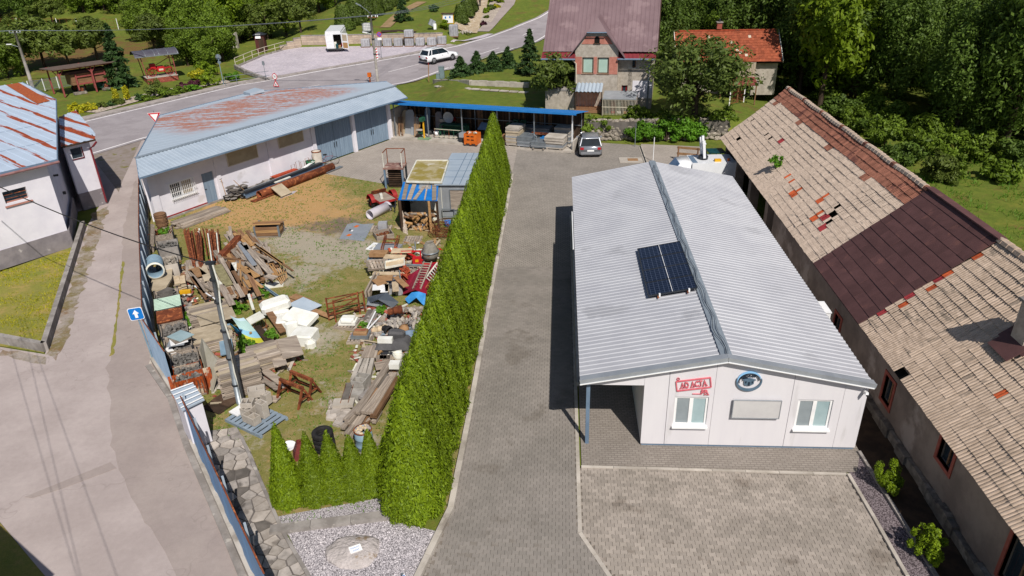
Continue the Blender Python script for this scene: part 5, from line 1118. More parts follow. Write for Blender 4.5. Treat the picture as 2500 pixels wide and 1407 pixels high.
for tx,x,y in (('JESTOR',-.12,-.05),('NAJO',.17,.02)): letter(sgn,tx,.2,(x,y,.06),(0,0,R_(68)),D['black'],.002)
fr_ = Pile('scaffold_ladder','rusty steel ladder like frame lying over the white lettered board','frame',zr(640,400))
for a,b in (((530,120),(440,420)),((560,130),(480,430)),((800,130),(730,390)),((840,140),(770,400)),((520,210),(800,215)),((500,290),(790,295))): fr_.bar(zr(*a),zr(*b),.05,.06,.35,'rust',name='bar')
thick('slab_block','grey panel bundle under the rusty ladder frame','panels',zr(600,440),(1.4,.8,.2),-.1,'zinc_trim'); pallet('wooden_pallet','small grey pallet lying alone by the rusty wire coil',zr(1130,250),0,L=1.0,W=.85,group='pallets in the yard')
# right hand heap of goods, from the mixer down to the dark sheet
mxr = thing('cement_mixer','grey cement mixer drum on red painted frame','cement mixer',P(*zr(1520,760)),.15)
dm = part('drum',MB().lathe([(0,0),(.32,.02),(.42,.2),(.44,.42),(.3,.72),(.2,.92),(.17,.92),(.26,.72),(.38,.42)],22,(0,0,.35)),mk('cement_crusted_steel','8c8880','75716a',sc=4,bump=.4,c3='7a5138',sc3=3,t3=.64),mxr,True); part('ring',MB().lathe([(.44,.38),(.47,.39),(.47,.45),(.44,.46)],22,(0,0,.35)),D['galv'],dm,True)
for a,b in (((-.5,-.1,.1),(-.5,-.1,.8)),((-1.5,.2,.75),(-.3,.1,.75)),((-1.3,.2,.75),(-.4,-.1,.3)),((.3,.2,.8),(1.1,.5,.5)),((-1.5,.2,.1),(-1.5,.2,.75)),((-.5,-.1,.12),(.5,-.1,.12))): part('frame_bar',MB().bar(a,b,.07),D['red_bright'],mxr)
part('motor_box',MB().box((-.72,-.15,.35),(.4,.3,.35)),D['red_bright'],mxr); part('plate',MB().box((-.7,-.305,.4),(.16,.01,.14)),D['yellow'],mxr)
for (label,pz,zz_,an_,L_,W_,mt) in (('grey pallet tilted over its neighbours left of the brick crates',(370,790),.45,.5,1.2,.8,'wood_grey'),('grey plastic pallet below chipboard at the heap edge',(400,660),0,0,1.2,.8,'pallet_grey'),('pallet holding red tiles beside the ladder and red sheet',(900,900),.12,0,1.5,.9,'wood_grey')):
    pallet('goods_pallet',label,zr(*pz),an_,mt,L_,W_,zz_,'pallets in the yard',tilt=(.25,.15) if an_ == .5 else (0,0))
thick('chipboard','brown chipboard slab on the grey plastic pallet','board',zr(400,560),(.95,.5,.2),0,'chip',.3,zpx=.3); thick('chipboard','long beige board leaning across the orange brick sacks','board',zr(740,600),(1.1,.45,.05),-.06,'osb',.55,zpx=.55); thick('chipboard','upper beige board with dark edge above the brick sacks','board',zr(890,470),(1.05,.5,.06),.06,'osb',.7,zpx=.7)
bk = Pile('brick_heap','heap of orange brick rubble between the boards and the mixer','bricks',zr(1000,660)); bk.fill([zr(600,600),zr(1150,500),zr(1130,720),zr(620,700)],46,(.2,.3),(.1,.14),(.07,.1),.05,.45,0,['tile_red','tile_red','brick','orange_plastic'],5,1.2,'brick',.4)
ft = thing('shallow_tray','shallow wooden tray lying tilted on the pallets','tray',P(*zr(745,745),.6),rot=(.1,-.12,.2)); part('floor',MB().box((0,0,0),(.95,.6,.03)),D['osb'],ft)
for a,b in (((-.5,-.32,0),(.5,-.28,.1)),((-.5,.28,0),(.5,.32,.1)),((-.5,-.28,0),(-.46,.28,.1)),((.46,-.28,0),(.5,.28,.1))): part('rim',MB().box2(a,b),D['white_old'],ft)
one('steel_tube',MB().tube([P(*zr(500,755),.45),P(*zr(1340,775),.5)],.06,10),D['galv'],'long grey tube lying across the pallets below the mixer','pipe')
rd = P(*zr(1200,1080)); rs = thing('red_roof_sheet','folded crimson roof sheet lying against the hedge under two ladders','roof sheet',(rd.x,rd.y,0))
sp_ = [P(*zr(*p),z)-Vector((rd.x,rd.y,0)) for p,z in (((1000,1010),.15),((900,1400),.1),((1180,1300),.62),((1440,1405),.2),((1690,720),.3),((1400,760),.75),((1180,900),.5))]
part('slope',MB().slab([sp_[0],sp_[1],sp_[2],sp_[5],sp_[6]],.02),D['red_sheet'],rs); part('slope',MB().slab([sp_[2],sp_[3],sp_[4],sp_[5]],.02),D['red_sheet'],rs)
def ladder(label,a0_,a1_,b0_,b1_,n,z0,z1,mat):
    o = P(*a0_,0); t = thing('ladder',label,'ladder',o); A0,A1,B0,B1 = P(*a0_,z0)-o,P(*a1_,z0)-o,P(*b0_,z1)-o,P(*b1_,z1)-o
    part('rail',MB().bar(A0,B0,.06,.05),D[mat],t); part('rail',MB().bar(A1,B1,.06,.05),D[mat],t)
    for i in range(n): f = (i+.5)/n; part('rung',MB().bar(A0.lerp(B0,f),A1.lerp(B1,f),.04,.03),D[mat],t)
ladder('wooden ladder lying up the crimson roof sheet',zr(1120,1280),zr(1290,1280),zr(1370,690),zr(1530,700),11,.5,.95,'wood_grey'); ladder('pale wide ladder lying between the crimson sheet and the hedge',zr(1390,1060),zr(1620,1240),zr(1650,720),zr(1760,900),7,.5,.85,'white_old')
ladder('rusty barred frame leaning at the lower edge of crimson sheet',zr(1400,1270),zr(1490,1400),zr(1560,1000),zr(1650,1130),5,.35,.6,'rust')
bt = P(*zq(930,200)); tp_ = thing('blue_tarpaulin','crumpled light blue tarpaulin at the lower end of crimson sheet','tarpaulin',(bt.x,bt.y,.0)); tv = [P(*zq(*p),z)-Vector((bt.x,bt.y,0)) for p,z in (((760,215),.25),((830,295),.1),((960,190),.45),((1050,290),.15),((1110,340),.05),((1120,120),.5),((1000,85),.6),((880,100),.55))]
part('sheet',MB().add(tv,[(0,1,2,7),(2,6,7),(2,3,5,6),(3,4,5)]),mk('light_blue_tarp','3f8fd0','3480c0',sc=3,rough=.5,bump=.4,bsc=7),tp_)
bd = Pile('board_heap','wooden bin heaped with beige boards and panels above the dark sheet','boards',zr(640,1250))
for a,b,w_,z,mt in (((270,940),(950,960),.3,.35,'osb'),((340,1070),(470,1180),.5,.6,'chip'),((350,1060),(690,1040),.55,.62,'chip'),((760,1020),(980,1230),.3,.6,'chip'),((740,1130),(760,1330),.3,.5,'osb'),((560,1160),(580,1340),.2,.5,'board_beige'),((530,1190),(510,1350),.35,.5,'white'),((380,1190),(370,1300),.5,.55,'white')): bd.bar(zr(*a),zr(*b),w_,.04,z,mt,name='board')
for a,b in (((640,1060),(640,1340)),((700,1060),(700,1340)),((820,1180),(830,1360))): bd.bar(zr(*a),zr(*b),.35,.3,.2,'wrap',name='wrapped_bundle')
for a,b in (((110,1400),(330,980)),((180,1405),(400,1000))): bd.bar(zr(*a),zr(*b),.08,.35,.25,'wood_grey',name='side_board')
rt_ = Pile('tile_stack','stack of red roof tiles set on edge beside the crimson sheet','tiles',zr(970,1100)); rt_.fill([zr(900,960),zr(1030,980),zr(980,1220),zr(900,1090)],22,(.35,.4),(.22,.25),(.02,.03),.05,.5,.4,['tile_red'],8,.1,'tile',.6)
gpole = one('steel_post',MB().tube([P(*zr(900,1400),.1),P(*zr(835,880),.9)],.03,8),D['galv'],'thin grey post standing in the board heap','post'); one('steel_post',MB().tube([P(*zr(1210,740),.1),P(*zr(1170,270),.9)],.035,8),D['galv'],'grey post standing left of the mixer drum','post')
ds = thing('dark_roof_sheet','bent dark grey roof sheets lying at the foot of the board heap','roof sheet',P(*zq(380,240))); o = P(*zq(380,240))
dv_ = [P(*zq(*p),z)-o for p,z in (((110,300),.1),((120,180),.3),((450,100),.62),((660,270),.25),((550,370),.08),((300,220),.55))]; part('sheet',MB().slab([dv_[0],dv_[5],dv_[2],dv_[1]],.02),mk('slate_grey_sheet','4d545e','434a54',sc=2,rough=.5),ds); part('sheet',MB().slab([dv_[5],dv_[4],dv_[3],dv_[2]],.02),bpy.data.materials['slate_grey_sheet'],ds); part('offcut',MB().box(P(*zq(250,300),.15)-o,(.7,.4,.02),ry=.2),D['zinc_trim'],ds)
wc = Pile('wire_coil','tangle of rusty reinforcing wire beside the hedge','wire',z8(1320,850)); rr = random.Random(8)
cw = MB()
for k in range(26):
    a0_ = rr.uniform(0,6.3); R0 = rr.uniform(.3,.75); z0_ = rr.uniform(.05,.6); tx,ty = rr.gauss(0,.18),rr.gauss(0,.18)
    cw.tube([(R0*math.cos(a0_+.5*i)*1.1,R0*math.sin(a0_+.5*i),max(.03,z0_+tx*math.cos(.5*i+a0_)+ty*math.sin(.5*i+a0_))) for i in range(11)],.011,4)
part('wire',cw,D['rust'],wc.t,kind='stuff')
# rubble pallets, tarpaulin pallet
def rubble(name,label,uv,sx,sy,h,n,mats,seed,z=0,rot=0,size=(.08,.17)):
    o = P(*uv); t = thing(name,label,'rubble',(o.x,o.y,z),rot); rr = random.Random(seed); ms = [MB().blob((0,0,0),1,0,.3,s_,0,(1,.8,.6)).mesh('stone',D[m_]) for s_,m_ in enumerate(mats)]
    for k in range(n):
        x,y = rr.uniform(-1,1),rr.uniform(-1,1); zz_ = h*(1-.5*max(abs(x),abs(y)))*rr.random()**.6; ob = link('stone',rr.choice(ms),t,(x*sx/2,y*sy/2,zz_+.03),rot=(rr.uniform(0,3),rr.uniform(0,3),rr.uniform(0,3))); r_ = rr.uniform(*size); ob.scale = (r_,r_,r_)
    return t
beam_ = Pile('timber_beam','pale grey beam across the head of the rubble pallet','beam',zq(800,420)); beam_.bar(zq(480,405),zq(1120,385),.22,.16,.3,'wood_grey',name='beam')
rubble('rubble_pile','mound of broken concrete just below the pale beam',zq(750,560),1.9,1.1,.5,60,['concrete','block','concrete_pale','brick'],12)
pallet('goods_pallet','grey plastic pallet loaded with broken blocks and a brown pipe bend',zq(720,800),0,'pallet_grey',1.7,.9,0,'pallets in the yard'); rubble('block_heap','broken grey blocks heaped on the grey plastic pallet',zq(740,720),1.5,.7,.3,42,['block','concrete_pale','concrete'],13,.15)
rubble('rubble_spill','pale stone chippings spilling left of the rubble pallets',zq(290,780),1.3,1.3,.18,70,['concrete_pale','stone_pale','concrete'],14,0,0,(.05,.13))
slb = Pile('slab_heap','worn grey slabs and two white rods left of the rubble mound','slabs',zq(300,560))
for a,b,w_,z,mt in (((100,560),(180,410),.25,.12,'concrete_dark'),((200,560),(290,400),.3,.14,'concrete'),((330,590),(480,480),.28,.16,'wood_grey'),((110,620),(260,600),.5,.08,'concrete'),((280,640),(470,600),.4,.08,'concrete')): slb.bar(zq(*a),zq(*b),w_,.1,z,mt,name='slab')
for a,b in (((95,755),(270,405)),((110,755),(350,500))): slb.bar(zq(*a),zq(*b),.06,.03,.28,'white',name='rod')
for u,v,mt,an_,r_,lab in ((390,790,'osb',.3,.15,'tan clay pipe bend beside the grey plastic pallet'),(470,820,'black',-.7,.17,'black plastic pipe piece below the grey plastic pallet'),(740,820,'chip',1.2,.17,'brown glazed pipe socket in front of grey pallet'),(670,640,'rust',.4,.16,'orange brown pipe elbow on the broken blocks')):
    o = P(*zq(u,v)); t = thing('pipe_fitting',lab,'pipe',(o.x,o.y,.0 if mt != 'rust' else .5),an_); part('socket',MB().lathe([(r_,-.2),(r_,0),(r_*1.25,.02),(r_*1.25,.18),(r_*1.1,.18),(r_*.85,0),(r_*.85,-.2)],16,(0,0,r_*1.25),ax='x'),D[mt],t,True); part('bend',MB().tube([(-.18,0,r_*1.25),(-.3,0,r_*1.1),(-.38,.06,r_*.9)],r_*.92,12),D[mt],t,True)
pallet('goods_pallet','black plastic pallet under the dark grey tarpaulin',zq(560,1180),-.02,'pallet_black',1.5,1.0,0,'pallets in the yard',5)
tz = P(*zq(590,1090)); tpn = thing('covered_load','load wrapped in dark grey tarpaulin on the black pallet','tarpaulin',(tz.x,tz.y+.05,.15))
m = MB(); vs_ = []; N_ = 14
for j in range(9):
    for i in range(N_+1):
        x,y = -.75+1.5*i/N_,-.45+.9*j/8; e = min(1,(1-abs(x)/.76)*5)*min(1,(1-abs(y)/.46)*4); vs_.append((x,y,.05+e*(.3+.1*math.sin(5*x)*math.cos(4*y))))
m.add(vs_,[(j*(N_+1)+i,j*(N_+1)+i+1,(j+1)*(N_+1)+i+1,(j+1)*(N_+1)+i) for j in range(8) for i in range(N_)]); part('cover',m,D['cloth_dark'],tpn,True); part('bundle',chamfer((.7,.4,.3),.08),D['cloth_dark'],tpn,loc=(.1,.15,.38),rz=-.15)
thick('aerated_block','white block lying on the dark tarpaulin load','block',zq(430,950),(.6,.25,.2),0,'eps',.5,zpx=.5); t = bucket('dark grey tub behind the dark tarpaulin load',zq(860,960),'steel_blue',.28,.45); bucket('dirty white bucket with yellow rim before black pallet',zq(650,1270),'white_old',.2,.36)
# concrete beams, hollow blocks, long boards at the front
cbm = Pile('lintel_stack','bundle of four pale concrete lintels on the gravel','lintels',zb(650,250))
for i in range(4): cbm.bar(zb(480+95*i,400-15*i),zb(660+62*i,0-2*i),.2,.2,.25,'concrete_pale',name='lintel')
for i in range(3): cbm.bar(zb(500+95*i,430),zb(680+62*i,10),.19,.2,.1,'concrete',name='lintel')
def hollow(name,label,uv,ang,s_=(.5,.25,.25),z=0,mat='block',rot=None,group=None,zpx=None):
    o = P(*uv,z if zpx is None else zpx); o.z = z; t = thing(name,label,'block',o,rot=rot or (0,0,ang),group=group); L,W_,h = s_; e = .035
    for a,b in (((-L/2,-W_/2,0),(L/2,-W_/2+e,h)),((-L/2,W_/2-e,0),(L/2,W_/2,h)),((-L/2,-W_/2+e,0),(-L/2+e,W_/2-e,h)),((L/2-e,-W_/2+e,0),(L/2,W_/2-e,h)),((-e/2,-W_/2+e,0),(e/2,W_/2-e,h))): part('wall',MB().box2(a,b),D[mat],t)
    part('base',MB().box2((-L/2+e,-W_/2+e,0),(L/2-e,W_/2-e,.05)),D['concrete_dark'],t); return t
hollow('hollow_block','large grey hollow block standing open on the concrete lintels',zb(660,560),1.35,(.62,.5,.55)); thick('flat_block','plain grey block below the open hollow block','block',zb(560,730),(.55,.45,.32),.1,'block')
lb = Pile('long_boards','long weathered planks and beams stacked diagonally beside the hedge','planks',zb(850,800))
for a,b,w_,z,mt in (((370,1200),(700,800),.2,.3,'wood_grey'),((560,1010),(1190,30),.24,.45,'wood_grey'),((640,1000),(1000,560),.3,.4,'wood_brown'),((700,1000),(1200,330),.26,.5,'wood_grey'),((800,1010),(1270,250),.26,.48,'wood_grey'),((870,1080),(1330,330),.24,.42,'wood_brown'),((950,460),(1150,280),.35,.35,'concrete_dark'),((600,1140),(660,1030),.12,.2,'wood_grey'),((640,1180),(790,1060),.12,.16,'wood_tan'),((720,1190),(860,1100),.12,.15,'wood_grey'),((880,1180),(1010,960),.14,.2,'wood_grey'),((660,730),(860,560),.35,.3,'concrete')): lb.bar(zb(*a),zb(*b),w_,.12,z,mt)
lb.fill([zb(420,1200),zb(900,1150),zb(1250,400),zb(850,700)],16,(1.5,2.6),(.15,.25),(.06,.1),.05,.28,dirang(zb(560,1010),zb(1190,30)),['wood_grey','wood_brown'],16,.05)
bp_ = Pile('board_bundle','short grey boards in a loose bundle above the long planks','boards',zb(1000,80))
for k in range(6): bp_.bar(zb(890+6*k,60+22*k),zb(1140+4*k,20+20*k),.12,.04,.2+.01*k,'wood_grey')
thick('aerated_block','white block on the grey stand near the hedge tip','block',zb(1285,130),(.4,.32,.22),.0,'eps',.4,zpx=.4); thick('grey_stand','grey concrete block under the white block near hedge','block',zb(1290,220),(.5,.45,.38),0,'concrete',0)
fs_ = Pile('flat_stones','layer of pale flat stone slabs on the ground behind the tyres','stones',zb(230,1130)); rr = random.Random(17)
for k in range(24):
    u,v = rr.uniform(60,430),rr.uniform(880,1230)
    p = P(*zb(u,v))-fs_.o; n = rr.randint(5,7); part('flat_stone',MB().prism([(rr.uniform(.16,.26)*math.cos(6.283*i/n),rr.uniform(.14,.22)*math.sin(6.283*i/n)) for i in range(n)],0,rr.uniform(.08,.14)),D['stone_pale'],fs_.t,loc=(p.x,p.y,0))
sw = thing('tool_sledge','grey slab with two iron rods lying on the flat stones','slab',P(*zb(320,900)),.1); part('slab',MB().box((0,0,.2),(.75,.45,.12)),D['concrete_pale'],sw); part('board',MB().box((.05,.55,.35),(.24,.9,.04),rx=.1),D['concrete_dark'],sw)
for x in (-.1,.18): part('rod',MB().tube([(x,-.1,.27),(x+.06,.9,.42)],.012,6),D['rust'],sw)
tb_ = Pile('timber_offcuts','dark timber planks lying above the concrete lintels','planks',zq(180,1100))
for k in range(5): tb_.bar(zq(40+50*k,1220),zq(130+40*k,1020),.16,.06,.12+.02*k,'wood_grey')
tb2 = Pile('timber_offcuts','grey timber ends stacked in front of black pallet','planks',zq(450,1250)); [tb2.bar(zq(330+60*k,1270),zq(335+60*k,1200),.28,.15,.12,'wood_grey') for k in range(4)]
# tyres, drum, bits in front
ty = P(795,1098); 
for k in range(4): 
    t = thing('car_tyre',('lowest','second','third','topmost')[k]+' tyre of the black stack behind the small thujas','tyre',(ty.x+.02*math.sin(k*2),ty.y+.02*math.cos(k*3),.2*k),k*.7,'tyres in the stack'); part('carcass',MB().lathe([(.19,.02),(.3,.0),(.335,.03),(.345,.1),(.335,.17),(.3,.2),(.19,.18),(.2,.1),(.19,.02)],28),D['black'],t,True)
    for i in range(28): a = 6.283*i/28; part('tread_block',MB().box((.343*math.cos(a),.343*math.sin(a),.1),(.015,.045,.11),rz=a),D['black'],t)
dp = P(893,1100); dmx = thing('oil_drum','blue grey steel drum with rusty rim full of pale stones','drum',(dp.x,dp.y,0)); prof = [(0,0),(.29,0),(.29,.28),(.305,.3),(.29,.32),(.29,.57),(.305,.59),(.29,.61),(.29,.86),(.27,.86),(.27,.7)]; part('shell',MB().lathe(prof,26),D['pvc_blue'],dmx,True); part('rim',MB().lathe([(.285,.84),(.305,.85),(.305,.885),(.275,.885),(.275,.72)],26),D['rust'],dmx,True)
rr = random.Random(18)
for k in range(34): a,r_ = rr.uniform(0,6.3),.24*math.sqrt(rr.random()); part('stone',MB().blob((0,0,0),rr.uniform(.04,.075),0,.25,k,0),D['osb'] if k % 3 else D['stone_pale'],dmx,loc=(r_*math.cos(a),r_*math.sin(a),.8+rr.uniform(0,.1)))
pallet('wooden_pallet','old pallet beneath the stone filled drum',(905,1110),.1,group='pallets in the yard'); pallet('wooden_pallet','broken slatted pallet right of the drum near hedge',(915,1128),-.2,L=1.0,W=.7,group='pallets in the yard')
t = thing('rusty_hopper','dark red rusty metal hood behind the small thujas','hopper',P(742,1110),.4); part('hood',MB().add([(-.35,-.3,0),(.35,-.3,0),(.35,.3,0),(-.35,.3,0),(-.15,-.1,.55),(.2,-.1,.5),(.2,.15,.5),(-.15,.15,.55)],[(0,1,5,4),(1,2,6,5),(2,3,7,6),(3,0,4,7),(4,5,6,7)]),mk('maroon_rust','6d2f2c','5a2422',sc=3,rough=.7),t); part('handle',MB().tube([(-.1,0,.55),(0,0,.62),(.12,0,.52)],.02,6),D['rust'],t)
t = thing('enamel_basin','white round basin lid left of the rusty hood','basin',P(704,1095)); part('dish',MB().lathe([(0,.06),(.2,.05),(.26,.12),(.28,.12),(.21,0),(0,0)],20),D['white'],t,True)
rubble('stone_scatter','scattered pale stones between drum and small thujas',(900,1150),1.6,1.2,.04,40,['stone_pale','concrete_pale','brick'],19,0,0,(.04,.1))
# ------------------------------------------------------------------ left side: crates along the street fence
def crate(label,uv,ang=FA,L=1.15,W=1.0,h=.85,side='wood_grey',fillm=None,seed=0,top=None,zt=.9,name='pallet_box',nst=46,rust=False):
    o = P(*uv,zt); o.z = 0; t = thing(name,label,'crate',o,ang,'crates along the street fence'); sm = D['rust_orange'] if rust else D[side]
    for sx in (-1,1):
        for sy in (-1,1): part('post',MB().box2((sx*L/2-.03,sy*W/2-.03,0),(sx*L/2+.03,sy*W/2+.03,h+.05)),D['rust'] if rust else D['dark_metal'],t)
    for sx in (-1,1): part('side',corr(MB(),(sx*(L/2),-W/2,.08),(0,1,0),W,(0,0,1),h-.08,.12,.02) if rust else MB().box2((sx*L/2-.012,-W/2,.08),(sx*L/2+.012,W/2,h)),sm,t)
    for sy in (-1,1): part('side',corr(MB(),(-L/2,sy*W/2,.08),(1,0,0),L,(0,0,1),h-.08,.12,.02) if rust else MB().box2((-L/2,sy*W/2-.012,.08),(L/2,sy*W/2+.012,h)),sm,t)
    part('base',MB().box2((-L/2,-W/2,.03),(L/2,W/2,.1)),D['wood_grey'],t)
    if fillm:
        rr = random.Random(seed); m = MB(); part('bed',MB().box2((-L/2+.02,-W/2+.02,.1),(L/2-.02,W/2-.02,h-.15)),D['stone_dark'],t)
        for k in range(nst*2): m.blob((rr.uniform(-L/2+.1,L/2-.1),rr.uniform(-W/2+.1,W/2-.1),h-.14+rr.uniform(0,.14)),rr.uniform(.05,.1),0,.3,k+seed,0,(1,.9,.7))
        part('stones',m,D[fillm],t,kind='stuff')
    return t
c1 = P(*z6(262,215),.9); bs = thing('wire_basket','tall brown coiled wire basket at the garage corner','basket',(c1.x,c1.y,0))
for k in range(9): part('hoop',MB().lathe([(.32+.015*(k % 2),.08*k+.7),(.35+.015*(k % 2),.08*k+.73),(.32+.015*(k % 2),.08*k+.76)],18),D['wood_brown'],bs,True)
part('core',MB().lathe([(0,0),(.3,0),(.31,1.4),(.27,1.42),(.1,1.3)],16),D['wood_brown'],bs,True)
t = crate('crate of tangled rusty rods next to the coiled basket',z6(268,290),name='rod_crate'); rr = random.Random(51)
for k in range(34): part('rod',MB().tube([(-.5,0,0),(.5,0,0)],.018,5),D['rust'],t,loc=(rr.uniform(-.05,.05),rr.uniform(-.38,.38),.6+rr.uniform(0,.32)),rot=(0,rr.gauss(0,.08),rr.gauss(0,.25)))
t = crate('crate of soil with green weeds growing out',z6(310,400),fillm='stone_dark',seed=3,side='concrete',nst=14)
one('timber_board',MB().bar(P(*z6(180,480),.0),P(*z6(185,240),1.5),.3,.05),D['wood_grey'],'grey board leaning upright between fence and weedy crate','board')
crate('crate with pale rim and dark gravel behind the blue pipe',z6(305,545),fillm='stone',seed=4,side='concrete_pale')
pb = P(*z6(205,600),1.0); bpz = thing('ribbed_pipe','blue grey ribbed plastic pipe section lying on a slab by the fence','pipe',(pb.x,pb.y,.62),FA); prof = [(.36,-.62)]
for k in range(6): x = -.6+.2*k; prof += [(.36,x),(.39,x+.03),(.39,x+.1),(.36,x+.13)]
prof += [(.42,.64),(.42,.72),(.36,.72),(.32,.6),(.32,-.62),(.36,-.62)]; part('shell',MB().lathe([(r,-z) for r,z in prof],24,(0,0,.42),ax='x'),D['pvc_blue'],bpz,True); part('collar',MB().lathe([(.37,-.6),(.425,-.62),(.43,-.72),(.36,-.73)],24,(0,0,.42),ax='x'),D['white_old'],bpz,True)
sl2 = P(*z6(265,690),.6); one('stone_slab',MB().prism([((P(*z6(*p),.6)-sl2).x,(P(*z6(*p),.6)-sl2).y) for p in ((175,800),(180,650),(355,610),(350,700),(290,800))],.5,.6).box2((-.4,-.4,0),(.4,.4,.5)),D['board_beige'],'flat beige slab on blocks under the blue ribbed pipe','slab',(sl2.x,sl2.y,0))
t = crate('crate piled with dark broken slabs',z6(300,835),side='wood_grey',fillm='stone_dark',seed=5,nst=20); [part('slab',MB().box((-.2+.2*k,0,.9+.03*k),(.5,.6,.05),rz=.3*k,ry=.1),D['concrete_dark'],t) for k in range(3)]
t = crate('crate covered by a mint green ribbed sheet',z6(312,912)); part('lid',corr(MB(),(-.6,-.55,.9),(1,0,0),1.2,(0,1,0),1.1,.15,.03),mk('mint_green_sheet','a9bfb0','9cb3a4',sc=2,rough=.5),t)
t = crate('crate stacked with brown corrugated roof sheets',z6(330,1020)); [part('sheet',corr(MB(),(-.6,-.52,.86+.02*k),(1,0,0),1.15,(0,1,0),1.0+.03*(k % 2),.1,.03),D['rust'],t) for k in range(4)]
crate('crate of grey stones nearest the brown roof sheets',z6(368,1130),fillm='stone_dark',seed=6)
t = crate('crate with a jumble of glazed frames and panels on top',z6(400,1250),fillm='stone_dark',seed=7,nst=12)
for k,mt in enumerate(('zinc_trim','white','wood_grey','glass_pale')): part('panel',MB().box((.05*k,-.05*k,.95+.04*k),(.9,.65,.03),rz=.25*k-.2,ry=.06),D[mt],t)
crate('crate of grey stones with a white plank beside it',z7(350,535),fillm='stone_dark',seed=8)
one('plank',MB().bar(P(*z7(205,455),.75),P(*z7(290,540),.75),.22,.04),D['white'],'white plank dropped between street fence and stone crates','plank')
crate('rusty sided crate of grey stones at the near end of the row',z7(378,650),fillm='stone_dark',seed=9,rust=True)
one('rusty_sheet',corr(MB(),(-.75,0,0),(1,0,0),1.5,(0,.25,1),.9,.14,.03),D['rust_orange'],'orange rusty ribbed panel closing the near end of the crates','panel',P(*z7(440,850)),FA-1.57)
# second row
t = stack('tile_pile','stack of pale roof tiles between crates and lumber heap','tiles',z6(440,800),.9,.5,9,2,FA,['board_beige','osb'],.05,.01,pname='tile'); 
rubble('old_brick_pile','dark crate of old bricks below the pale roof tiles',z6(455,960),1.0,.9,.5,40,['wood_grey','brick','concrete'],52)
thick('yellow_offcut','yellow tub end on the pale roof tiles','tub',z6(470,830),(.5,.2,.15),.2,'yellow',.5,zpx=.5)
# rusty formwork props in two bundles
for lab,(a0_,a1_,b0_,b1_),n,seed in (('left bundle of long rusty steel props lying toward the garage',((450,300),(600,300),(520,600),(620,590)),26,1),('right bundle of rusty steel props with tangled ends',((610,300),(750,290),(650,530),(770,510)),28,2)):
    pr = Pile('prop_bundle',lab,'props',z6(*b0_)); rr = random.Random(seed)
    for k in range(n):
        f = rr.random(); z = .08+.5*k/n; j = rr.uniform(-25,25); pr.bar(z6(a0_[0]+(a1_[0]-a0_[0])*f,a0_[1]+j),z6(b0_[0]+(b1_[0]-b0_[0])*f,b0_[1]+j),.06,.06,z,'rust' if k % 9 else 'white_old',z+.12,name='prop')
pr = Pile('steel_beam','thick rusty beam lying across the lumber heap','beam',z6(790,500)); pr.bar(z6(770,510),z6(925,345),.28,.2,.55,'rust',.75,name='flange')
pr.bar(z6(790,520),z6(935,360),.06,.3,.6,'rust',.8,name='web')
# lumber heaps
lh = Pile('lumber_heap','left lumber heap of old planks fanning from the grey mast','lumber',z6(640,800)); A1 = dirang(z6(530,640),z6(700,880))
lh.fill([z6(490,680),z6(640,620),z6(900,880),z6(640,900)],58,(1.4,2.6),(.14,.3),(.04,.09),.06,.55,A1,['wood_grey','wood_grey','wood_brown','board_beige'],61,.18)
for a,b,w_,mt in (((520,690),(650,880),.18,'wood_brown'),((545,770),(720,880),.06,'white'),((530,620),(610,680),.5,'chip'),((610,590),(660,720),.35,'board_beige'),((650,870),(700,870),.2,'wood_dark'),((725,730),(765,760),.3,'white_old'),((500,640),(640,830),.2,'wood_grey')): lh.bar(z6(*a),z6(*b),w_,.05,.62,mt)
lh = Pile('lumber_heap','middle lumber heap with long mossy boards pointing at the camera','lumber',z6(860,780)); A2 = dirang(z6(780,560),z6(930,900))
lh.fill([z6(740,580),z6(950,560),z6(1080,830),z6(830,880)],62,(1.6,3.0),(.14,.28),(.04,.09),.06,.62,A2,['wood_grey','wood_grey','wood_brown','wood_tan'],62,.12)
for a,b,w_,mt in (((740,590),(840,760),.45,mk('mossy_board','8f8866','777052',sc=4,bump=.3)),((770,530),(960,860),.22,'wood_grey'),((830,560),(930,750),.25,'wood_brown'),((935,550),(945,740),.08,'wood_tan'),((990,620),(1100,850),.22,'wood_brown'),((770,760),(870,930),.3,'wood_grey'),((880,570),(880,640),.3,'white_old'),((1010,840),(1050,970),.12,'white_old'),((960,610),(1080,690),.35,'wood_tan')): lh.bar(z6(*a),z6(*b),w_,.05,.7,mt)
lh = Pile('lumber_heap','right lumber heap with orange tinted long boards toward the gravel','lumber',z6(1080,560)); A3 = dirang(z6(960,390),z6(1180,680))
lh.fill([z6(860,400),z6(1050,380),z6(1260,620),z6(1120,720),z6(880,520)],68,(1.6,3.2),(.12,.26),(.04,.09),.05,.6,A3,['wood_grey','wood_brown','wood_tan','wood_grey'],63,.16)
for a,b,w_,mt in (((920,390),(1060,590),.24,'zinc_trim'),((1050,400),(1300,580),.16,'wood_tan'),((1060,410),(1390,640),.1,'wood_brown'),((960,400),(1200,660),.3,'wood_grey'),((980,420),(1000,460),.2,'orange_plastic'),((1160,680),(1240,700),.35,'wood_grey'),((780,520),(1000,560),.1,'wood_brown'),((900,470),(1100,670),.14,'wood_grey')): lh.bar(z6(*a),z6(*b),w_,.05,.68,mt)
lt = Pile('slatted_panel','yellowish slatted fence panel leaning on the right lumber heap','panel',z6(1270,690))
for k in range(6): lt.bar(z6(1180+26*k,570-4*k),z6(1290+10*k,750-10*k),.05,.03,.35,'wood_tan',.15,name='slat')
for a,b in (((1190,580),(1270,560)),((1250,680),(1320,650))): lt.bar(z6(*a),z6(*b),.06,.03,.38,'wood_tan',name='cross_slat')
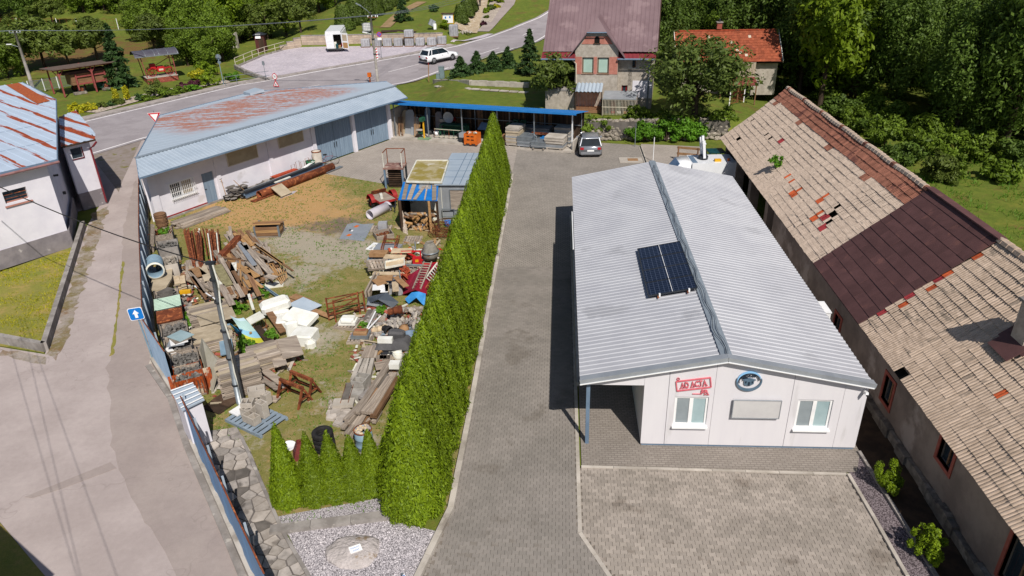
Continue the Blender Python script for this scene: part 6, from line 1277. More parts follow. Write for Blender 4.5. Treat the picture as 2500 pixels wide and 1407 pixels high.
thick('white_sheet','white panel lying at the end of the slatted panel','panel',z6(1230,765),(.9,.6,.06),.3,'white_old')
pr = Pile('metal_profiles','bundle of blue grey metal profiles behind the foam block','profiles',z6(1200,860))
for k in range(8): pr.bar(z6(1090+8*k,745+4*k),z6(1310+14*k,900+8*k),.07,.06,.12+.04*(k % 3),'pvc_blue',name='profile')
# plank stacks in front of the lumber
for uv,L_,W_,n,per,lab,sd_ in ((z7(570,170),1.7,1.4,7,6,'flat plank stack nearest the lumber heap with a grey cover board',71),(z7(590,380),1.6,1.35,8,6,'plank stack right of the leaning pale sheet',72),(z7(830,700),1.45,1.35,14,6,'tallest weathered plank stack at the foot of the mast',73),(z7(1040,540),1.15,1.25,9,5,'plank stack with lichen spots right of the tallest stack',74)):
    stack('plank_stack',lab,'planks',uv,L_,W_,n,per,FA-1.57+.05 if sd_ > 71 else FA-1.5,['wood_grey','wood_grey','board_beige'],.055,.02,seed=sd_,group='plank stacks in the yard',zpx=n*.075*.5)
for a,b,w_,z,lab in ((z7(1110,400),z7(1180,610),.5,.5,'loose grey formwork board propped on plank stack'),(z7(1230,370),z7(1290,530),.8,.55,'wide grey formwork panel near the white foam blocks'),(z7(1040,650),z7(1230,790),.3,.25,'long grey plank under the rusty trestles'),(z7(980,690),z7(1150,810),.2,.3,'narrow plank slanting off the tallest stack'),(z7(1090,890),z7(1160,900),.35,.1,'short board beside the hollow blocks')):
    p,q = P(*a,z),P(*b,z); one('formwork_board',MB().bar((p-p),(q-p),w_,.05),D['wood_grey'],lab,'board',p)
mid_ = P(*z7(630,200),.55); one('cover_board',MB().box((0,0,.02),(1.5,1.1,.03)),D['board_beige'],'grey speckled sheet covering the first plank stack','board',(mid_.x,mid_.y,.62),FA-1.5)
q = [P(*z7(500,372),1.45),P(*z7(660,590),1.0),P(*z7(590,852),0),P(*z7(478,480),.75)]; o = q[2].copy(); one('leaning_sheet',MB().slab([p-o for p in q][::-1],.02),mk('dirty_pale_sheet','a5a196','96917f',sc=1.2,rough=.5),'large pale translucent sheet leaning by the rusty crate','sheet',o)
# mast with cables
mo = P(585,985); mst = thing('cable_mast','slanting grey steel mast with clamped cables rising from the plank stacks','mast',(mo.x,mo.y,0)); tp = PY(514,645,mo.y+.0)-Vector((mo.x,mo.y,0)); part('pole',MB().tube([(0,0,0),tp*.5,tp],[.11,.095,.075],12),D['galv'],mst,True)
part('cable',MB().tube([tp*(i/8)+Vector((.13+.05*math.sin(i*2),-.09,0)) for i in range(9)],.03,6),D['white_old'],mst); part('cable',MB().tube([tp*(i/8)+Vector((.1+.14*(1-i/8),-.12,0)) for i in range(5)],.055,8),D['grey_plastic'],mst)
for f in (.15,.35,.55,.75,.9): part('clamp',MB().lathe([(.12,-.03),(.14,-.03),(.14,.03),(.12,.03)],12,tp*f),D['dark_metal'],mst)
part('cap',MB().box(tp+Vector((0,0,.04)),(.3,.14,.1)),D['dark_metal'],mst)
# hollow blocks on the blue-grey pallet
pallet('plastic_pallet','blue grey plastic pallet carrying hollow blocks',z7(975,1085),-.5,'pallet_grey',1.9,1.25,0,slats=8)
for uv,z,an_,s_,rot,lab in ((z7(935,1090),.16,-.5,(.62,.32,.3),None,'big hollow block lying in the middle of the blue pallet'),(z7(980,860),.5,.4,(.6,.36,.3),None,'topmost hollow block open to the sky'),(z7(905,1030),.16,-.4,(.4,.35,.32),None,'square hollow block at the left of blue pallet'),(z7(900,950),.46,.1,(.42,.36,.2),None,'flat capped block on the square hollow block'),(z7(1035,1040),.16,-.5,(.36,.26,.6),None,'upright hollow block at the right of the blue pallet'),(z7(960,970),.16,-.5,(.55,.35,.3),None,'hollow block at the back of the blue pallet'),(z7(1060,930),.16,-.4,(.3,.3,.45),None,'small broken block at the back right of blue pallet')): hollow('hollow_block',lab,uv,an_,s_,z,'concrete_pale',rot,'blocks on the plastic pallet')
thick('white_tray','white tray at the left corner of the blue pallet','tray',z7(820,1000),(.45,.5,.06),-.5,'white',.17,zpx=.17)
for k,(u,v) in enumerate(((640,960),(720,900))): thick('brown_sheet',('brown sheet lying behind the meter booth','dark sheet on slab beside the mast foot')[k],'sheet',z7(u,v),(.9,.7,.05),-.4,'wood_dark',.02+.05*k)
# rusty trestles
def trestle(label,a,b,h,spread,mat='rust'):
    p,q = P(*a),P(*b); t = thing('steel_trestle',label,'trestle',p); d = q-p; n_ = Vector((-d.y,d.x,0)).normalized()*spread
    part('top_beam',MB().bar((0,0,h),d+Vector((0,0,h)),.1,.12),D[mat],t)
    for f in (.04,.96):
        for s_ in (-1,1): part('leg',MB().bar(d*f+Vector((0,0,h)),d*f+n_*s_,.07),D[mat],t)
        part('brace',MB().bar(d*f+n_*.6+Vector((0,0,h*.4)),d*f-n_*.6+Vector((0,0,h*.4)),.05),D[mat],t)
    part('rail',MB().bar(d*.04+n_*.7+Vector((0,0,h*.3)),d*.96+n_*.7+Vector((0,0,h*.3)),.05),D[mat],t)
trestle('near rusty trestle standing right of the hollow blocks',z7(1200,870),z7(1400,950),.75,.35); trestle('rear rusty trestle beside the plank stacks',z7(1290,800),z7(1480,880),.75,.32)
gfr = Pile('gate_frame','rusty tubular gate frame standing on the grass','gate',z9(110,560))
for a,b,z0,z1 in (((95,560),(95,560),0,1.15),((160,575),(160,575),0,1.1),((390,500),(390,500),0,1.15),((440,480),(440,480),0,1.1)): p = P(*z9(*a))-gfr.o; part('post',MB().bar((p.x,p.y,z0),(p.x+.001,p.y,z1),.06),D['rust'],gfr.t)
for z in (1.1,.85,.6,.3): p,q = P(*z9(95,560))-gfr.o,P(*z9(390,500))-gfr.o; part('rail',MB().bar((p.x,p.y,z),(q.x,q.y,z),.045),D['rust'],gfr.t)
for z in (1.05,.4): p,q = P(*z9(160,575))-gfr.o,P(*z9(440,480))-gfr.o; part('rail',MB().bar((p.x,p.y,z),(q.x,q.y,z),.045),D['rust'],gfr.t)
p,q = P(*z9(95,560))-gfr.o,P(*z9(390,500))-gfr.o; part('brace',MB().bar((p.x,p.y,.3),(q.x,q.y,.85),.04),D['rust'],gfr.t)
# foam, printed sheets
def foam(label,uv,s_,ang,z=0,rot=None,c_=.06,mat='eps'): o = P(*uv,z); o.z = z; return one('foam_block',chamfer(s_,c_),D[mat],label,'foam block',o,rot=rot or (0,0,ang))
foam('rounded white foam block lying on the dark profiles',z7(1140,110),(1.3,.75,.4),.55,.45,(.05,-.1,.55),.12); foam('large flat white foam slab with red line tilted over the blocks',z7(1350,210),(1.4,.9,.22),-.35,.4,(.2,.05,-.35),.05); foam('broken white foam block under the flat slab',z7(1240,270),(.9,.8,.45),.3); foam('upright thin white foam piece',z7(1290,350),(.55,.2,.7),.5); foam('big ridged white foam block nearest the grass',z7(1390,400),(1.0,.9,.5),-.1); foam('small white bundle beside the ridged foam block',z7(1440,445),(.45,.45,.35),.2,c_=.12); foam('white foam slab behind the rounded block',z7(1180,180),(.8,.6,.35),.4,.1)
q = [P(*z7(740,175),.95),P(*z7(860,195),.9),P(*z7(1040,415),.35),P(*z7(870,375),.4)]; o = P(*z7(880,400)); t = thing('printed_sheet','sagging printed sheet in mint and sky blue with yellow lower edge','banner',o)
def bil(a,b): return q[0].lerp(q[1],a).lerp(q[3].lerp(q[2],a),b)-o+Vector((0,0,.12*math.sin(b*3.1)-.1*math.sin(a*3.1)))
for nm,b0,b1,c_ in (('blue_band',0,.15,'b9cfd8'),('mint_field',.15,.62,'a8c4c0'),('sky_field',.62,.84,'86b4cc'),('yellow_edge',.84,1,'b5b438')):
    m = MB(); vs_ = [bil(i/6,b0+(b1-b0)*j/3) for j in range(4) for i in range(7)]; m.add(vs_,[(j*7+i,j*7+i+1,(j+1)*7+i+1,(j+1)*7+i) for j in range(3) for i in range(6)]); part(nm,m,mk('print_'+nm,c_,rough=.5),t)
p = P(*z7(740,250),.5); one('teal_sheet',MB().slab([P(*z7(745,250),.6)-p,P(*z7(800,290),.6)-p,P(*z7(880,380),.1)-p,P(*z7(830,365),.1)-p][::-1],.02),mk('teal_blue_panel','1f6d93',rough=.5),'teal blue panel half under the printed sheet','panel',p)
q = [P(*z7(880,205),.8),P(*z7(1000,140),.8),P(*z7(1045,190),.75),P(*z7(920,255),.75)]; o = P(*z7(960,280)); t = thing('white_table','white marbled board on thin rods above the timber','table',o); part('top',MB().slab([x-o for x in q][::-1],.03),D['white_old'],t); [part('leg',MB().tube([(x-o)*.96,Vector(((x-o).x*.96,(x-o).y*.96,0))],.015,6),D['rust'],t) for x in q]
for a,b,w_,lab,mt,zt in (((1010,50),(1200,320),.3,'mossy curved board running down beside the foam blocks','wood_brown',.6),((970,270),(1090,410),.3,'dark timber behind the printed sheet','wood_dark',.4),((920,330),(960,230),.1,'thin upright plank by the white marbled board','wood_tan',.6),((690,260),(720,510),.5,'blue grey metal sheet leaning on the mast','pvc_blue',.6)):
    p,q2 = P(*z7(*a),zt),P(*z7(*b),zt*.5); one('timber_board',MB().bar(Vector(),q2-p,w_,.05),D[mt],lab,'board',p)
for a,w_,lab,mt in (((1390,90),(1.5,1.0,.02),'corrugated blue grey sheet on the brown boards',None),((1530,150),(1.5,.3,.03),'brown board sticking out under the corrugated sheet','chip'),((1290,50),(1.3,.35,.03),'brown board above the corrugated sheet','chip'),((1340,10),(1.1,.45,.03),'flat brown board lying alone on the grass','chip')):
    o = P(*z7(*a),.2)
    if mt is None: one('corrugated_sheet',corr(MB(),(-.75,-.45,0),(1,0,0),1.4,(0,1,0),.9,.1,.035,SINE),D['garage_sheet'],lab,'sheet',(o.x,o.y,.2),-.6)
    else: one('board',MB().box((0,0,.02),w_),D[mt],lab,'board',(o.x,o.y,.05+(.08 if '15' in str(a) else 0)),-.55)
for uv,mt,lab in ((z9(280,610),'eps','white folded sheets on a small pallet by the gate frame'),(z9(400,740),'chip','brown channel on silver panels on a small pallet')):
    pallet('small_pallet',('weathered pallet under the white folded sheets','weathered pallet under the brown channel')[mt == 'chip'],uv,-.2 if mt == 'eps' else .05,L=1.1,W=.85); o = P(*uv)
    t = thing('goods_bundle',lab,'bundle',(o.x,o.y,.15),0); part('lower',MB().box((0,.02,.08),(.75,.55,.14)),D['eps'] if mt == 'eps' else D['galv'],t); part('upper',chamfer((.6,.42,.14),.04),D[mt],t,loc=(.0,.04,.15))
    if mt == 'chip': part('groove',MB().box((0,.04,.30),(.45,.06,.03)),D['brick'],t)
    else: part('fold',chamfer((.5,.18,.12),.03),D['eps'],t,loc=(0,-.2,.15))
wt = rubble('weathered_slabs','pale slab bits on pallet left of the timber bundle',z9(150,1380),.8,.5,.1,10,['stone_pale'],53)
# ------------------------------------------------------------------ along the garage wall
def gloc(x,y,z=0): return Vector((*gw(x,y),z))
sp = thing('slate_heap','long heap of thin grey slates against the garage wall','slates',gloc(5.6,-.7),GA); rr = random.Random(81)
for k in range(110): x = rr.uniform(-.9,2.8); h = .75 if x < .9 else .45; part('slate',MB().box((0,0,0),(rr.uniform(.3,.55),rr.uniform(.2,.4),.025)),D['concrete_dark'] if k % 3 else D['concrete'],sp,loc=(x,rr.uniform(-.35,.4),.04+h*k/110),rot=(rr.gauss(0,.15),rr.gauss(0,.12),rr.gauss(0,.4)))
stb = thing('steel_profile_bundle','long dark steel channel bundle in front of the garage wall','steel bars',gloc(5.4,-1.35),GA+.04)
for k in range(4): part('channel',MB().box2((0,-.25+.13*k,.15+.14*(k % 2)),(7.4,-.15+.13*k,.28+.14*(k % 2))),D['steel_blue'] if k < 2 else D['dark_metal'],stb)
for k in range(3): part('channel',MB().box2((.1*k,-.2+.13*k,.45),(7.2,-.1+.13*k,.58)),D['galv'] if k == 2 else D['dark_metal'],stb)
rp = thing('rusty_pipes','two long rusty pipes lying in front of the steel bundle','pipes',gloc(5.6,-2.15),GA+.03); part('pipe',MB().lathe([(.27,.4),(.27,7.3),(.24,7.3),(.24,.4),(.27,.4)],18,(0,.0,.3),ax='x'),D['rust'],rp,True)
for k in range(4): part('rod',MB().tube([(-.3,-.25+.1*k,.08),(2.2,-.3+.1*k,.08)],.045,8),D['rust'],rp)
for k in range(3): part('rod',MB().tube([(6.4,-.2+.12*k,.1),(8.1,-.2+.12*k,.1)],.04,8),D['galv'],rp)
thick('grey_slab','grey speckled board leaning over the rusty pipes','board',zg(1490,760),(.95,1.0,.04),GA-.3,'board_beige',.35,rot=(.55,0,GA+.05),zpx=.35)
one('rag',MB().prism([(-.9,-.2),(.2,-.25),(.9,.05),(.6,.2),(-.3,.15)],0,.02),mk('faded_print_rag','c8b49a','a8a4b4',sc=3),'faded coloured cloth on the sandy ground by the pipes','cloth',P(*zg(1640,850)),GA)
part('rail',MB().box2((2.2,.35,.5),(3.6,.5,.56)),D['white_old'],rp)
rtl = thing('roof_tile_stack','stack of bright red roof tiles on the steel bundle by the garage','tiles',gloc(8.7,-.75),GA); tv,tf = tile_verts(.3,.38,.02,.03)
me_ = MB().add([(x,y,z) for x,y,z in tv],tf).mesh('tile',mk('fresh_red_tile','a8472c','933a22',rn=.15))
for k in range(8):
    for j in range(2): link('tile',me_,rtl,(k*.27-.2,-.45+j*.42,.5+.03*j))
part('bearer',MB().box2((-.3,-.5,0),(2.1,.35,.48)),D['wood_dark'],rtl)
ch_ = thing('chair_frames','tangle of thin metal chair frames beyond the red tile stack','frames',gloc(10.9,-.7),GA); rr = random.Random(83)
for k in range(5):
    x = -.6+.45*k; part('frame_loop',MB().tube([(x,.1,0),(x,.15,.9+.12*(k % 2)),(x+.32,.15,.9+.12*(k % 2)),(x+.32,.1,0)],.015,6),D['rust'],ch_); part('seat_bar',MB().tube([(x,.1,.45),(x,-.35,.45),(x+.32,-.35,.45),(x+.32,.1,.45)],.013,6),D['rust'],ch_)
one('white_plank',MB().bar((0,0,.45),(1.6,.1,.75),.2,.05),D['white'],'white plank leaning toward the green bin','plank',gloc(10.5,-1.0),GA)
t = thing('green_bin','round green plastic bin behind the white plank','bin',gloc(12.0,-.65)); part('body',MB().lathe([(0,0),(.26,0),(.32,.75),(.28,.75),(.23,.05)],18),D['green_paint'],t,True); part('rim',MB().lathe([(.31,.72),(.35,.73),(.35,.78),(.31,.78)],18),mk('leaf_green_plastic','3f7a52'),t,True)
t = thing('rusty_drum','tall pale drum with rusty top next to the bicycle','drum',gloc(12.75,-.6)); part('shell',MB().lathe([(0,0),(.34,0),(.34,.45),(.355,.47),(.34,.49),(.34,1.3),(.3,1.3),(.3,1.15),(0,1.15)],22),D['concrete_pale'],t,True); part('rim',MB().lathe([(.335,1.25),(.36,1.26),(.36,1.32),(.3,1.32)],22),D['rust'],t,True)
def bicycle(label,loc,ang,lean):
    t = thing('bicycle',label,'bicycle',loc,rot=(lean,0,ang))
    for x in (-.5,.52):
        w_ = part('wheel',MB().lathe([(.31,-.012),(.335,-.015),(.335,.015),(.31,.012)],24,ax='y'),D['black'],t,True,loc=(x,0,.335))
        sp_ = MB(); [sp_.tube([(0,0,0),(.31*math.cos(a),0,.31*math.sin(a))],.003,4) for a in [6.283*i/12 for i in range(12)]]; part('spokes',sp_,D['galv'],w_,kind='stuff')
    part('frame',MB().tube([(-.5,0,.335),(-.08,0,.32),(.4,0,.75),(-.15,0,.78),(-.08,0,.32)],.018,6).tube([(-.5,0,.335),(-.15,0,.78)],.012,6),D['red_paint'],t); part('fork',MB().tube([(.52,0,.335),(.4,0,.75),(.36,0,.95)],.016,6),D['galv'],t); part('handlebar',MB().tube([(.3,-.28,.95),(.38,-.1,.98),(.38,.1,.98),(.3,.28,.95)],.013,6),D['galv'],t)
    part('saddle',MB().box((-.2,0,.93),(.26,.14,.06)),D['black'],t); part('seat_post',MB().tube([(-.15,0,.78),(-.19,0,.92)],.014,6),D['galv'],t); part('crank',MB().lathe([(.08,-.01),(.1,-.01),(.1,.01),(.08,.01)],14,(-.08,-.04,.32),ax='y'),D['galv'],t)
bicycle('old bicycle leaning at the garage door pillar',gloc(13.6,-.75),GA-.5,.2)
scr = rubble('scrap_heap','small heap of metal scrap under the bicycle',zg(2110,340),1.1,.6,.3,26,['rust','concrete_dark','white_old'],54)
shv = thing('shovel','black snow shovel standing by the garage door','shovel',gloc(4.75,-.35),GA); part('handle',MB().tube([(0,.1,1.45),(0,-.1,.35)],.018,6),D['wood_tan'],shv); part('blade',MB().box((0,-.16,.2),(.5,.04,.42),rx=-.3),D['black'],shv); part('grip',MB().tube([(-.09,.1,1.45),(.09,.1,1.45)],.016,6),D['black'],shv)
one('broom_handle',MB().tube([gloc(5.9,-1.5,0)-gloc(5.9,-1.5),gloc(5.5,-.5,1.2)-gloc(5.9,-1.5)],.02,6),D['wood_tan'],'long handle leaning on the slate heap','handle',gloc(5.9,-1.5))
st_ = thing('long_plank_stack','low stack of long grey planks on the ground by the fence end','planks',P(490,535),GA-.02); rr = random.Random(84)
for j in range(3):
    for i in range(4): part('plank',MB().box((0,0,0),(3.4-.1*j,.27,.06)),D['wood_grey'],st_,loc=(rr.uniform(-.15,.15),-.5+.3*i+.05*j,.06+.075*j),rz=rr.gauss(0,.02))
wbx = thing('pallet_box','square wooden collar box on a pallet with loose boards on top','box',P(660,573),.08)
for z in (.12,.3,.48): [part('board',MB().box2(a,b),D['wood_brown'] if z != .3 else D['wood_tan'],wbx) for a,b in (((-.7,-.5,z),(.7,-.46,z+.17)),((-.7,.46,z),(.7,.5,z+.17)),((-.7,-.46,z),(-.66,.46,z+.17)),((.66,-.46,z),(.7,.46,z+.17)))]
for x in (-.68,.68): [part('corner',MB().box2((x-.05,y-.05,.05),(x+.05,y+.05,.7)),D['galv'],wbx) for y in (-.48,.48)]
part('base',MB().box2((-.7,-.5,.0),(.7,.5,.1)),D['wood_grey'],wbx); part('inside',MB().box2((-.64,-.44,.3),(.64,.44,.5)),D['dark'],wbx)
for k,(y,mt) in enumerate(((-.2,'wood_tan'),(-.05,'wood_brown'),(.1,'wood_tan'))): part('loose_board',MB().box((.1*k-.1,y,.72+.03*k),(1.7,.13,.03),rz=.05*k),D[mt],wbx)
# ------------------------------------------------------------------ goods under the blue shed (local frame of the shed)
def sh_at(x,y,z=.16): c_,s_ = math.cos(SANG),math.sin(SANG); return Vector((SA.x+x*c_-y*s_,SA.y+x*s_+y*c_,z))
def shx(u): p = P(u,345,.16)-SA; return p.x*math.cos(SANG)+p.y*math.sin(SANG)
for x,y,w_,h,tilt,mt,lab in ((.5,1.6,.5,1.9,.25,'board_beige','beige board leaning in the shed corner by the garage'),(1.0,1.5,.8,2.0,.25,'zinc_trim','large grey sheet with cut corners leaning in the shed'),(1.6,1.3,.7,1.5,.3,'zinc_trim','smaller grey sheet in front of the large grey sheet'),(2.3,2.3,.5,2.1,.2,'steel_blue','dark blue grey panel leaning deep in the shed'),(3.2,2.7,.6,1.7,.12,'grey_plinth','dark grey board by the green drill stand')):
    one('leaning_board',MB().xprism([(-w_/2,0),(w_/2,0),(w_/2,h*.85),(w_*.3,h),(-w_*.2,h),(-w_/2,h*.9)],0,.025),D[mt],lab,'board',sh_at(x,y),rot=(-tilt,0,SANG))
for x,n,lab,mt in ((.4,6,'thin sticks leaning at the garage end of the shed','wood_brown'),(1.9,7,'pale battens leaning right of the grey sheets','wood_tan')):
    t = thing('stick_bundle',lab,'sticks',sh_at(x,.9),SANG); rr = random.Random(int(x*10)); [part('stick',MB().tube([(.09*k,-.2+rr.uniform(-.1,.1),0),(.09*k-.35,.7,1.5+rr.uniform(-.2,.2))],.022,5),D[mt],t) for k in range(n)]
dx = shx(1027); t = thing('pillar_drill','green and yellow pillar drill at the front of the blue shed','machine',sh_at(dx,.35),SANG); part('base',MB().box2((-.5,-.3,0),(.5,.3,.09)),mk('pale_green_iron','7f9a7a','6f8a6a'),t); part('column',MB().tube([(0,0,.09),(0,0,1.75)],.075,12),D['yellow'],t); part('head',MB().box((0,-.1,1.65),(.28,.5,.3)),D['green_paint'],t); part('table',MB().box((-.35,-.05,.75),(.55,.4,.06)),D['concrete_pale'],t); part('wheel',MB().lathe([(.13,-.02),(.16,-.02),(.16,.02),(.13,.02)],14,(-.22,-.1,1.6),ax='x'),D['teal'],t); part('motor',MB().lathe([(.12,-.2),(.12,.15),(0,.15)],12,(-.25,0,.5),ax='x'),D['green_paint'],t)
dx = shx(1068); t = thing('satellite_dish','grey satellite dish standing on the shed workbench','dish',sh_at(dx,2.3,1.0),SANG); part('reflector',MB().lathe([(0,.12),(.25,.09),(.45,.0),(.47,.0),(.26,.12),(0,.15)],24,(0,0,.55),ax='y'),D['zinc_trim'],t,True); part('mount',MB().bar((0,.15,0),(0,.15,.5),.06),D['galv'],t)
t = thing('work_bench','dark green steel bench with shelves deep in the shed','bench',sh_at(shx(1085),2.0),SANG); part('top',MB().box2((-1.1,-.35,.9),(1.3,.4,.96)),D['green_paint'],t); [part('leg',MB().box2((x-.04,y-.04,0),(x+.04,y+.04,.9)),D['green_paint'],t) for x in (-1.05,1.25) for y in (-.3,.35)]; part('shelf',MB().box2((-1.05,-.3,.35),(1.25,.35,.4)),D['green_paint'],t); part('panel',MB().box2((-1.05,.36,.05),(1.25,.39,.9)),D['green_paint'],t)
thick('grey_tub','grey washbasin on the green shed bench','tub',zz(1390,260),(.65,.4,.25),SANG,'concrete_pale',1.13,zpx=1.13); thick('red_case','red plastic case on the green shed bench','case',zz(1570,240),(.6,.35,.28),SANG,'red_bright',1.13,zpx=1.13)
t = thing('metal_rack','pale green metal rack frame standing before the shed bench','rack',sh_at(shx(1085),.9),SANG)
for z in (.15,.75): part('rail',MB().bar((-1.2,0,z),(1.4,0,z),.04),D['grille_pale'],t)
for k in range(7): part('upright',MB().bar((-1.2+.43*k,0,.05),(-1.2+.43*k,0,.78),.035),D['green_paint'] if k % 3 else D['rust'],t)
for y in (.35,): part('rail',MB().bar((-1.2,y,.7),(1.4,y,.7),.04),D['green_paint'],t)
bucket('white bucket in front of the green rack in the shed',zz(1205,590),'white',.2,.36,.16); bucket('dark round motor housing left of the green rack',zz(1070,560),'grey_plastic',.2,.4,.16)
t = thing('spare_wheel','dark wheel leaning in the shed right of the green rack','wheel',sh_at(shx(1120),1.0),rot=(.3,0,SANG)); part('tyre',MB().lathe([(.2,-.08),(.3,-.08),(.33,0),(.3,.08),(.2,.08)],18,(0,0,.33),ax='y'),D['black'],t,True); part('rim',MB().lathe([(0,-.03),(.2,-.05),(.2,.05)],14,(0,0,.33),ax='y'),D['dark_metal'],t)
t = thing('grey_crates','grey plastic crate on dark crates beside the orange box','crates',sh_at(shx(1135),.4),SANG)
for k,mt in enumerate(('pallet_black','zinc_trim')): part('crate',MB().box2((-.3,-.25,.02+.38*k),(.35+.05*k,.35,.36+.38*k)),D[mt],t)
ob = thing('orange_box','orange plastic pallet box full of scrap at the front of the shed','box',sh_at(shx(1162),.15,.16),SANG)
for a,b in (((-.55,-.45,.14),(.55,-.41,.85)),((-.55,.41,.14),(.55,.45,.85)),((-.55,-.41,.14),(-.51,.41,.85)),((.51,-.41,.14),(.55,.41,.85)),((-.55,-.45,.1),(.55,.45,.14))): part('side',MB().box2(a,b),D['orange_plastic'],ob)
for x in (-.48,0,.48): part('foot',MB().box2((x-.07,-.45,0),(x+.07,.45,.1)),D['orange_plastic'],ob)
for x in (-.3,.05): [part('slot',MB().box2((x,-.46,z),(x+.25,-.452,z+.08)),D['dark'],ob) for z in (.35,.62)]
rr = random.Random(91); [part('scrap',MB().box((0,0,0),(rr.uniform(.1,.35),.1,.08)),D[rr.choice(('eps','wood_tan','concrete_pale','orange_plastic'))],ob,loc=(rr.uniform(-.4,.4),rr.uniform(-.3,.3),.78+rr.uniform(0,.14)),rot=(rr.uniform(-.4,.4),rr.uniform(-.4,.4),rr.uniform(0,3))) for k in range(18)]
for k,x in enumerate((-.25,.12)): thick('paving_block',('left','right')[k]+' grey block set before the orange box','block',(1152+18*k,347),(.32,.2,.28),SANG,'block',.16,zpx=.16)
one('grey_hood',MB().add([(-.6,0,0),(.6,0,0),(.6,.7,0),(-.6,.7,0),(-.4,.5,.5),(.5,.5,.45)],[(0,1,5,4),(1,2,5),(3,0,4),(2,3,4,5)]),D['steel_blue'],'dark angular hood behind the orange box in shed','hood',sh_at(shx(1175),1.6,.9),SANG)
part('stand',MB().box2((-.5,.1,-.74),(.5,.6,0)),D['dark'],bpy.data.objects['grey_hood'])
for k in range(3): 
    t = thing('green_crates',('left','middle','right')[k]+' column of green bottle crates at the back of the blue shed','crates',sh_at(shx(1230)+.62*k,2.75),SANG,'green crate columns')
    for j in range(5-(k == 0)): part('crate',MB().box2((-.2,-.15,.3*j+.01),(.2,.15,.3*j+.28)),D['green_paint'],t); part('slot',MB().box2((-.12,-.157,.3*j+.1),(.12,-.152,.3*j+.18)),D['dark'],t)
def panel_stack(label,u,y,n,L_,W_,mats,t_=.09,seed=0):
    t = thing('panel_stack',label,'panels',sh_at(shx(u),y),SANG,'formwork panel stacks'); rr = random.Random(seed)
    for x in (-L_*.35,L_*.35): part('bearer',MB().box2((x-.05,-W_/2,0),(x+.05,W_/2,.09)),D['wood_grey'],t)
    for k in range(n): part('panel',MB().box((rr.gauss(0,.02),rr.gauss(0,.02),.09+t_*(k+.5)),(L_,W_,t_*.85)),D[rr.choice(mats)],t)
panel_stack('tall stack of pale and rusty formwork panels under the shed',1268,.9,14,1.1,1.6,['concrete_pale','board_beige','zinc_trim','concrete_pale'],.1,1); panel_stack('low stack of grey formwork panels with arched handles',1300,.8,8,1.25,1.5,['zinc_trim','galv'],.1,2); panel_stack('low stack with bright blue boards near the shed post',1337,.6,5,1.2,1.4,['zinc_trim','galv'],.1,3); panel_stack('stack of square grey panels at the open end of shed',1375,.7,9,1.5,1.4,['zinc_trim','concrete_pale'],.1,4); panel_stack('rear stack of flat grey panels by the plank wall',1310,2.5,10,2.2,1.2,['concrete','zinc_trim'],.1,5); panel_stack('rear stack of pale panels near the end of plank wall',1380,2.3,12,1.3,1.0,['concrete_pale','zinc_trim'],.1,6)
for k in range(2): thick('blue_board',('left','right')[k]+' bright blue board on the low panel stack','board',(1329+15*k,336),(.5,.7,.06),SANG,'roof_blue',.76,zpx=.76)
one('tube_hoop',MB().tube([sh_at(0,0,0)-sh_at(0,0,0)+Vector((-.5,0,0)),Vector((-.45,0,.9)),Vector((-.2,0,1.1)),Vector((.2,0,1.05)),Vector((.4,0,.85)),Vector((.42,0,0))],.03,7),D['galv'],'bent grey tube hoop standing among the panel stacks','tube',sh_at(shx(1316),.3),SANG)
stk = thing('steel_ladder','rusty steel ladder lying flat over the panel stacks','ladder',sh_at(shx(1338),1.0,1.0),SANG); [part('rail',MB().bar((-1.0,y,.1),(1.0,y,.1),.05),D['rust'],stk) for y in (-.2,.2)]; [part('rung',MB().bar((-.9+.3*k,-.2,.1),(-.9+.3*k,.2,.1),.035),D['rust'],stk) for k in range(7)]
thick('cardboard_box','brown cardboard box left of the tall panel stack','box',(1235,347),(.5,.5,.6),SANG,'chip',.16,zpx=.16); bucket('white canister before the tall panel stack',(1246,352),'white',.14,.35,.16)
rubble('shed_scraps','small scraps on the concrete before the panel stacks',(1250,358),1.6,.5,.12,18,['chip','stone_pale','white_old'],55,.14,0,(.05,.11))
# small debris lying between the heaps: offcuts, chips, broken slabs nobody could count
def debris(name,label,polys,n,mats,seed,zmax=.12):
    rr = random.Random(seed); ms = {}
    for poly,share in polys:
        pw = [tuple(P(*q).xy) for q in poly]; xs_ = [p[0] for p in pw]; ys_ = [p[1] for p in pw]; k = 0
        for _ in range(n*20):
            if k >= n*share: break
            x,y = rr.uniform(min(xs_),max(xs_)),rr.uniform(min(ys_),max(ys_))
            if not inpoly(x,y,pw): continue
            l = rr.choice((.12,.2,.35,.6,.9))*rr.uniform(.7,1.3); ms.setdefault(rr.choice(mats),MB()).box((x,y,rr.uniform(.02,zmax)),(l,rr.uniform(.05,.16),rr.uniform(.02,.06)),rr.uniform(0,3.1),0,rr.gauss(0,.15),rr.gauss(0,.2)); k += 1
    for m_,b in ms.items(): tag(link(name,b.mesh(name,D[m_])),label+' in '+m_.replace('_',' '),None,None,'stuff')
debris('debris','loose offcuts and rubble bits among the stored goods',[([z6(400,560),z6(560,620),z6(520,900),z6(560,1300),z6(420,1000)],.25),([z6(560,640),z6(900,420),z6(1300,640),z6(1100,900),z6(700,1000)],.3),([z7(620,300),z7(1100,300),z7(1350,560),z7(1000,900),z7(700,700)],.25),([z8(560,980),z8(1300,900),z8(1250,1400),z8(560,1400)],.25),([z9(420,420),z9(960,430),z9(900,900),z9(700,1200),z9(300,1380),z9(330,700)],.4),([z7(400,350),z7(700,320),z7(760,900),z7(620,960)],.15)],760,['wood_grey','wood_brown','concrete','concrete_pale','board_beige','wood_tan','brick','white_old'],77)
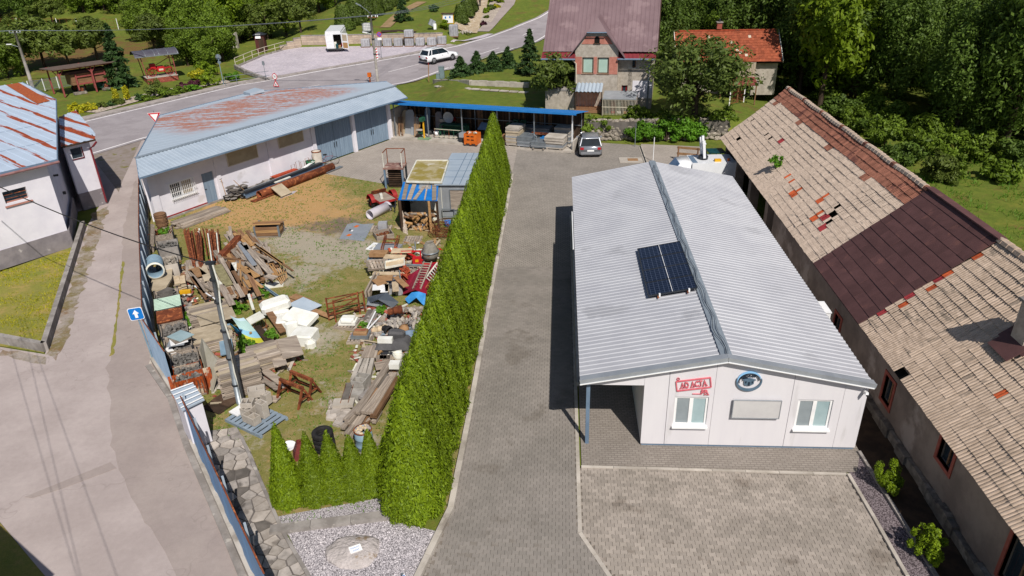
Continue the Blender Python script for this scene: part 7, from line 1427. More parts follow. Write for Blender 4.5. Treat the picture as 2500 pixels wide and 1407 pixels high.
# ------------------------------------------------------------------ vehicles
def wheel(par,loc,r,w_,rimm='rim',side=1):
    w = part('wheel',MB().lathe([(r*.62,-w_/2),(r*.94,-w_/2),(r,-w_*.3),(r,w_*.3),(r*.94,w_/2),(r*.62,w_/2)],20,ax='y'),D['black'],par,True,loc=loc)
    m = MB().lathe([(0,side*w_*.3),(r*.2,side*w_*.42),(r*.62,side*w_*.3),(r*.62,-side*w_*.3)],16,ax='y'); part('rim',m,D[rimm],w)
    for i in range(5): a = 6.283*i/5; part('spoke_gap',MB().box((r*.42*math.cos(a),side*w_*.44,r*.42*math.sin(a)),(r*.2,.01,r*.14),ry=-a),D['dark_metal'],w)
    return w
def loft(secs,closed=True):                     # secs: list of (x, [(y, z)...]) rings
    m = MB(); n = len(secs[0][1]); vs_ = [(x,y,z) for x,r in secs for y,z in r]
    fs = [(i*n+k,i*n+(k+1) % n,(i+1)*n+(k+1) % n,(i+1)*n+k) for i in range(len(secs)-1) for k in range(n)]+[tuple(reversed(range(n))),tuple((len(secs)-1)*n+k for k in range(n))]
    return m.add(vs_,fs)
def car(name,label,cat,loc,yaw,L,W,Hh,paint,belt,r,wb,hood,rear,group=None,rimm='rim',ground=.2):
    t = thing(name,label,cat,loc,yaw,group); w2 = W/2
    def ring(h,k=1.0,z0=ground): return [(-w2*k,z0+.08),(-w2*k*1.0,z0+.3),(-w2*k*.985,h*.72),(-w2*k*.93,h),(w2*k*.93,h),(w2*k*.985,h*.72),(w2*k,z0+.3),(w2*k,z0+.08),(w2*k*.85,z0),(-w2*k*.85,z0)]
    xr,xf = -L/2,L/2
    part('body',loft([(xr,ring(belt*.86,.9)),(xr+.1,ring(belt*.99,.97)),(xr+.5,ring(belt)),(hood,ring(belt)),(hood+.25,ring(belt*.97)),(xf-.35,ring(belt*.84,.97)),(xf-.08,ring(belt*.7,.9)),(xf,ring(belt*.58,.82))]),D[paint],t,True)
    g0,g1 = rear,hood+.15; rw = w2*.93; tw = w2*.74; tr0,tr1 = rear+.38,hood-.75
    part('glasshouse',MB().add([(g0,-rw,belt-.02),(g1,-rw,belt-.02),(g1,rw,belt-.02),(g0,rw,belt-.02),(tr0,-tw,Hh-.05),(tr1,-tw,Hh-.05),(tr1,tw,Hh-.05),(tr0,tw,Hh-.05)],[(0,1,5,4),(1,2,6,5),(2,3,7,6),(3,0,4,7),(4,5,6,7)]),D['car_glass'],t)
    rf = MB(); n = 6; rs_ = [(tr0-.12,Hh-.07),(tr0+.1,Hh-.01),((tr0+tr1)/2,Hh+.02),(tr1-.1,Hh-.01),(tr1+.1,Hh-.07)]
    part('roof',loft([(x,[(-tw*1.06,z-.03),(-tw*.9,z+.015),(tw*.9,z+.015),(tw*1.06,z-.03),(tw,z-.07),(-tw,z-.07)]) for x,z in rs_]),D[paint],t,True)
    for s_ in (-1,1):
        for a,b,w_ in (((g0,s_*rw,belt-.02),(tr0,s_*tw,Hh-.05),.14),((g1,s_*rw,belt-.02),(tr1,s_*tw,Hh-.05),.08),(((g0+g1)/2+.1,s_*rw,belt-.02),((tr0+tr1)/2+.05,s_*tw,Hh-.05),.07),((g0+.55,s_*rw,belt-.02),(tr0+.35,s_*tw,Hh-.05),.1)): part('pillar',MB().bar(a,b,w_,.05,up=(0,s_,0)),D[paint] if w_ > .07 else D['grey_plastic'],t)
        part('mirror',chamfer((.1,.2,.14),.03),D[paint],t,loc=(g1-.35,s_*(w2+.06),belt-.02))
        part('sill',MB().box((0,s_*w2*.99,ground+.1),(wb-.75,.06,.14)),D['grey_plastic'],t)
        part('tail_lamp',MB().box((xr+.06,s_*w2*.76,belt*.8),(.16,w2*.3,.17)),D['tail_red'],t); part('headlight',MB().box((xf-.12,s_*w2*.7,belt*.66),(.16,.36,.14)),D['glass_pale'],t)
        part('handle',MB().box((-.1,s_*w2*.99,belt*.82),(.2,.03,.03)),D['grey_plastic'],t)
        for x in (-wb/2,wb/2):
            part('wheel_arch',MB().lathe([(r*1.16,-.02),(r*1.16,.02),(0,.02)],18,(x,s_*(w2*.985),r),ax='y'),D['grey_plastic'],t); wheel(t,(x,s_*(w2-.08),r),r,.22,rimm,s_)
    part('bumper',loft([(xr-.05,[(-w2*.85,ground+.08),(-w2*.85,ground+.3),(w2*.85,ground+.3),(w2*.85,ground+.08)]),(xr+.2,[(-w2*.99,ground+.05),(-w2*.99,ground+.33),(w2*.99,ground+.33),(w2*.99,ground+.05)])]),D['grey_plastic'] if paint == 'car_white' else D[paint],t)
    part('number_plate',MB().box((xr-.03,0,belt*.62),(.03,.5,.11)),D['signwhite'],t)
    part('rear_trim',MB().box((xr+.0,0,ground+.34),(.08,W*.86,.05)),D['grey_plastic'],t)
    return t
car('silver_hatchback','silver hatchback parked below the stone wall, rear to camera','car',(2.18,54.15,.0),R_(91),3.9,1.68,1.44,'car_silver',.88,.29,2.45,.75,-1.85)
a_,b_ = G(1057,160),G(1107,147); hd = math.atan2(b_.y-a_.y,b_.x-a_.x)-.1; cv = (a_+b_)/2+Vector((-math.sin(hd),math.cos(hd),0))*.85; cv.z = T(cv.x,cv.y)+.06
su = car('white_suv','white suv driving right along the main road','car',cv,hd,4.85,1.95,1.72,'car_white',1.08,.38,2.9,.95,-2.25,ground=.3); su.rotation_euler = (0,-.035,hd)
for s_ in (-1,1): part('roof_rail',MB().tube([(-1.5,s_*.62,1.72),(-1.3,s_*.64,1.78),(.0,s_*.64,1.79),(.3,s_*.62,1.74)],.025,6),D['grey_plastic'],su)
vp_ = G(819,129); vn = thing('delivery_van','white delivery van with one rear door open on the paved lot','van',vp_+Vector((0,0,.06)),R_(90)); vn.rotation_euler = (0,-.06,R_(97)); vn.scale = (1.08,1.08,1.1)
def vr(x,h,k=1): return (x,[(-1.0*k,.35),(-1.0*k,1.2),(-.9*k,h-.12),(-.8*k,h),(.8*k,h),(.9*k,h-.12),(1.0*k,1.2),(1.0*k,.35)])
ov = MB(); ov.box2((0,-1.0,.35),(4.0,-.94,2.2)).box2((0,.94,.35),(4.0,1.0,2.2)).box2((0,-.94,.35),(4,.94,.45)).box2((0,-.94,2.2),(4,.94,2.45)).box2((3.9,-.93,.45),(4,.93,2.2)); part('cargo_body',ov,D['car_white'],vn); part('roof_edge',loft([(-.02,[(-1.0,2.1),(-.86,2.5),(.86,2.5),(1.0,2.1),(.94,2.1),(-.94,2.1)]),(4.0,[(-1.0,2.1),(-.86,2.52),(.86,2.52),(1.0,2.1),(.94,2.1),(-.94,2.1)])]),D['car_white'],vn)
part('cab',loft([vr(4.0,2.45),vr(4.4,2.3),vr(5.0,1.5),vr(5.5,1.1,.95),vr(5.65,.8,.9)]),D['car_white'],vn); part('windscreen',MB().slab([(4.42,-.8,2.25),(4.42,.8,2.25),(5.05,.9,1.5),(5.05,-.9,1.5)],.02),D['car_glass'],vn)
d1 = part('rear_door',MB().box2((-.05,.02,.42),(-.005,.98,2.25)),D['car_white'],vn); part('window',MB().box2((-.06,.2,1.3),(-.052,.8,1.95)),D['white'],d1)
d2 = part('rear_door',MB().box2((0,-.9,.42),(.05,0,2.25)),D['car_white'],vn,loc=(-.05,-1.0,0),rz=R_(-25)); part('window',MB().box2((-.008,-.78,1.35),(-.001,-.12,2.1)),D['board_beige'],d2); part('lining',MB().box2((-.008,-.8,.5),(-.001,-.1,1.15)),D['wood_tan'],d2)
part('dark_interior',MB().box2((.6,-.92,.46),(3.8,.92,2.18)),D['dark'],vn)
for x,y,c_,h in ((.2,-.3,'teal',.5),(.35,-.6,'chip',.3),(.3,-.1,'white_old',.7)): part('cargo_box',chamfer((.35,.3,h),.03),D[c_],vn,loc=(x,y,.46))
for s_ in (-1,1): [wheel(vn,(x,s_*.9,.34),.34,.22,'rim',s_) for x in (.9,4.6)]; part('tail_lamp',MB().box((-.0,s_*.97,.9),(.06,.1,.35)),D['tail_red'],vn)
part('bumper',MB().box((-.06,0,.38),(.14,1.96,.16)),D['grey_plastic'],vn); part('number_plate',MB().box((-.055,.5,1.05),(.02,.5,.11)),D['signwhite'],vn)
# lift truck behind the office
lt = thing('lift_truck','white platform truck with raised boom parked behind the office','truck',(8.7,45.2,0),R_(183))
part('cab',loft([(.5,[(-.9,.35),(-.9,1.2),(-.78,1.95),(.78,1.95),(.9,1.2),(.9,.35)]),(1.2,[(-.9,.35),(-.9,1.2),(-.75,1.9),(.75,1.9),(.9,1.2),(.9,.35)]),(1.75,[(-.9,.35),(-.9,1.15),(-.85,1.2),(.85,1.2),(.9,1.15),(.9,.35)]),(2.2,[(-.85,.35),(-.85,.8),(-.8,.95),(.8,.95),(.85,.8),(.85,.35)])]),D['car_white'],lt,True)
part('windscreen',MB().slab([(1.22,-.72,1.9),(1.22,.72,1.9),(1.77,.8,1.22),(1.77,-.8,1.22)][::-1],.02),mk('blue_windscreen','6f8bb0','5f7ba0',rough=.1,spec=.7),lt)
part('box_body',MB().box2((-2.3,-.95,.5),(.46,.95,1.95)),D['car_white'],lt); part('turret',MB().lathe([(.3,1.95),(.32,2.15),(.2,2.25),(0,2.25)],16,(-.4,0,0)),D['dark_metal'],lt)
for y,h in ((-.45,3.2),(0,3.4),(.45,3.2)): part('boom',MB().bar((-.4,y*.8,2.1),(-.3,y-.25,h),.16,.12),D['car_white'],lt)
for z in (2.5,3.0): part('boom_link',MB().bar((-.4,-.5,z),(-.4,.3,z),.08),D['car_white'],lt)
part('stripe',MB().box2((.1,-.8,1.952),(.42,.8,1.956)),D['steel_blue'],lt); part('beacon',MB().lathe([(.08,1.95),(.08,2.1),(0,2.12)],10,(-1.9,.5,0)),D['orange_plastic'],lt); part('work_lamp',MB().box((-1.2,.55,2.02),(.4,.25,.14)),D['yellow'],lt)
for x in (-1.5,1.3): [wheel(lt,(x,s_*.85,.36),.36,.24,'rim',s_) for s_ in (-1,1)]
tk = thing('farm_tractor','dark green tractor standing in the barn shadow','tractor',(10.25,47.6,0),R_(95)); part('bonnet',chamfer((1.5,.6,.6),.1),D['teal'],tk,loc=(.7,0,.6)); part('seat',chamfer((.4,.45,.5),.06),D['red_bright'],tk,loc=(-.6,0,.9)); part('axle',MB().box((-.5,0,.6),(.8,.9,.35)),D['dark_metal'],tk); part('canopy',MB().box((-.4,0,1.9),(1.1,1.1,.06)),D['teal'],tk)
for x in (-.85,.05): [part('canopy_post',MB().bar((x,y,.8),(x,y,1.9),.05),D['dark_metal'],tk) for y in (-.48,.48)]
for s_ in (-1,1): wheel(tk,(-.6,s_*.6,.55),.55,.3,'dark_metal',s_); wheel(tk,(1.2,s_*.5,.34),.34,.2,'dark_metal',s_)
bf = thing('timber_barrier','low orange brown timber barrier behind the lift truck','barrier',(9.3,51.2,0),-.35); [part('rail',MB().bar((-.9,0,z),(2.0,0,z),.05,.16),D['chip'],bf) for z in (.5,.95)]; [part('post',MB().box2((x-.05,-.1,0),(x+.05,-.02,1.05)),D['wood_brown'],bf) for x in (-.8,.6,1.9)]
mh = thing('drain_cover','rusty drain cover in a concrete patch near the silver hatchback','manhole',P(1540,392)); part('surround',MB().box((0,0,.02),(1.7,1.3,.04)),D['concrete_pale'],mh); part('cover',MB().box((.15,.05,.045),(.75,.6,.02)),D['chip'],mh)
gtr = thing('drain_channel','pale drain channel strip crossing the court behind the office','drain',(6.17,40.6,0)); part('channel',MB().box2((-.13,0,-.02),(.13,14.8,.03)),D['concrete_pale'],gtr); part('grate',MB().box2((-.05,.1,.031),(.05,14.7,.036)),D['dark_metal'],gtr)
for u,v0,v1,lab,mt in ((1550,358,300,'thin grey post at the foot of the stone wall','galv'),(1594,395,358,'thin white post behind the office roof','white')):
    b = P(u,v0); one('thin_post',MB().tube([(0,0,0),(0,0,1.8)],.03,8),D[mt],lab,'post',(b.x,b.y,0))
# ------------------------------------------------------------------ rubble stone retaining wall
sw_ = thing('stone_wall','rubble stone retaining wall behind the silver hatchback','wall',(1.4,56.9,0)); rr = random.Random(101)
part('core',MB().box2((0,.15,0),(11.8,.9,1.45)),D['concrete_dark'],sw_); ms = [MB().blob((0,0,0),1,0,.2,k,1,(1,.6,.75)).mesh('stone',D['stone']) for k in range(6)]; z = .16; row = 0
while z < 1.6:
    x = rr.uniform(0,.3)
    while x < 11.6:
        r_ = rr.uniform(.15,.27); ob = link('stone',rr.choice(ms),sw_,(x+r_,.1+rr.uniform(-.05,.05)+.06*row,z+rr.uniform(-.06,.06)),rot=(rr.uniform(-.3,.3),rr.uniform(-.5,.5),rr.uniform(-.3,.3))); ob.scale = (r_*1.15,r_*1.1,r_); x += r_*1.9
    z += .27; row += 1
# low old wall across the lawn near the house and the stepping path
lw = thing('lawn_wall','low crumbling concrete wall on the lawn left of the house','wall',G(1060,203)); o = G(1060,203); pts = [G(1060,203),G(1150,207),G(1230,210),G(1292,214)]
for a,b in zip(pts,pts[1:]):
    for i in range(4): p,q = a.lerp(b,i/4)-o,a.lerp(b,(i+1)/4)-o; part('segment',MB().bar(p+Vector((0,0,.18)),q+Vector((0,0,.18)),.35,.45+.08*(i % 2)),D['concrete_pale'],lw)
pts = [G(1065,212),G(1150,218),G(1290,227)]; k = 0; o = pts[0]; lp_ = thing('slab_path','row of pale slabs crossing the lawn behind the blue shed','path',o)
for a,b in zip(pts,pts[1:]):
    n = max(1,int((b-a).length/.95))
    for i in range(n): p = a.lerp(b,(i+.5)/n)-o; part('slab',MB().box((p.x,p.y,p.z+.03),(.85,.5,.08),rz=math.atan2(b.y-a.y,b.x-a.x)+rr.gauss(0,.05)),D['concrete_pale'],lp_)
# ------------------------------------------------------------------ poles, wires, signs
lpz = G(925,225); LP = Vector((lpz.x,lpz.y,0)); pole = thing('lamp_pole','concrete street lamp pole behind the garage','street lamp',LP); part('shaft',MB().tube([(0,0,0),(0,0,8.1)],[.17,.1],12),D['concrete'],pole,True)
part('arm',MB().tube([(0,0,7.9),(-.3,-.1,8.3),(-.9,-.3,8.8)],.03,6),D['galv'],pole); part('lamp_head',MB().box((-1.05,-.35,8.9),(.6,.18,.12),ry=.5,rz=.3),D['galv'],pole); part('arm',MB().tube([(0,0,5.9),(-.5,-.1,6.1)],.025,6),D['galv'],pole); part('lamp_head',MB().box((-.75,-.15,6.15),(.5,.16,.1),ry=.2),D['white'],pole)
part('crossbar',MB().bar((-.3,0,7.6),(.7,0,7.6),.07),D['rust'],pole)
for x in (-.3,.1,.5,.7): part('insulator',MB().lathe([(.05,0),(.06,.1),(.03,.16),(0,.16)],8,(x,0,7.63)),D['white'],pole)
for z in (3.9,5.4): part('band',MB().lathe([(.15,z),(.17,z),(.17,z+.12),(.15,z+.12)],10),D['dark_metal'],pole)
ub = G(80,214); up_ = thing('utility_pole','leaning concrete utility pole behind the white building','utility pole',(ub.x,ub.y,0)); part('shaft',MB().tube([(0,0,0),(0,0,6.4)],[.2,.13],12),D['concrete'],up_,True); part('crossbar',MB().bar((-.7,0,6.2),(.7,0,6.2),.09),D['galv'],up_); part('lamp_arm',MB().tube([(0,0,4.6),(-.9,-.1,4.9)],.03,6),D['galv'],up_); part('lamp_head',MB().box((-1.1,-.1,4.95),(.6,.18,.1)),D['white'],up_)
for x in (-.65,-.2,.25,.65): part('insulator',MB().lathe([(.06,0),(.07,.1),(.03,.18),(0,.18)],8,(x,0,6.25)),D['white'],up_)
def wire(a,b,sag,r,label,mat='galv',n=14): 
    a = Vector(a); b = Vector(b); one('overhead_wire',MB().tube([a.lerp(b,i/n)-a-Vector((0,0,sag*4*(i/n)*(1-i/n))) for i in range(n+1)],r,5),D[mat],label,'wire',a)
UP = Vector((ub.x,ub.y,0)); far = PY(1160,-20,135)
for k,(x1,x2) in enumerate(((-.6,-.3),(.25,.1),(.65,.7))):
    wire(UP+Vector((x1,0,6.45)),LP+Vector((x2,0,7.8)),.5,.022,('upper','middle','lower')[k]+' overhead wire from the leaning pole to the lamp pole'); wire(LP+Vector((x2,0,7.8)),far+Vector((x2*2,0,-.2*k)),.5,.022,('upper','middle','lower')[k]+' overhead wire from the lamp pole toward the hillside')
    wire(UP+Vector((x1,0,6.45)),UP+Vector((-40,-6+x1,7.5)),.5,.022,('upper','middle','lower')[k]+' overhead wire leaving the leaning pole to the left')
mt_ = Vector((mo.x,mo.y,0))+tp; w0 = P(-140,385,7.0); wire(mt_,w0,.45,.022,'black cable sagging from the yard mast over the street','black')
def sign_post(name,label,base,h,parts_,lean=(0,0),r=.03,mat='galv',rz=0,cat='road sign'):
    t = thing(name,label,cat,base,rot=(lean[0],lean[1],rz)); part('post',MB().tube([(0,0,0),(0,0,h)],r,8),D[mat],t)
    for nm,mb,mt in parts_: part(nm,mb,D[mt] if isinstance(mt,str) else mt,t)
    return t
def plate(w_,h,z,y=-.05,t_=.02,c=.05): return MB().xprism([(-w_/2+c,z-h/2),(w_/2-c,z-h/2),(w_/2,z-h/2+c),(w_/2,z+h/2-c),(w_/2-c,z+h/2),(-w_/2+c,z+h/2),(-w_/2,z+h/2-c),(-w_/2,z-h/2+c)],y-t_,y)
def disc(r_,z,y=-.05,t_=.015): return MB().lathe([(0,y-t_),(r_,y-t_),(r_,y),(0,y)],24,(0,0,z),ax='y')
def tri(r_,z,y=-.05,t_=.015,inv=False): s_ = -1 if inv else 1; return MB().xprism([(r_*math.sin(R_(a)),z+s_*r_*math.cos(R_(a))) for a in (0,120,240)],y-t_,y)
s_ = .62; bsn = P(376,884)
ow = sign_post('one_way_sign','square blue one way arrow sign on a thin post by the fence',bsn,2.45,[('plate',plate(.5,.5,2.3),'bluesign'),('rim',plate(.54,.54,2.3,-.045),'signwhite'),('arrow',MB().xprism([(-.055,2.13),(.055,2.13),(.055,2.31),(.12,2.31),(0,2.48),(-.12,2.31),(-.055,2.31)],-.08,-.071),'signwhite')],(0,-.05),.035,'pvc_blue',.28)
part('foot',MB().box((0,0,.03),(.3,.3,.06)),D['concrete_pale'],ow)
yb = P(376,283,2.5); sign_post('give_way_sign','white and red inverted triangle sign above the garage roof edge',(yb.x,yb.y+.08,0),2.9,[('plate',tri(.55,2.45,-.06,.015,True),'signred'),('face',tri(.36,2.45,-.077,.006,True),'signwhite'),('rim',tri(.59,2.45,-.05,.008,True),'signwhite')],rz=.35)
nb = G(932,143); sign_post('no_stopping_sign','round blue and red no stopping sign at the paved lot',nb,3.3,[('rim',disc(.33,3.0),'signred'),('face',disc(.26,3.0,-.066,.006),'bluesign'),('bar',MB().bar((-.18,-.076,3.18),(.18,-.076,2.82),.01,.07),'signred'),('bar',MB().bar((-.18,-.078,2.82),(.18,-.078,3.18),.01,.07),'signred'),('sub_plate',plate(.55,.3,2.45),'signwhite')])
sb_ = P(676,215,.0); sp_ = Vector((sb_.x,sb_.y,0)); zc = PY(671,187,sp_.y).z; z2 = PY(673,206,sp_.y).z
t = sign_post('speed_sign','round speed limit sign with warning triangle behind the garage roof',sp_,zc+.4,[('rim',disc(.36,zc),'signred'),('face',disc(.28,zc,-.066,.006),'signwhite'),('triangle',tri(.5,z2),'signred'),('triangle_face',tri(.32,z2-.01,-.066,.006),'signwhite'),('symbol',MB().box((0,-.075,z2-.03),(.12,.006,.2)),'black')],rz=-.35); letter(t,'30',.34,(0,-.075,zc),(R_(90),0,0),D['black'],.003)
gb_ = G(546,207); sign_post('round_sign','grey back of a round sign on a blue grey post by the road',gb_,3.4,[('disc',disc(.33,3.1,.06),'galv'),('sub_plate',plate(.4,.3,2.5,.06),'galv')],r=.04,mat='pvc_blue')
gb_ = G(650,196); sign_post('small_sign','small grey sign pair standing on the paved lot edge',gb_,2.2,[('plate',plate(.25,.5,1.95),'galv'),('plate',plate(.25,.4,1.9,.08),'galv')])
mb_ = G(921,148); t = thing('marker_board','narrow red and white hazard marker at the lamp pole','marker',mb_); part('board',plate(.35,1.5,.85),D['signwhite'],t); [part('stripe',MB().bar((-.14,-.075,z-.1),(.14,-.075,z+.1),.01,.14),D['signred'],t) for z in (.35,.7,1.05,1.4)]
mb_ = G(905,212); t = thing('hydrant_post','rusty orange post with box at the road edge','post',mb_); part('post',MB().box((0,0,.5),(.14,.14,1.2)),D['rust'],t); part('box',MB().box((0,0,1.3),(.4,.3,.45)),D['orange_plastic'],t)
mb_ = G(1047,200); t = thing('marker_post','thin orange marker post at the lawn corner','post',mb_); part('post',MB().tube([(0,0,0),(.1,0,1.9)],.05,8),D['chip'],t); part('tip',MB().tube([(.1,0,1.9),(.11,0,2.1)],.03,8),D['signred'],t)
mb_ = G(1079,192); t = thing('utility_cabinet','grey green utility cabinet on the lawn corner','cabinet',mb_); part('body',chamfer((.62,.4,1.35),.03),mk('grey_green_cabinet','74858a','68797e'),t); part('lid',MB().box((0,0,1.38),(.68,.46,.06)),D['zinc_trim'],t)
mb_ = G(1070,197); t = thing('utility_cabinet','short grey box beside the utility cabinet','cabinet',mb_); part('body',chamfer((.4,.35,.8),.03),bpy.data.materials['grey_green_cabinet'],t); part('lid',MB().box((0,0,.82),(.44,.4,.04)),D['zinc_trim'],t)
# ------------------------------------------------------------------ paved lot, its wall and goods
def top_wall(name,label,pts,h0,h1,mat,cap=True):
    o = pts[0]; t = thing(name,label,'wall',o); rr = random.Random(9); L = sum((b-a).length for a,b in zip(pts,pts[1:])); done = 0
    for a,b in zip(pts,pts[1:]):
        l = (b-a).length; n = max(1,int(l/.8)); d = (b-a)/l; an_ = math.atan2(d.y,d.x)
        for i in range(n):
            f = (done+l*(i+.5)/n)/L; h = h0+(h1-h0)*f; p = a+d*(l*(i+.5)/n)-o; rows = max(1,round(h/.3))
            for j in range(rows): part('block',MB().box((0,0,0),(l/n-.015,.35,h/rows-.012)),mat,t,loc=(p.x+(.0 if j % 2 else .02),p.y,p.z+h*(j+.5)/rows),rz=an_)
            if cap: part('coping',MB().box((0,0,0),(l/n-.004,.42,.09)),D['concrete'],t,loc=(p.x,p.y,p.z+h+.045),rz=an_)
        done += l
    return t
PB = mk('pale_stone_block','b9a894','a8968a',sc=3,bump=.3,rn=.14)
def PT(x,y): return Vector((x,y,T(x,y)))
top_wall('block_wall','long pale block retaining wall behind the paved lot',[PT(-36.6,103.55),PT(-26.8,103.6),PT(-16.5,103.6)],1.5,1.5,PB); top_wall('block_wall','stepped end of the pale block wall rising from the railing',[PT(-39.2,101.6),PT(-36.7,103.4)],.4,1.45,PB)
top_wall('lot_edge_wall','concrete edge wall with railing at the left of the paved lot',[G(578,166),G(640,139),G(690,125)],.25,.25,D['concrete'],False)
top_wall('ramp_wall','stained concrete wall of the paved lot beside the road',[G(575,168),G(600,180),G(655,198)],.55,.3,D['concrete'],False)
rl_ = thing('lot_railing','cream tube railing round the left edge of the paved lot','railing',G(576,164)); o = G(576,164); pts = [G(576,164),G(618,146),G(648,136),G(697,122)]
for a,b in zip(pts,pts[1:]):
    n = 2; [part('post',MB().bar(a.lerp(b,i/n)-o,a.lerp(b,i/n)-o+Vector((0,0,1.1)),.06),D['grille_pale'],rl_) for i in range(n)]
    for z in (1.1,.6): part('rail',MB().bar(a-o+Vector((0,0,z)),b-o+Vector((0,0,z)),.05),D['grille_pale'],rl_)
rl2 = thing('road_railing','grey tube railing between flower bed and road','railing',G(552,213)); o = G(552,213); pts = [G(552,213),G(580,208),G(660,197)]
for a,b in zip(pts,pts[1:]):
    part('post',MB().bar(a-o,a-o+Vector((0,0,1.1)),.05),D['galv'],rl2)
    for z in (1.1,.6): part('rail',MB().bar(a-o+Vector((0,0,z)),b-o+Vector((0,0,z)),.045),D['galv'],rl2)
def wrapped(label,x,y,h=1.0,z=None,w_=1.25,group='film wrapped stone pallets'):
    zz_ = T(x,y) if z is None else z; t = thing('stone_pallet',label,'pallet',(x,y,zz_),rr.uniform(-.1,.1),group); part('pallet_base',MB().box((0,0,.1),(w_,1.0,.14)),D['wood_brown'],t); part('wrapped_load',chamfer((w_*.96,.96,h),.08),D['wrap'],t,loc=(0,0,.17))
    for k in range(3): part('block_line',MB().box((-w_*.3+w_*.3*k,-.482,.17+h*.45),(.03,.01,h*.8)),D['concrete_dark'],t)
xs2 = [-27.2,-25.6,-24.1,-22.6,-21.0,-19.5,-17.9,-16.6]
for k,x in enumerate(xs2): wrapped(ordn(k).capitalize().lower()+' film wrapped stone pallet from the left along the block wall',x,102.55+(.9 if k > 6 else 0)-.0,1.0)
wrapped('stone pallet stacked on top of the row by the block wall',-21.0,102.55,.9,T(-21,102.5)+1.18); wrapped('tall grey wrapped pallet at the right end of the stone row',-15.2,105.6,1.5)
for k,(x,y) in enumerate(((-27.5,105.4),)):
    t = thing('water_tank','caged white water tank above the block wall','tank',(x,y,T(x,y)),.05); part('bottle',chamfer((1.1,.95,1.0),.1),D['eps'],t,loc=(0,0,.2)); part('pallet_base',MB().box((0,0,.1),(1.2,1.0,.16)),D['dark_metal'],t)
    for i in range(5): part('cage_bar',MB().box((0,0,.3+.22*i),(1.16,1.01,.03)),D['galv'],t); 
    for i in range(6): part('cage_bar',MB().box((-.57+.228*i,-.505,.7),(.03,.02,1.0)),D['galv'],t)
kp = PT(-41.6,101.3); t = thing('wooden_kiosk','narrow brown wooden hut with notice at the lot corner','hut',kp,.1); part('body',MB().box((0,0,1.1),(1.25,1.1,2.2)),mk('red_brown_boards','5d3330','4e2926',sc=2,st=(6,6,.5)),t); part('roof',MB().add([(-.85,-.75,2.2),(.85,-.75,2.2),(.85,.75,2.2),(-.85,.75,2.2),(0,0,2.6)],[(0,1,4),(1,2,4),(2,3,4),(3,0,4),(3,2,1,0)]),D['dark_metal'],t); part('notice',MB().box((-.1,-.6,2.05),(.7,.06,.6),rx=-.3),D['signwhite'],t); part('door',MB().box((.2,-.56,.95),(.7,.03,1.8)),D['wood_dark'],t)
for k in range(7): part('board',MB().box((-.53+.175*k,-.555,1.1),(.16,.012,2.15)),bpy.data.materials['red_brown_boards'],t)
ib = PT(-16.2,107.6); t = thing('notice_board','yellow framed notice board with white sheets beside the gravel path','notice board',ib,-.12); part('sheet',MB().box((0,0,1.6),(1.5,.06,1.15)),D['signwhite'],t); [part('post',MB().box((x,0,1.1),(.1,.1,2.2)),D['yellow'],t) for x in (-.8,.8)]; part('rail',MB().box((0,-.01,.98),(1.5,.07,.08)),D['yellow'],t); part('roof',MB().box((0,0,2.3),(1.9,.4,.06),rx=.2),D['wood_dark'],t)
for x,z in ((-.35,1.75),(.3,1.8),(-.4,1.25),(-.1,1.25)): part('notice',MB().box((x,-.035,z),(.2,.01,.28)),D['bluesign'] if z > 1.5 else D['black'],t)
bx_ = PT(-18.4,106.6); t = thing('tilted_bin','grey tilted waste bin on the lawn above the stone pallets','bin',bx_,.3); part('body',MB().box((0,0,.9),(.8,.6,.8),ry=.5),D['zinc_trim'],t); part('stand',MB().box((0,0,.3),(.12,.12,.6)),D['dark_metal'],t); part('panel',MB().box((.35,-.4,.4),(.4,.05,.8)),D['signwhite'],t)
# ------------------------------------------------------------------ museum shelters on the left lawn
c0 = G(140,228); c1 = G(157,238); c2 = G(307,213); c3 = G(233,227); dsh = math.atan2(c2.y-c1.y,c2.x-c1.x); dsh = .62
RW = mk('faded_red_timber','9a4f4c','85403e',sc=3,rough=.8)
ms1 = thing('museum_shelter','red timber shelter with long flat roof over the threshing machine','shelter',c1,math.atan2((c2-c1).y,(c2-c1).x)); L_ = (c2-c1).length; dpt = 3.2
for x in (0.1,L_*.52,L_-.1):
    for y in (0,dpt): part('post',MB().box2((x-.07,y-.07,0),(x+.07,y+.07,2.9)),RW,ms1)
    for s_ in (-1,1): part('brace',MB().bar((x,0,2.2),(x+s_*.55,0,2.85),.08),RW,ms1)
part('roof',MB().slab([(-.5,-.4,3.05),(L_+.5,-.4,3.05),(L_+.5,dpt+.4,2.85),(-.5,dpt+.4,2.85)],.1),mk('grey_felt_roof','6a5a52','5a4b44',sc=2),ms1); part('beam',MB().box2((-.4,-.06,2.8),(L_+.4,.06,2.94)),RW,ms1); part('beam',MB().box2((-.4,dpt-.06,2.62),(L_+.4,dpt+.06,2.76)),RW,ms1)
th2 = thing('threshing_machine','antique red and brown wooden threshing machine under the flat shelter','machine',c1+Vector((0,0,0)),math.atan2((c2-c1).y,(c2-c1).x)); mx = L_*.5
part('hull',MB().box2((mx-2.0,.45,1.0),(mx+2.0,2.1,2.15)),D['wood_brown'],th2); part('lid',MB().xprism([(mx-2.6,2.15),(mx+2.6,2.15),(mx+2.2,2.4),(mx-2.2,2.4)],.75,2.45),mk('brown_machine_board','6a4a44','5a3c37',sc=2),th2)
for a,b in (((mx-1.5,.38,.4),(mx-1.5,.38,2.2)),((mx+.2,.38,.4),(mx+.2,.38,2.2)),((mx+1.6,.38,.4),(mx+1.6,.38,2.2)),((mx-1.5,.38,1.85),(mx+1.6,.38,1.85)),((mx-1.5,.38,1.05),(mx+1.6,.38,1.05))): part('frame_beam',MB().bar(a,b,.14),RW,th2)
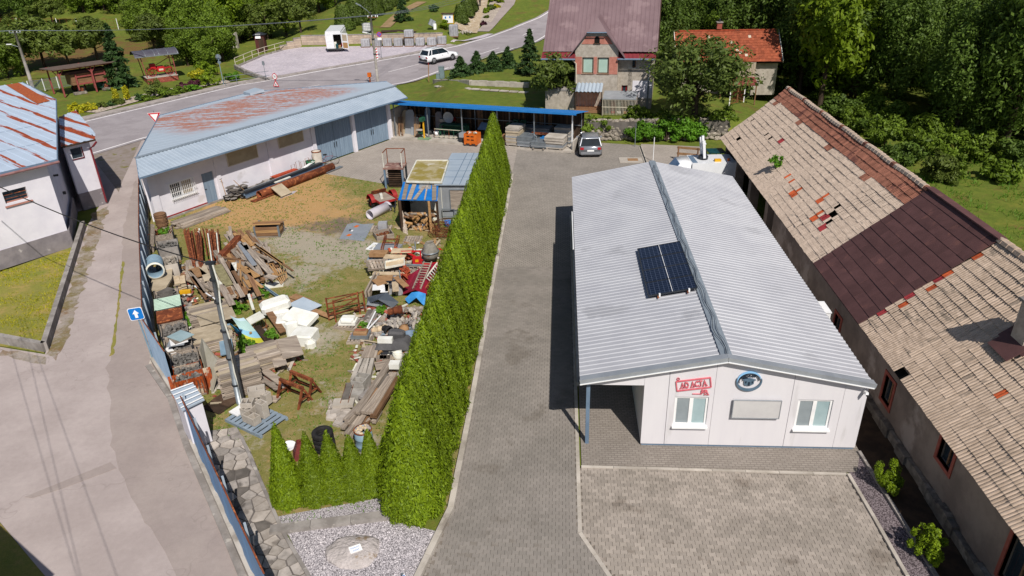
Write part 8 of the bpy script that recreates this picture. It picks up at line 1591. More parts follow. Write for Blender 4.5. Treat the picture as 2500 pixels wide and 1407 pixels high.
for x in (mx-1.2,mx+1.5): [wheel(th2,(x,y,.4),.4,.08,'rust',-1) for y in (.6,2.5)]
part('hopper',MB().box((mx+2.1,1.0,1.5),(.5,.5,.4)),D['green_paint'],th2); part('fan_housing',MB().lathe([(.4,-.2),(.4,.2),(0,.2)],16,(mx+.9,.7,.7),ax='y'),D['green_paint'],th2)
for x in (mx-1.5,mx+1.6): part('stone_block',MB().box((x,.4,.12),(1.3,.5,.25)),D['stone'],th2)
e0,e1 = G(362,206),G(436,194); ea = math.atan2((e1-e0).y,(e1-e0).x); EL_ = (e1-e0).length; es = thing('engine_shelter','barrel roofed red shelter on a brick plinth over the old fire engine','shelter',e0,ea)
pl_ = part('plinth',MB().box2((0,0,-.3),(EL_,2.2,.62)),D['brick'],es); 
for j in range(4):
    for i in range(int(EL_/.3)): part('brick',MB().box((0,0,0),(.28,.03,.13)),D['brick'],pl_,loc=(.15+.3*i+(.14 if j % 2 else 0)-.02,-.012,.08+.15*j))
part('slab',MB().box2((-.05,-.05,.62),(EL_+.05,2.25,.7)),D['concrete_pale'],es)
for x in (.1,EL_-.1): [part('post',MB().bar((x,y,.7),(x+(-.25 if x < 1 else .0),y,3.1),.09),RW,es) for y in (.1,2.1)]
rf = MB(); n = 10; pr_ = [(1.1-1.5*math.cos(math.pi*(.08+.84*i/n)),2.95+.75*math.sin(math.pi*(.08+.84*i/n))) for i in range(n+1)]; rf.add([(x,y,z) for x in (-.8,EL_+.6) for y,z in pr_],[(i,n+1+i,n+2+i,i+1) for i in range(n)]); part('barrel_roof',rf,mk('dark_arched_sheet','54525c','4a4852',rough=.5),es,True)
for x in (.4,1.4,1.9,2.9,EL_+.5): part('roof_rib',MB().tube([(x,y,z+.015) for y,z in pr_],.03,5),D['galv'],es)
part('eave_rail',MB().bar((-.8,pr_[0][0],pr_[0][1]),(EL_+.6,pr_[0][0],pr_[0][1]),.08,.1),D['galv'],es); part('brace',MB().bar((EL_-.1,.1,2.6),(EL_-1.0,.1,3.0),.07),RW,es)
fe = thing('fire_engine','antique red horse drawn fire engine with spoked wheels','fire engine',e0,ea); part('chassis',MB().box2((.5,.7,1.45),(EL_-.4,1.5,1.58)),D['red_bright'],fe); part('pump_box',MB().box2((1.5,.6,1.15),(2.3,1.6,1.75)),D['red_bright'],fe); part('seat',MB().box2((.8,.75,1.6),(1.4,1.5,2.1)),D['red_bright'],fe); part('emblem',MB().box((1.9,.59,1.4),(.5,.01,.2)),D['grille_pale'],fe); part('lever',MB().bar((1.5,1.1,1.9),(EL_-.2,1.1,2.7),.07),RW,fe)
for x in (.8,EL_-.7):
    for y in (.5,1.7):
        w_ = part('wheel',MB().lathe([(.44,-.03),(.5,-.03),(.5,.03),(.44,.03)],22,ax='y'),D['red_paint'],fe,loc=(x,y,1.2)); spk = MB(); [spk.bar((0,0,0),(.45*math.cos(a),0,.45*math.sin(a)),.03) for a in [6.283*i/10 for i in range(10)]]; part('spokes',spk,D['red_paint'],w_,kind='stuff')
# white railings, tall rusty fence
def bar_fence(label,a,b,h,n,mat,posts,name='picket_fence'):
    t = thing(name,label,'fence',a); d = b-a; m = MB()
    for i in range(n): f = (i+.5)/n; m.bar(d*f+Vector((0,0,.1)),d*f+Vector((0,0,h)),.03)
    part('bars',m,D[mat],t,kind='stuff')
    for z in (.15,h-.03): part('rail',MB().bar(Vector((0,0,z)),d+Vector((0,0,z)),.035),D[mat],t)
    for i in range(posts+1): part('post',MB().bar(d*(i/posts),d*(i/posts)+Vector((0,0,h+.08)),.08),D['white'],t)
bar_fence('white barred fence behind the threshing shelter',G(75,228),G(310,190),1.3,90,'galv',7)
bar_fence('thin rusty wire fence along the top of the vegetable garden',G(0,70),G(290,72),1.6,18,'rust',6,'garden_fence')
bar_fence('brown barred gate fence in front of the orange roofed cottage',G(1780,258),G(1815,250),1.4,12,'rust',1,'yard_gate')
for k,(a,b) in enumerate((((90,105),(165,92)),((0,100),(40,104)))): p,q = G(*a),G(*b); one('garden_plank',MB().bar(Vector((0,0,.06)),q-p+Vector((0,0,.06)),.3,.08),D['osb'],('pale plank edging the vegetable bed by the person in blue','pale plank at the far left vegetable bed')[k],'plank',p)
ru = G(575,118); t = thing('ruined_pier','crumbling pale masonry pier among the bushes','ruin',ru); part('pier',MB().box((0,0,1.0),(.9,.8,2.2)),D['concrete_pale'],t); part('recess',MB().box((.1,-.41,1.1),(.4,.03,1.3)),D['dark'],t)
# ------------------------------------------------------------------ top hillside path and beds
flat_path = MB(); 
def ribbon(name,pts,w0,w1,mat,dz=.06):
    pts = resample(pts,2); m = MB(); n = len(pts); vs_ = []
    for i,p in enumerate(pts):
        d = (pts[min(i+1,n-1)]-pts[max(i-1,0)]); d = Vector((d.y,-d.x,0)).normalized(); w_ = w0+(w1-w0)*i/(n-1)
        for s_ in (-.5,0,.5): q = p+d*w_*s_; vs_.append((q.x,q.y,T(q.x,q.y)+dz))
    return struct(name,m.add(vs_,[(i*3+k,i*3+k+1,i*3+k+4,i*3+k+3) for i in range(n-1) for k in (0,1)]),mat)
GP = mk('gravelly_path','b5a48c','a08e76',sc=1.5,bump=.5,c3='c9c0b4',sc3=2,t3=.6)
ribbon('gravel_path',[G(1135,80),G(1150,50),G(1165,20),G(1172,-10)],3.6,3.0,GP); ribbon('asphalt_path',[G(1178,78),G(1205,50),G(1240,12),G(1250,-15)],2.0,2.2,ASPHALT2,.07); ribbon('rock_garden',[G(1185,55),G(1200,30),G(1215,5)],2.0,2.5,_gravel('rockery_gravel',('c8bcae','b0a498','8a7e74'),8),.08); ribbon('dirt_track',[G(940,68),G(960,48),G(985,28),G(1030,5)],1.6,1.8,mk('bare_earth_track','9a8062','86704e',sc=1,bump=.4),.05); ribbon('flower_bed',[G(930,78),G(970,76),G(1010,80)],1.6,1.6,EARTH,.05)
ribbon('rock_bed',offl([G(215,275),G(300,252),G(400,225),G(500,208),G(560,200)],-.2),3.0,1.6,_gravel('rock_bed_gravel',('c9bcae','b5a898','8f8276'),5),.05); rr = random.Random(77)
rubble('roadside_rubble','small heap of pale stones at the end of gravel path',(1128,84),3,1.5,.4,40,['stone_pale','concrete_pale'],56,T(*G(1128,84).xy),0,(.1,.25))
bpy.data.objects['roadside_rubble'].location = G(1128,82)
bl_ = thing('plaque_boulder','flat pale boulder with a small lettered plaque in the gravel bed','boulder',P(868,1348)); bl_.scale = (.8,.8,.6); m = MB(); vs_,fs_i = ICO[2]; m.add([(p[0]*1.0*(1+.3*mnoise.noise(Vector(p)*1.5)),p[1]*.75*(1+.2*mnoise.noise(Vector(p)*1.7+Vector((3,1,0)))),max(-.05,p[2]*.32*(1+.3*mnoise.noise(Vector(p)*2)))) for p in vs_],fs_i); part('stone',m,mk('lichen_boulder','bdb4b2','aaa29f',sc=3.2,bump=.9,bsc=7,bdist=.08,c3='94806a',sc3=1.6,t3=.62),bl_,True)
pq = part('plaque',MB().box((0,0,0),(.42,.3,.02)),D['signwhite'],bl_,loc=(.05,-.08,.33),rot=(.08,.05,.55)); letter(pq,'IDEALNY',.08,(0,.05,.012),(0,0,0),D['bluesign'],.001); letter(pq,'DOM',.09,(0,-.07,.012),(0,0,0),D['bluesign'],.001)
cs = P(985,1420); t = thing('corner_sign','blue and white sign tip at the bottom edge of the drive','road sign',(cs.x,cs.y,0)); zt_ = PY(982,1402,cs.y).z; part('post',MB().tube([(0,0,0),(0,0,max(.3,zt_-.1))],.03,8),D['galv'],t); part('plate',MB().xprism([(-.2,max(.3,zt_)-.45),(.2,max(.3,zt_)-.45),(.06,max(.3,zt_)),(-.02,max(.3,zt_)-.06)],-.06,-.04),D['bluesign'],t); part('rim',MB().xprism([(-.26,max(.3,zt_)-.48),(.24,max(.3,zt_)-.48),(.06,max(.3,zt_)+.05)],-.039,-.03),D['signwhite'],t)
# ------------------------------------------------------------------ people
def person(label,loc,ang,shirt,legsm,joints,rad,edges,head_at,hold=None):
    t = thing('person',label,'person',loc,ang); me = bpy.data.meshes.new('body'); me.from_pydata(joints,edges,[]); ob = bpy.data.objects.new('body',me); COL.objects.link(ob)
    ob.modifiers.new('s','SKIN'); 
    for v,r_ in zip(me.skin_vertices[0].data,rad): v.radius = (r_,r_)
    me.skin_vertices[0].data[0].use_root = True; ob.modifiers.new('u','SUBSURF').levels = 1
    dg = bpy.context.evaluated_depsgraph_get(); m2 = bpy.data.meshes.new_from_object(ob.evaluated_get(dg)); bpy.data.objects.remove(ob); m2.name = 'body'; m2.materials.clear()
    for mt in (shirt,legsm,'skin'): m2.materials.append(D[mt])
    for p in m2.polygons: p.use_smooth = True; z = p.center.z; x = abs(p.center.x); p.material_index = 2 if (z > 1.46 or (x > .3 and z < 1.18) or (p.center.y < -.32 and z < 1.05)) else (0 if z > .92 else 1)
    link('body',m2,t); hx = Vector(head_at); part('hair',MB().blob(hx+Vector((0,.02,.05)),.105,0,.05,1,2),D['wood_dark'],t,True); return t
J = [(0,0,.95),(0,.0,1.2),(0,-.04,1.42),(0,-.06,1.52),(0,-.09,1.66),(-.09,0,.9),(-.11,-.02,.5),(-.11,.04,.08),(-.12,-.1,.03),(.09,0,.9),(.12,.04,.5),(.13,.12,.08),(.13,-.02,.03),(-.19,-.02,1.4),(-.25,-.08,1.14),(-.2,-.3,1.02),(-.18,-.4,1.0),(.19,-.02,1.4),(.26,-.06,1.14),(.18,-.28,1.0),(.16,-.38,.98)]
Ed = [(0,1),(1,2),(2,3),(3,4),(0,5),(5,6),(6,7),(7,8),(0,9),(9,10),(10,11),(11,12),(2,13),(13,14),(14,15),(15,16),(2,17),(17,18),(18,19),(19,20)]
Rd = [.15,.15,.14,.06,.11,.1,.07,.05,.045,.1,.07,.05,.045,.07,.05,.04,.035,.07,.05,.04,.035]
pp_ = person('person in a blue shirt and dark trousers working in the vegetable garden',G(186,107),2.6,'shirt_blue','trousers',J,Rd,Ed,(0,-.09,1.7)); hoe = thing('garden_hoe','long handled hoe held by the person in blue','tool',G(186,107),2.6); part('handle',MB().tube([(-.18,-.4,1.1),(.1,-.75,.05)],.02,6),D['wood_tan'],hoe); part('blade',MB().box((.1,-.78,.04),(.16,.1,.03)),D['dark_metal'],hoe)
person('person in dark trousers standing at the top of the gravel path',G(1172,17),.4,'trousers','trousers',J,Rd,Ed,(0,-.09,1.7))
# neighbour's house out of the picture: its shadow lies on the corner lawn
nh = thing('neighbour_house','neighbouring house beyond the lower left edge casting its shadow on the lawn','house',(-13.8,10.65,0),R_(-31)); part('wall',MB().box2((-6,-6,0),(1.5,-.3,3.9)),D['plaster_white'],nh); part('roof',MB().add([(-6.2,0,4),(1.7,0,4),(1.7,-6.3,4),(-6.2,-6.3,4),(-6.2,-3.1,5.8),(1.7,-3.1,5.8)],[(0,1,5,4),(2,3,4,5),(1,2,5),(3,0,4),(3,2,1,0)]),D['tile_red'],nh)
for k,(u,v,u2,v2) in enumerate(((90,940,200,1407),(120,940,290,1407),(60,960,160,1300))):
    a,b = P(u,v)+Vector((2.6,-5.9,7)),P(u2,v2)+Vector((2.6,-5.9,7)); d = b-a; wire(a-d*.6,b+d*.6,.1,.008,('first','second','third')[k]+' overhead wire above the street beyond the lower left edge','black')
# ------------------------------------------------------------------ vegetation
def leafmat(name,c1,c2,trans=.3,rough=.55,c3=None):
    s = NT(name); g = s.n('ShaderNodeNewGeometry'); oi = s.n('ShaderNodeObjectInfo'); r = g.outputs['Random Per Island']; c = s.mix(r,lin(c1),lin(c2)); c = s.val(c,oi.outputs['Random'],.16)
    n = s.noise(.6,4,.6); c = s.val(c,n,.25)
    s.end(c,rough,0,None,spec=.25); tr = s.n('ShaderNodeBsdfTranslucent'); s.l(c,tr.inputs[0]); mx = s.n('ShaderNodeMixShader'); mx.inputs[0].default_value = trans; s.l(s.b.outputs[0],mx.inputs[1]); s.l(tr.outputs[0],mx.inputs[2]); s.l(mx.outputs[0],s.out.inputs[0]); return s.m
LM = dict(thuja=leafmat('thuja_scale_leaf','566c0e','7e941a',.25),thuja_d=leafmat('clipped_yew_leaf','3d4d14','55662a',.15),broad=leafmat('broad_leaf','4f641c','78902e',.35),dark=leafmat('dark_forest_leaf','42581e','6a8236',.38),bright=leafmat('bright_spring_leaf','617a16','849a28',.4),olive=leafmat('olive_leaf','4c5c22','6a7834'),spruce=leafmat('spruce_needle','2c4420','466032',.1),yellow=leafmat('yellow_flower_leaf','8f9a20','c2b428',.3),purple=leafmat('purple_leaf','43202e','5c2d3c',.2),grassy=leafmat('weed_leaf','4f7a1e','6c9a2c',.35),fruit=leafmat('cherry_leaf','4a5c26','6a7a38',.3))
def cards(P_,N_,size,asp,rng,up=0.0):
    """numpy leaf quads at points P_ with rough normals N_"""
    n = len(P_); a = rng.normal(size=(n,3))*.75+N_; a /= np.linalg.norm(a,axis=1)[:,None]; t = rng.normal(size=(n,3)); t[:,2] += up; t -= a*(t*a).sum(1)[:,None]; t /= np.linalg.norm(t,axis=1)[:,None]; b = np.cross(a,t)
    s = size*rng.uniform(.6,1.35,n)[:,None]; t = t*s*asp; b = b*s
    v = np.stack([P_-t,P_+b*.5-t*.1,P_+t,P_-b*.5-t*.1],1).reshape(-1,3); f = np.arange(n*4).reshape(n,4); return v,f
def mesh_np(name,v,f,mats,midx=None,extra=None):
    if extra is not None:
        ev,ef = extra; k = len(v); v = np.concatenate([v,ev]); fl = [tuple(x) for x in f]+[tuple(k+i for i in q) for q in ef]; mi = [0]*len(f)+[1]*len(ef)
    else: fl = f.tolist(); mi = None
    me = bpy.data.meshes.new(name); me.from_pydata(v.tolist(),[],fl)
    for m in mats: me.materials.append(m)
    if mi: me.polygons.foreach_set('material_index',mi)
    me.update(); return me
def crown(name,seed,n,rad,size,mat,ncl=40,sq=(1,1,1),lo=-.75,low_r=.75,asp=1.2,gap=.2):
    """leaf clumps spread through an uneven ellipsoid"""
    rng = np.random.default_rng(seed); c = []
    while len(c) < ncl:
        p = rng.normal(size=3); p /= np.linalg.norm(p); p *= rng.uniform(.35,.95)
        if p[2] > lo: c.append(p*(1+rng.normal()*gap*.6))
    c = np.array(c); w = rng.uniform(.5,1.5,ncl); k = rng.choice(ncl,n,p=w/w.sum()); cr = rng.uniform(.16,.34,ncl)[k][:,None]; q = rng.normal(size=(n,3)); q /= np.linalg.norm(q,axis=1)[:,None]; q *= rng.uniform(.3,1,(n,1))**.5; pt = c[k]+q*cr; nn = pt*.6+q*.8+np.array([0,0,.35]); pt = pt*rad*np.array(sq); v,f = cards(pt,nn,size,asp,rng); return mesh_np(name,v,f,[mat]),c*rad*np.array(sq)
def trunk(name,h,r,limbs,seed=0,mat=None,cz=0):
    m = MB(); rr = random.Random(seed); m.tube([(0,0,-.2),(rr.uniform(-.1,.1)*r*4,0,h*.4),(rr.uniform(-.2,.2)*r*4,rr.uniform(-.2,.2)*r*4,h*.75),(0,0,h)],[r*1.2,r,r*.7,r*.3],8)
    for p in limbs: z = h*rr.uniform(.45,.85); m.tube([(0,0,z),(p[0]*.5,p[1]*.5,(z+p[2]+cz)*.5),(p[0]*.9,p[1]*.9,p[2]+cz)],[r*.45,r*.28,r*.08],5)
    return m.mesh(name,mat or D['trunk'])
def species(key,mat,rad,h,n,size,ncl,sq,seeds,tr=.18,lo=-.75,cz=.62):
    out = []
    for s_ in seeds:
        me,c = crown(key+'_crown',s_,n,rad,size,LM[mat],ncl,sq,lo); t = trunk(key+'_trunk',h*cz,tr,[tuple(x) for x in c[::5]],s_,None,h*cz); out.append((me,t,h*cz))
    return out
SP = dict(broad=species('broad','broad',3.0,7,11000,.15,65,(1,1,1.15),(1,2,3),.18,-.98,.5),dark=species('dark','dark',2.9,11,15000,.125,90,(1,1,1.8),(4,5,6),.16,-.9,.55),bright=species('bright','bright',2.6,9,7500,.17,55,(1,1,1.5),(7,8),.16,-.9,.56),olive=species('olive','olive',2.2,5,5000,.16,40,(1.1,1.1,.8),(9,10),.12,-.7,.55),fruit=species('fruit','fruit',2.9,6.6,9000,.12,75,(1.15,1.0,.95),(11,),.16,-.8,.5))
cnt = {}
def tree(name,label,loc,sp,k,s=1.0,sz=1.0,group=None,rz=None,cat='tree'):
    me,t,cz_ = SP[sp][k % len(SP[sp])]; o = thing(name,label,cat,loc,rnd.uniform(0,6.28) if rz is None else rz,group); o.scale = (s,s,s*sz); link('trunk',t,o); link('crown',me,o,(0,0,cz_)); return o
def conifer_mesh(seed,h,r,n,size,mat):
    rng = np.random.default_rng(seed); nb = 90; z = np.linspace(.06,.98,nb)*h; a = rng.uniform(0,6.28,nb)+np.arange(nb)*2.4; L = r*(1-z/h)**.85*rng.uniform(.75,1.1,nb)+.08; k = rng.integers(0,nb,n); t = rng.uniform(.1,1,n)**.7; w = (rng.uniform(-1,1,n))*.22*L[k]*(1.1-t*.6); x = np.cos(a[k])*L[k]*t-np.sin(a[k])*w; y = np.sin(a[k])*L[k]*t+np.cos(a[k])*w; zz_ = z[k]-.28*L[k]*t**1.3+rng.normal(size=n)*.03*r; pt = np.stack([x,y,zz_],1); nn = np.stack([np.cos(a[k])*.3,np.sin(a[k])*.3,np.ones(n)],1); v,f = cards(pt,nn,size,1.5,rng); return mesh_np('spruce_crown',v,f,[LM[mat]])
def thuja_mesh(seed,h,r,n,size,mat,power=.8,base=.12,name='thuja_crown'):
    rng = np.random.default_rng(seed); z = h*(1-np.sqrt(rng.uniform(0,1,n)))*.98 if power < 1.5 else h*rng.uniform(0,1,n); a = rng.uniform(0,6.283,n); prof = (1-z/h)**power*np.minimum(1,.75+z/(h*base)*.25); lump = 1+.09*np.sin(a*7+seed+.5*np.sin(z*2))+.06*np.sin(a*13-z*5)+rng.normal(size=n)*.05; R0 = r*prof*lump+.015; pt = np.stack([R0*np.cos(a),R0*np.sin(a),z+.03],1); nn = np.stack([np.cos(a),np.sin(a),np.full(n,.35)],1)*1.5; v,f = cards(pt,nn,size,1.6,rng,up=1.6)
    N = 14; K = 8; ev = []; 
    for i in range(K+1):
        zz_ = h*.97*i/K; rr_ = r*.88*(1-i/K)**power*min(1,.75+i/K/base*.25)+.004
        ev += [(rr_*math.cos(6.283*j/N),rr_*math.sin(6.283*j/N),zz_) for j in range(N)]
    ef = [(i*N+j,i*N+(j+1) % N,(i+1)*N+(j+1) % N,(i+1)*N+j) for i in range(K) for j in range(N)]; return mesh_np(name,v,f,[LM[mat],LM[mat]],extra=(np.array(ev),ef))
tk_ = MB().tube([(0,0,-.05),(0,0,1.2)],[.07,.04],6).mesh('thuja_trunk',D['trunk'])
TH = [thuja_mesh(20+k,4.5,1.03,17000,.036,'thuja',.72) for k in range(4)]
n = 37; y = 16.0; k = 0; rr = random.Random(202)
while y < 47.6:
    x = -4.34+.06*math.sin(y*1.3)+(.05 if k % 2 else -.05)-.1*(y-16)/31; hsc = 1.02+rr.uniform(-.09,.09)+(-.04 if k < 2 else 0)
    o = thing('thuja',ordn(k)+' thuja from the near end of the tall hedge beside the driveway','thuja',(x,y,0),rr.uniform(0,6.28),'thujas of the tall hedge'); o.scale = (1.0,1.0,hsc); link('crown',TH[k % 4],o); link('trunk',tk_,o); y += .88+rr.uniform(-.06,.06); k += 1
TS = [thuja_mesh(30+k,2.8,.6,8000,.036,'thuja',1.0) for k in range(3)]
for k,(u,v,h) in enumerate(((697,1250,3.05),(762,1243,2.6),(812,1235,2.55),(862,1228,2.3),(908,1218,2.35),(945,1205,1.95))):
    b = P(u,v); b.y += .45; o = thing('small_thuja',ordn(k)+' small thuja from the left in the short front row','thuja',(b.x,b.y,0),k*1.1,'small thujas in the front row'); o.scale = (.95,.95,h/2.8); link('crown',TS[k % 3],o); link('trunk',tk_,o)
def bush(label,loc,r,sq,mat,n,size,seed,ncl=26,cat='shrub',name='shrub',group=None,lo=-.3):
    me,c = crown('shrub_crown',seed,n,r,size,LM[mat],ncl,sq,lo); o = thing(name,label,cat,loc,0,group); link('crown',me,o,(0,0,r*sq[2]*.55)); st_ = MB(); [st_.tube([(0,0,-.05),(p[0]*.4,p[1]*.4,r*sq[2]*.55+p[2]*.6)],[.04*r+.01,.01],5) for p in c[::6]]; part('stems',st_,D['trunk'],o,kind='stuff'); return o
# conifer bushes by the barn
for k,(u,v,r,lab) in enumerate(((2165,1200,.42,'bright globe conifer beside the forecourt kerb, nearer the office'),(2258,1365,.45,'bright globe conifer beside the forecourt kerb at the bottom edge'))):
    b = P(u,v); bush(lab,(b.x,b.y,0),r,(1,1,1.6),'thuja',6000,.034,300+k,26)
b = PX(2245,465,12.9) if False else None
pz = Vector((11.55,39.2,BE+(11.55-BX)*.831)); bush('small green sapling growing out of the old barn roof',(11.75,38.6,BE+(11.75-BX)*.831-.05),.42,(1,1,1.2),'grassy',420,.08,303,14,'sapling','sapling')
for u,v,r,lab in ((1440,352,.95,'left round green bush on the stone wall behind the hatchback'),(1480,352,.85,'right round green bush on the stone wall behind the hatchback')): b = P(u,v); bush(lab,(b.x-.2,57.3,.55),r,(1.05,.7,.95),'broad',2600,.1,int(u))
for k,(x,s_) in enumerate(((6.6,1.3),(8.4,1.5),(10.2,1.3))): bush(('left','middle','right')[k]+' mass of green climber covering the stone wall',(x,56.6,.1),s_,(1.2,.6,.75),'grassy',3200,.11,310+k,30,'climber','climber')
for k,(u,v,r) in enumerate(sorted(((2290,440,1.2),(2330,430,1.0),(2200,400,1.4),(2130,330,1.3),(2040,290,1.6),(2400,395,1.5),(2440,440,1.3),(1970,215,1.6),(2090,320,1.5),(2160,352,1.6),(2240,385,1.5),(2110,290,1.8),(2180,310,1.7),(2260,345,1.8),(2330,385,1.6),(2480,410,1.5),(2380,350,1.9),(2020,255,1.6)))): b = P(u,v); bush(ordn(k)+' '+'bush from the left along the wood edge behind the barn',(b.x,b.y,0),r,(1,1,.9),'olive' if u == 2290 else ('broad','broad','dark')[k % 3],2400,.13,320+k,28,group='bushes at the wood edge')
# named garden trees
def sprc(name,label,loc,h,r,seed,n=5200,size=.11,mat='spruce',cat='spruce'): o = thing(name,label,cat,loc); link('crown',conifer_mesh(seed,h,r,n,size,mat),o); part('trunk',MB().tube([(0,0,-.1),(0,0,h*.9)],[.02*h+.03,.01],7),D['trunk'],o); return o
sprc('spruce','dark spruce between the two museum shelters',G(300,213),7.0,2.2,401,7000,.16); sprc('spruce','green spruce on the lawn left of the house',G(1293,182),4.6,1.8,402,6500,.1,'spruce'); sprc('spruce','small spruce on the upper lawn',G(985,52),3.4,1.7,403,3500,.16)
for k,(u,v,r) in enumerate(((1125,184,1.6),(1165,176,1.5),(1205,170,1.5),(1240,164,1.3))): sprc('low_conifer',ordn(k)+' low spreading conifer from the left in the row by the road',G(u,v),1.9+.25*(k % 2),r,410+k,2800,.12,'spruce','conifer')
h0 = G(1362,262); tree('walnut_tree','dense green tree in front of the house porch',h0,'olive',0,1.05,1.0,cat='tree'); h0 = G(1695,290); tree('fruit_tree','broad old fruit tree between house and orange roofed cottage',h0,'fruit',0,1.4,.8,rz=.4)
for k,(u,v,s_) in enumerate(((1620,300,.5),(1700,310,.55),(1770,300,.6),(1560,290,.4))): b = G(u,v); bush(ordn(k)+' low bush under the fruit tree from the stone wall',b,1.2*s_+.5,(1.3,1,.7),'broad',1500,.12,430+k,20)
# clipped evergreens on the upper lawn
TC = [thuja_mesh(50+k,3.6,1.35,4200,.14,'thuja_d',.28,.05,'clipped_crown') for k in range(2)]
for k,(u,v,s_) in enumerate(((842,72,1.0),(868,60,1.05),(893,48,1.05),(915,36,1.05),(936,25,1.1),(955,14,1.1),(975,4,1.1),(1126,56,.8),(1140,40,.85),(1150,26,.85))):
    b = G(u,v); o = thing('clipped_thuja',(ordn(k)+' rounded clipped evergreen from the van in the diagonal row' if k < 7 else ('nearest','second','farthest')[k-7]+' rounded evergreen beside the gravel path'),'evergreen',b,k,'clipped evergreens'); o.scale = (s_,s_,s_*(1.0 if k < 7 else .95)); link('crown',TC[k % 2],o); link('trunk',tk_,o)
# rockery and roadside planting
RK = ((1203,5,.9,'thuja','round'),(1222,8,.7,'thuja','flat round'),(1200,25,.8,'thuja_d','dark round'),(1213,20,.6,'yellow','yellow'),(1188,32,.7,'bright','bright upright'),(1180,62,.5,'purple','purple'),(1187,45,.4,'olive','grey'),(1090,72,1.2,'bright','leafy'),(1062,28,.8,'spruce','bluish'))
for k,(u,v,r,mt,w_) in enumerate(RK): bush(w_+' shrub in the rock garden by the asphalt path' if k < 7 else w_+' shrub on the upper lawn near the notice board',G(u,v),r,(1,1,.85),mt,700,.14,440+k,16,group='rock garden shrubs')
BED = ((203,272,1.1,'yellow','yellow flowering',.5),(222,268,.9,'yellow','low yellow',.5),(185,274,.9,'yellow','leftmost yellow',.6),(252,263,.6,'olive','grey mound',.6),(270,260,.5,'spruce','blue mound',.6),(290,255,.7,'olive','silver mound',.6),(285,243,.35,'yellow','thin golden column',2.4),(312,246,.4,'yellow','tall golden column',2.6),(340,245,.7,'spruce','dark low',.6),(362,246,.6,'broad','green low',.6),(380,237,1.1,'olive','tall feathery',1.3),(410,238,1.0,'broad','broad green',.7),(435,228,.8,'broad','rounded green',.7),(455,218,1.0,'purple','dark purple',.5),(475,212,.9,'purple','wine red',.5),(470,222,.9,'grassy','pale green',.5),(510,208,1.3,'thuja','clipped lime green',.75),(485,195,1.2,'yellow','cream variegated',.7),(515,185,1.4,'bright','tall lime',.9),(565,195,1.1,'grassy','grassy',.6))
for k,(u,v,r,mt,w_,sz_) in enumerate(BED): bush(w_+' plant in the roadside flower bed before the shelters',G(u,v),r,(1,1,sz_),mt,900,.12,460+k,18,'plant','bed_plant','plants of the roadside bed')
# weeds in the yard
WP = ('in the soil crate by the street fence','between stone crates and plank stacks','in front of the middle lumber heap','under the printed mint and blue sheet','beside the dark timber near the foam blocks','behind the first plank stack','below the dark bent roof sheets','beside the pallet of white folded sheets','along the metal profiles','next to the crate of brown roof sheets')
for k,(u,v,r) in enumerate((z6(300,395)+(.35,),z6(490,1060)+(.4,),z6(930,950)+(.45,),z7(880,420)+(.5,),z7(1120,350)+(.4,),z7(700,60)+(.3,),z9(590,450)+(.35,),z9(410,600)+(.3,),z6(1120,820)+(.35,),z7(380,200)+(.35,))): b = P(u,v,.25); bush('green weeds growing '+WP[k],(b.x,b.y,.0 if k else .75),r,(1,1,.9),'grassy',420,.07,500+k,12,'weeds','weed_clump','weed clumps in the yard')
# woods: hillside on the left and the wood on the right
rr = random.Random(303); placed = []
def clear(x,y,d): return all((x-a)**2+(y-b)**2 > d*d for a,b in placed)
LEFT = [(60,60,'dark',1.0),(0,40,'dark',1.1),(30,8,'dark',1.2),(95,30,'broad',.9),(-30,70,'dark',1.0),(150,20,'broad',1.0),(205,30,'broad',1.0),(255,25,'bright',1.0),(300,30,'broad',1.05),(350,35,'broad',1.1),(395,28,'olive',1.7),(440,40,'broad',1.15),(490,35,'bright',1.1),(540,40,'broad',1.15),(590,35,'olive',1.9),(640,40,'bright',1.1),(690,35,'broad',1.1),(735,45,'bright',.95),(780,30,'broad',1.1),(820,12,'bright',1.0),(420,110,'broad',1.05),(470,118,'broad',1.0),(515,122,'broad',1.0),(545,150,'broad',.85),(560,105,'bright',.9),(610,92,'broad',.85),(655,96,'olive',1.2),(700,90,'bright',.9),(735,78,'olive',1.1),(350,100,'broad',.8),(170,165,'olive',1.15),(110,165,'olive',1.35),(55,180,'olive',1.2),(240,150,'olive',1.2),(20,190,'broad',.8),(500,165,'broad',.75),(460,160,'broad',.7),(380,130,'olive',1.1),(120,18,'broad',1.2),(170,8,'dark',1.2),(225,12,'broad',1.2),(275,8,'bright',1.2),(320,12,'broad',1.2),(370,10,'dark',1.1),(75,30,'dark',1.0),(-10,25,'dark',1.2),(130,60,'olive',.9),(10,120,'olive',1.0)]
LEFT.sort()
for k,(u,v,sp,s_) in enumerate(LEFT):
    b = G(u,v) if v > 0 else G(u,1); ez = s_*1.05
    tree('hill_tree',ordn(k)+' tree from the left on the slope beyond the main road, '+{'dark': 'dark tall','broad': 'broad green','bright': 'bright green','olive': 'low olive'}[sp]+' crown',b,sp,k,ez,1.0,'trees of the left hillside')
for i in range(34):                               # far rows up the slope
    u = -60+i*29+rr.uniform(-10,10); x = u
    if u > 820: break
    b = G(u,6); b += Vector((b.x,b.y,0)).normalized()*rr.uniform(7,22); b.z = T(b.x,b.y); tree('hill_tree',ordn(i)+' tree from the left in the far row on the hillside skyline',b,('broad','dark','olive','bright')[i % 4],i,1.35*(1.5 if i % 4 == 2 else 1),1.0,'far trees of the left hillside')
UB = []
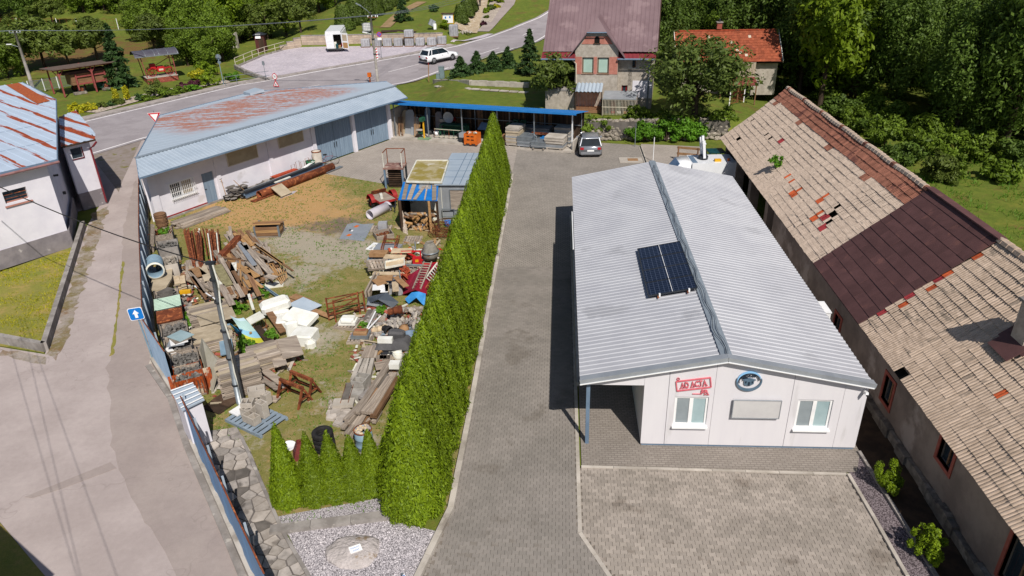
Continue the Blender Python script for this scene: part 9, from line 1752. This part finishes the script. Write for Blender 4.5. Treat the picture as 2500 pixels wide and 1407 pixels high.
for _ in range(400):                          # undergrowth on the slope
    u,v = rr.uniform(320,800),rr.uniform(30,165)
    if (u > 560 and v > 118) or (300 < u < 460 and v > 95) or (u > 690 and v > 95) or (u > 740 and v > 40): continue
    UB.append((u,v))
    if len(UB) >= 46: break
for k,(u,v) in enumerate(sorted(UB)): tree('slope_shrub',ordn(k)+' undergrowth shrub from the left on the wooded slope by the paved lot',G(u,v),('olive','broad','bright')[k % 3],k,.55 if k % 3 else .8,.8,'undergrowth on the slope',cat='shrub')
RIGHT = []
for _ in range(3000):
    x,y = rr.uniform(17,62),rr.uniform(42,118)
    if y < 52+max(0,(30-x))*.4 and x < 40: continue
    if x < 22.5 and 62 < y < 76: continue
    if x < 24 and y < 60: continue
    if x < 27.5 and y < 67: continue
    if clear(x,y,3.0): placed.append((x,y)); RIGHT.append((x,y))
    if len(RIGHT) >= 147: break
RIGHT.sort(key=lambda p: math.hypot(*p))
for k,(x,y) in enumerate(RIGHT):
    lab = (ordn(k) if k < 49 else ('the ' if False else '')+ordn(k-49 if k < 98 else k-98)+(' farther' if k < 98 else ' farthest'))+' tree from the camera in the dark wood behind the barn'
    tree('wood_tree',lab,(x,y,T(x,y)-.1),'dark' if rr.random() < .8 else 'broad',k,rr.uniform(.85,1.2),rr.uniform(.95,1.25),'trees of the wood behind the barn')
for k,(u,v,s_,sz_) in enumerate(((2000,262,1.3,1.2),(2075,250,1.05,1.1),(1945,215,1.0,1.1))): b = G(u,v); tree('ash_tree',('large','middle','small')[k]+' bright spring green tree towering over the far barn end',b,'bright',k,s_,sz_,'bright trees by the barn')
BT = sorted([(9.5,83),(13,84),(17,80),(20,84),(11,92),(16,93),(21,92),(8.5,100),(14,102),(20,104),(26,86),(26,98),(10,112),(17,114),(24,112),(9.8,76.5)],key=lambda p: math.hypot(*p))
for k,(x,y) in enumerate(BT): tree('back_tree',ordn(k)+' leafy tree behind the orange roofed cottage, counted from nearest',(x,y,T(x,y)),'broad' if k % 3 else 'dark',k,1.0,1.0,'trees behind the cottage')
# grass tufts
def tufts(name,label,poly,n,h,mat,seed,z=.012,test=None):
    rng = np.random.default_rng(seed); px = [p[0] for p in poly]; py = [p[1] for p in poly]; pts = []; 
    for _ in range(n*6):
        x,y_ = rng.uniform(min(px),max(px)),rng.uniform(min(py),max(py))
        if inpoly(x,y_,poly) and mnoise.noise(Vector((x*.55,y_*.55,seed))) > -.12+rng.uniform(-.25,.25): pts.append((x,y_,z if z is not None else T(x,y_)))
        if len(pts) >= n: break
    pts = np.repeat(np.array(pts),3,0); m_ = len(pts); a = rng.uniform(0,6.28,m_); pts[:,:2] += rng.normal(size=(m_,2))*.03; w_ = .012+.012*rng.random(m_); hh = h*rng.uniform(.5,1.3,m_); d = np.stack([np.cos(a),np.sin(a),np.zeros(m_)],1); l = rng.normal(size=(m_,3))*.5*h; l[:,2] = 0; tip = pts+l; tip[:,2] += hh
    v = np.stack([pts-d*w_[:,None],pts+d*w_[:,None],tip],1).reshape(-1,3); o = link(name,mesh_np(name,v,np.arange(m_*3).reshape(-1,3),[LM[mat]])); o['kind'] = 'stuff'; o['label'] = label
tufts('grass_tufts','short grass tufts growing over the storage yard',[tuple(p[:2]) for p in yard],9000,.07,'grassy',1); tufts('dry_grass','dry grass tufts on the lawn of the white building',[tuple(p[:2]) for p in (P(-100,770),P(0,840),P(105,852),P(195,585),P(170,615),P(0,665))],1600,.07,'yellow',2,.02)
tufts('meadow_grass','tall meadow grass behind the barn',[(17,26),(60,20),(60,56),(26,54),(17,50)],9000,.28,'grassy',3,None)
# haze of scale: stones spilt in the beds are part of the yard
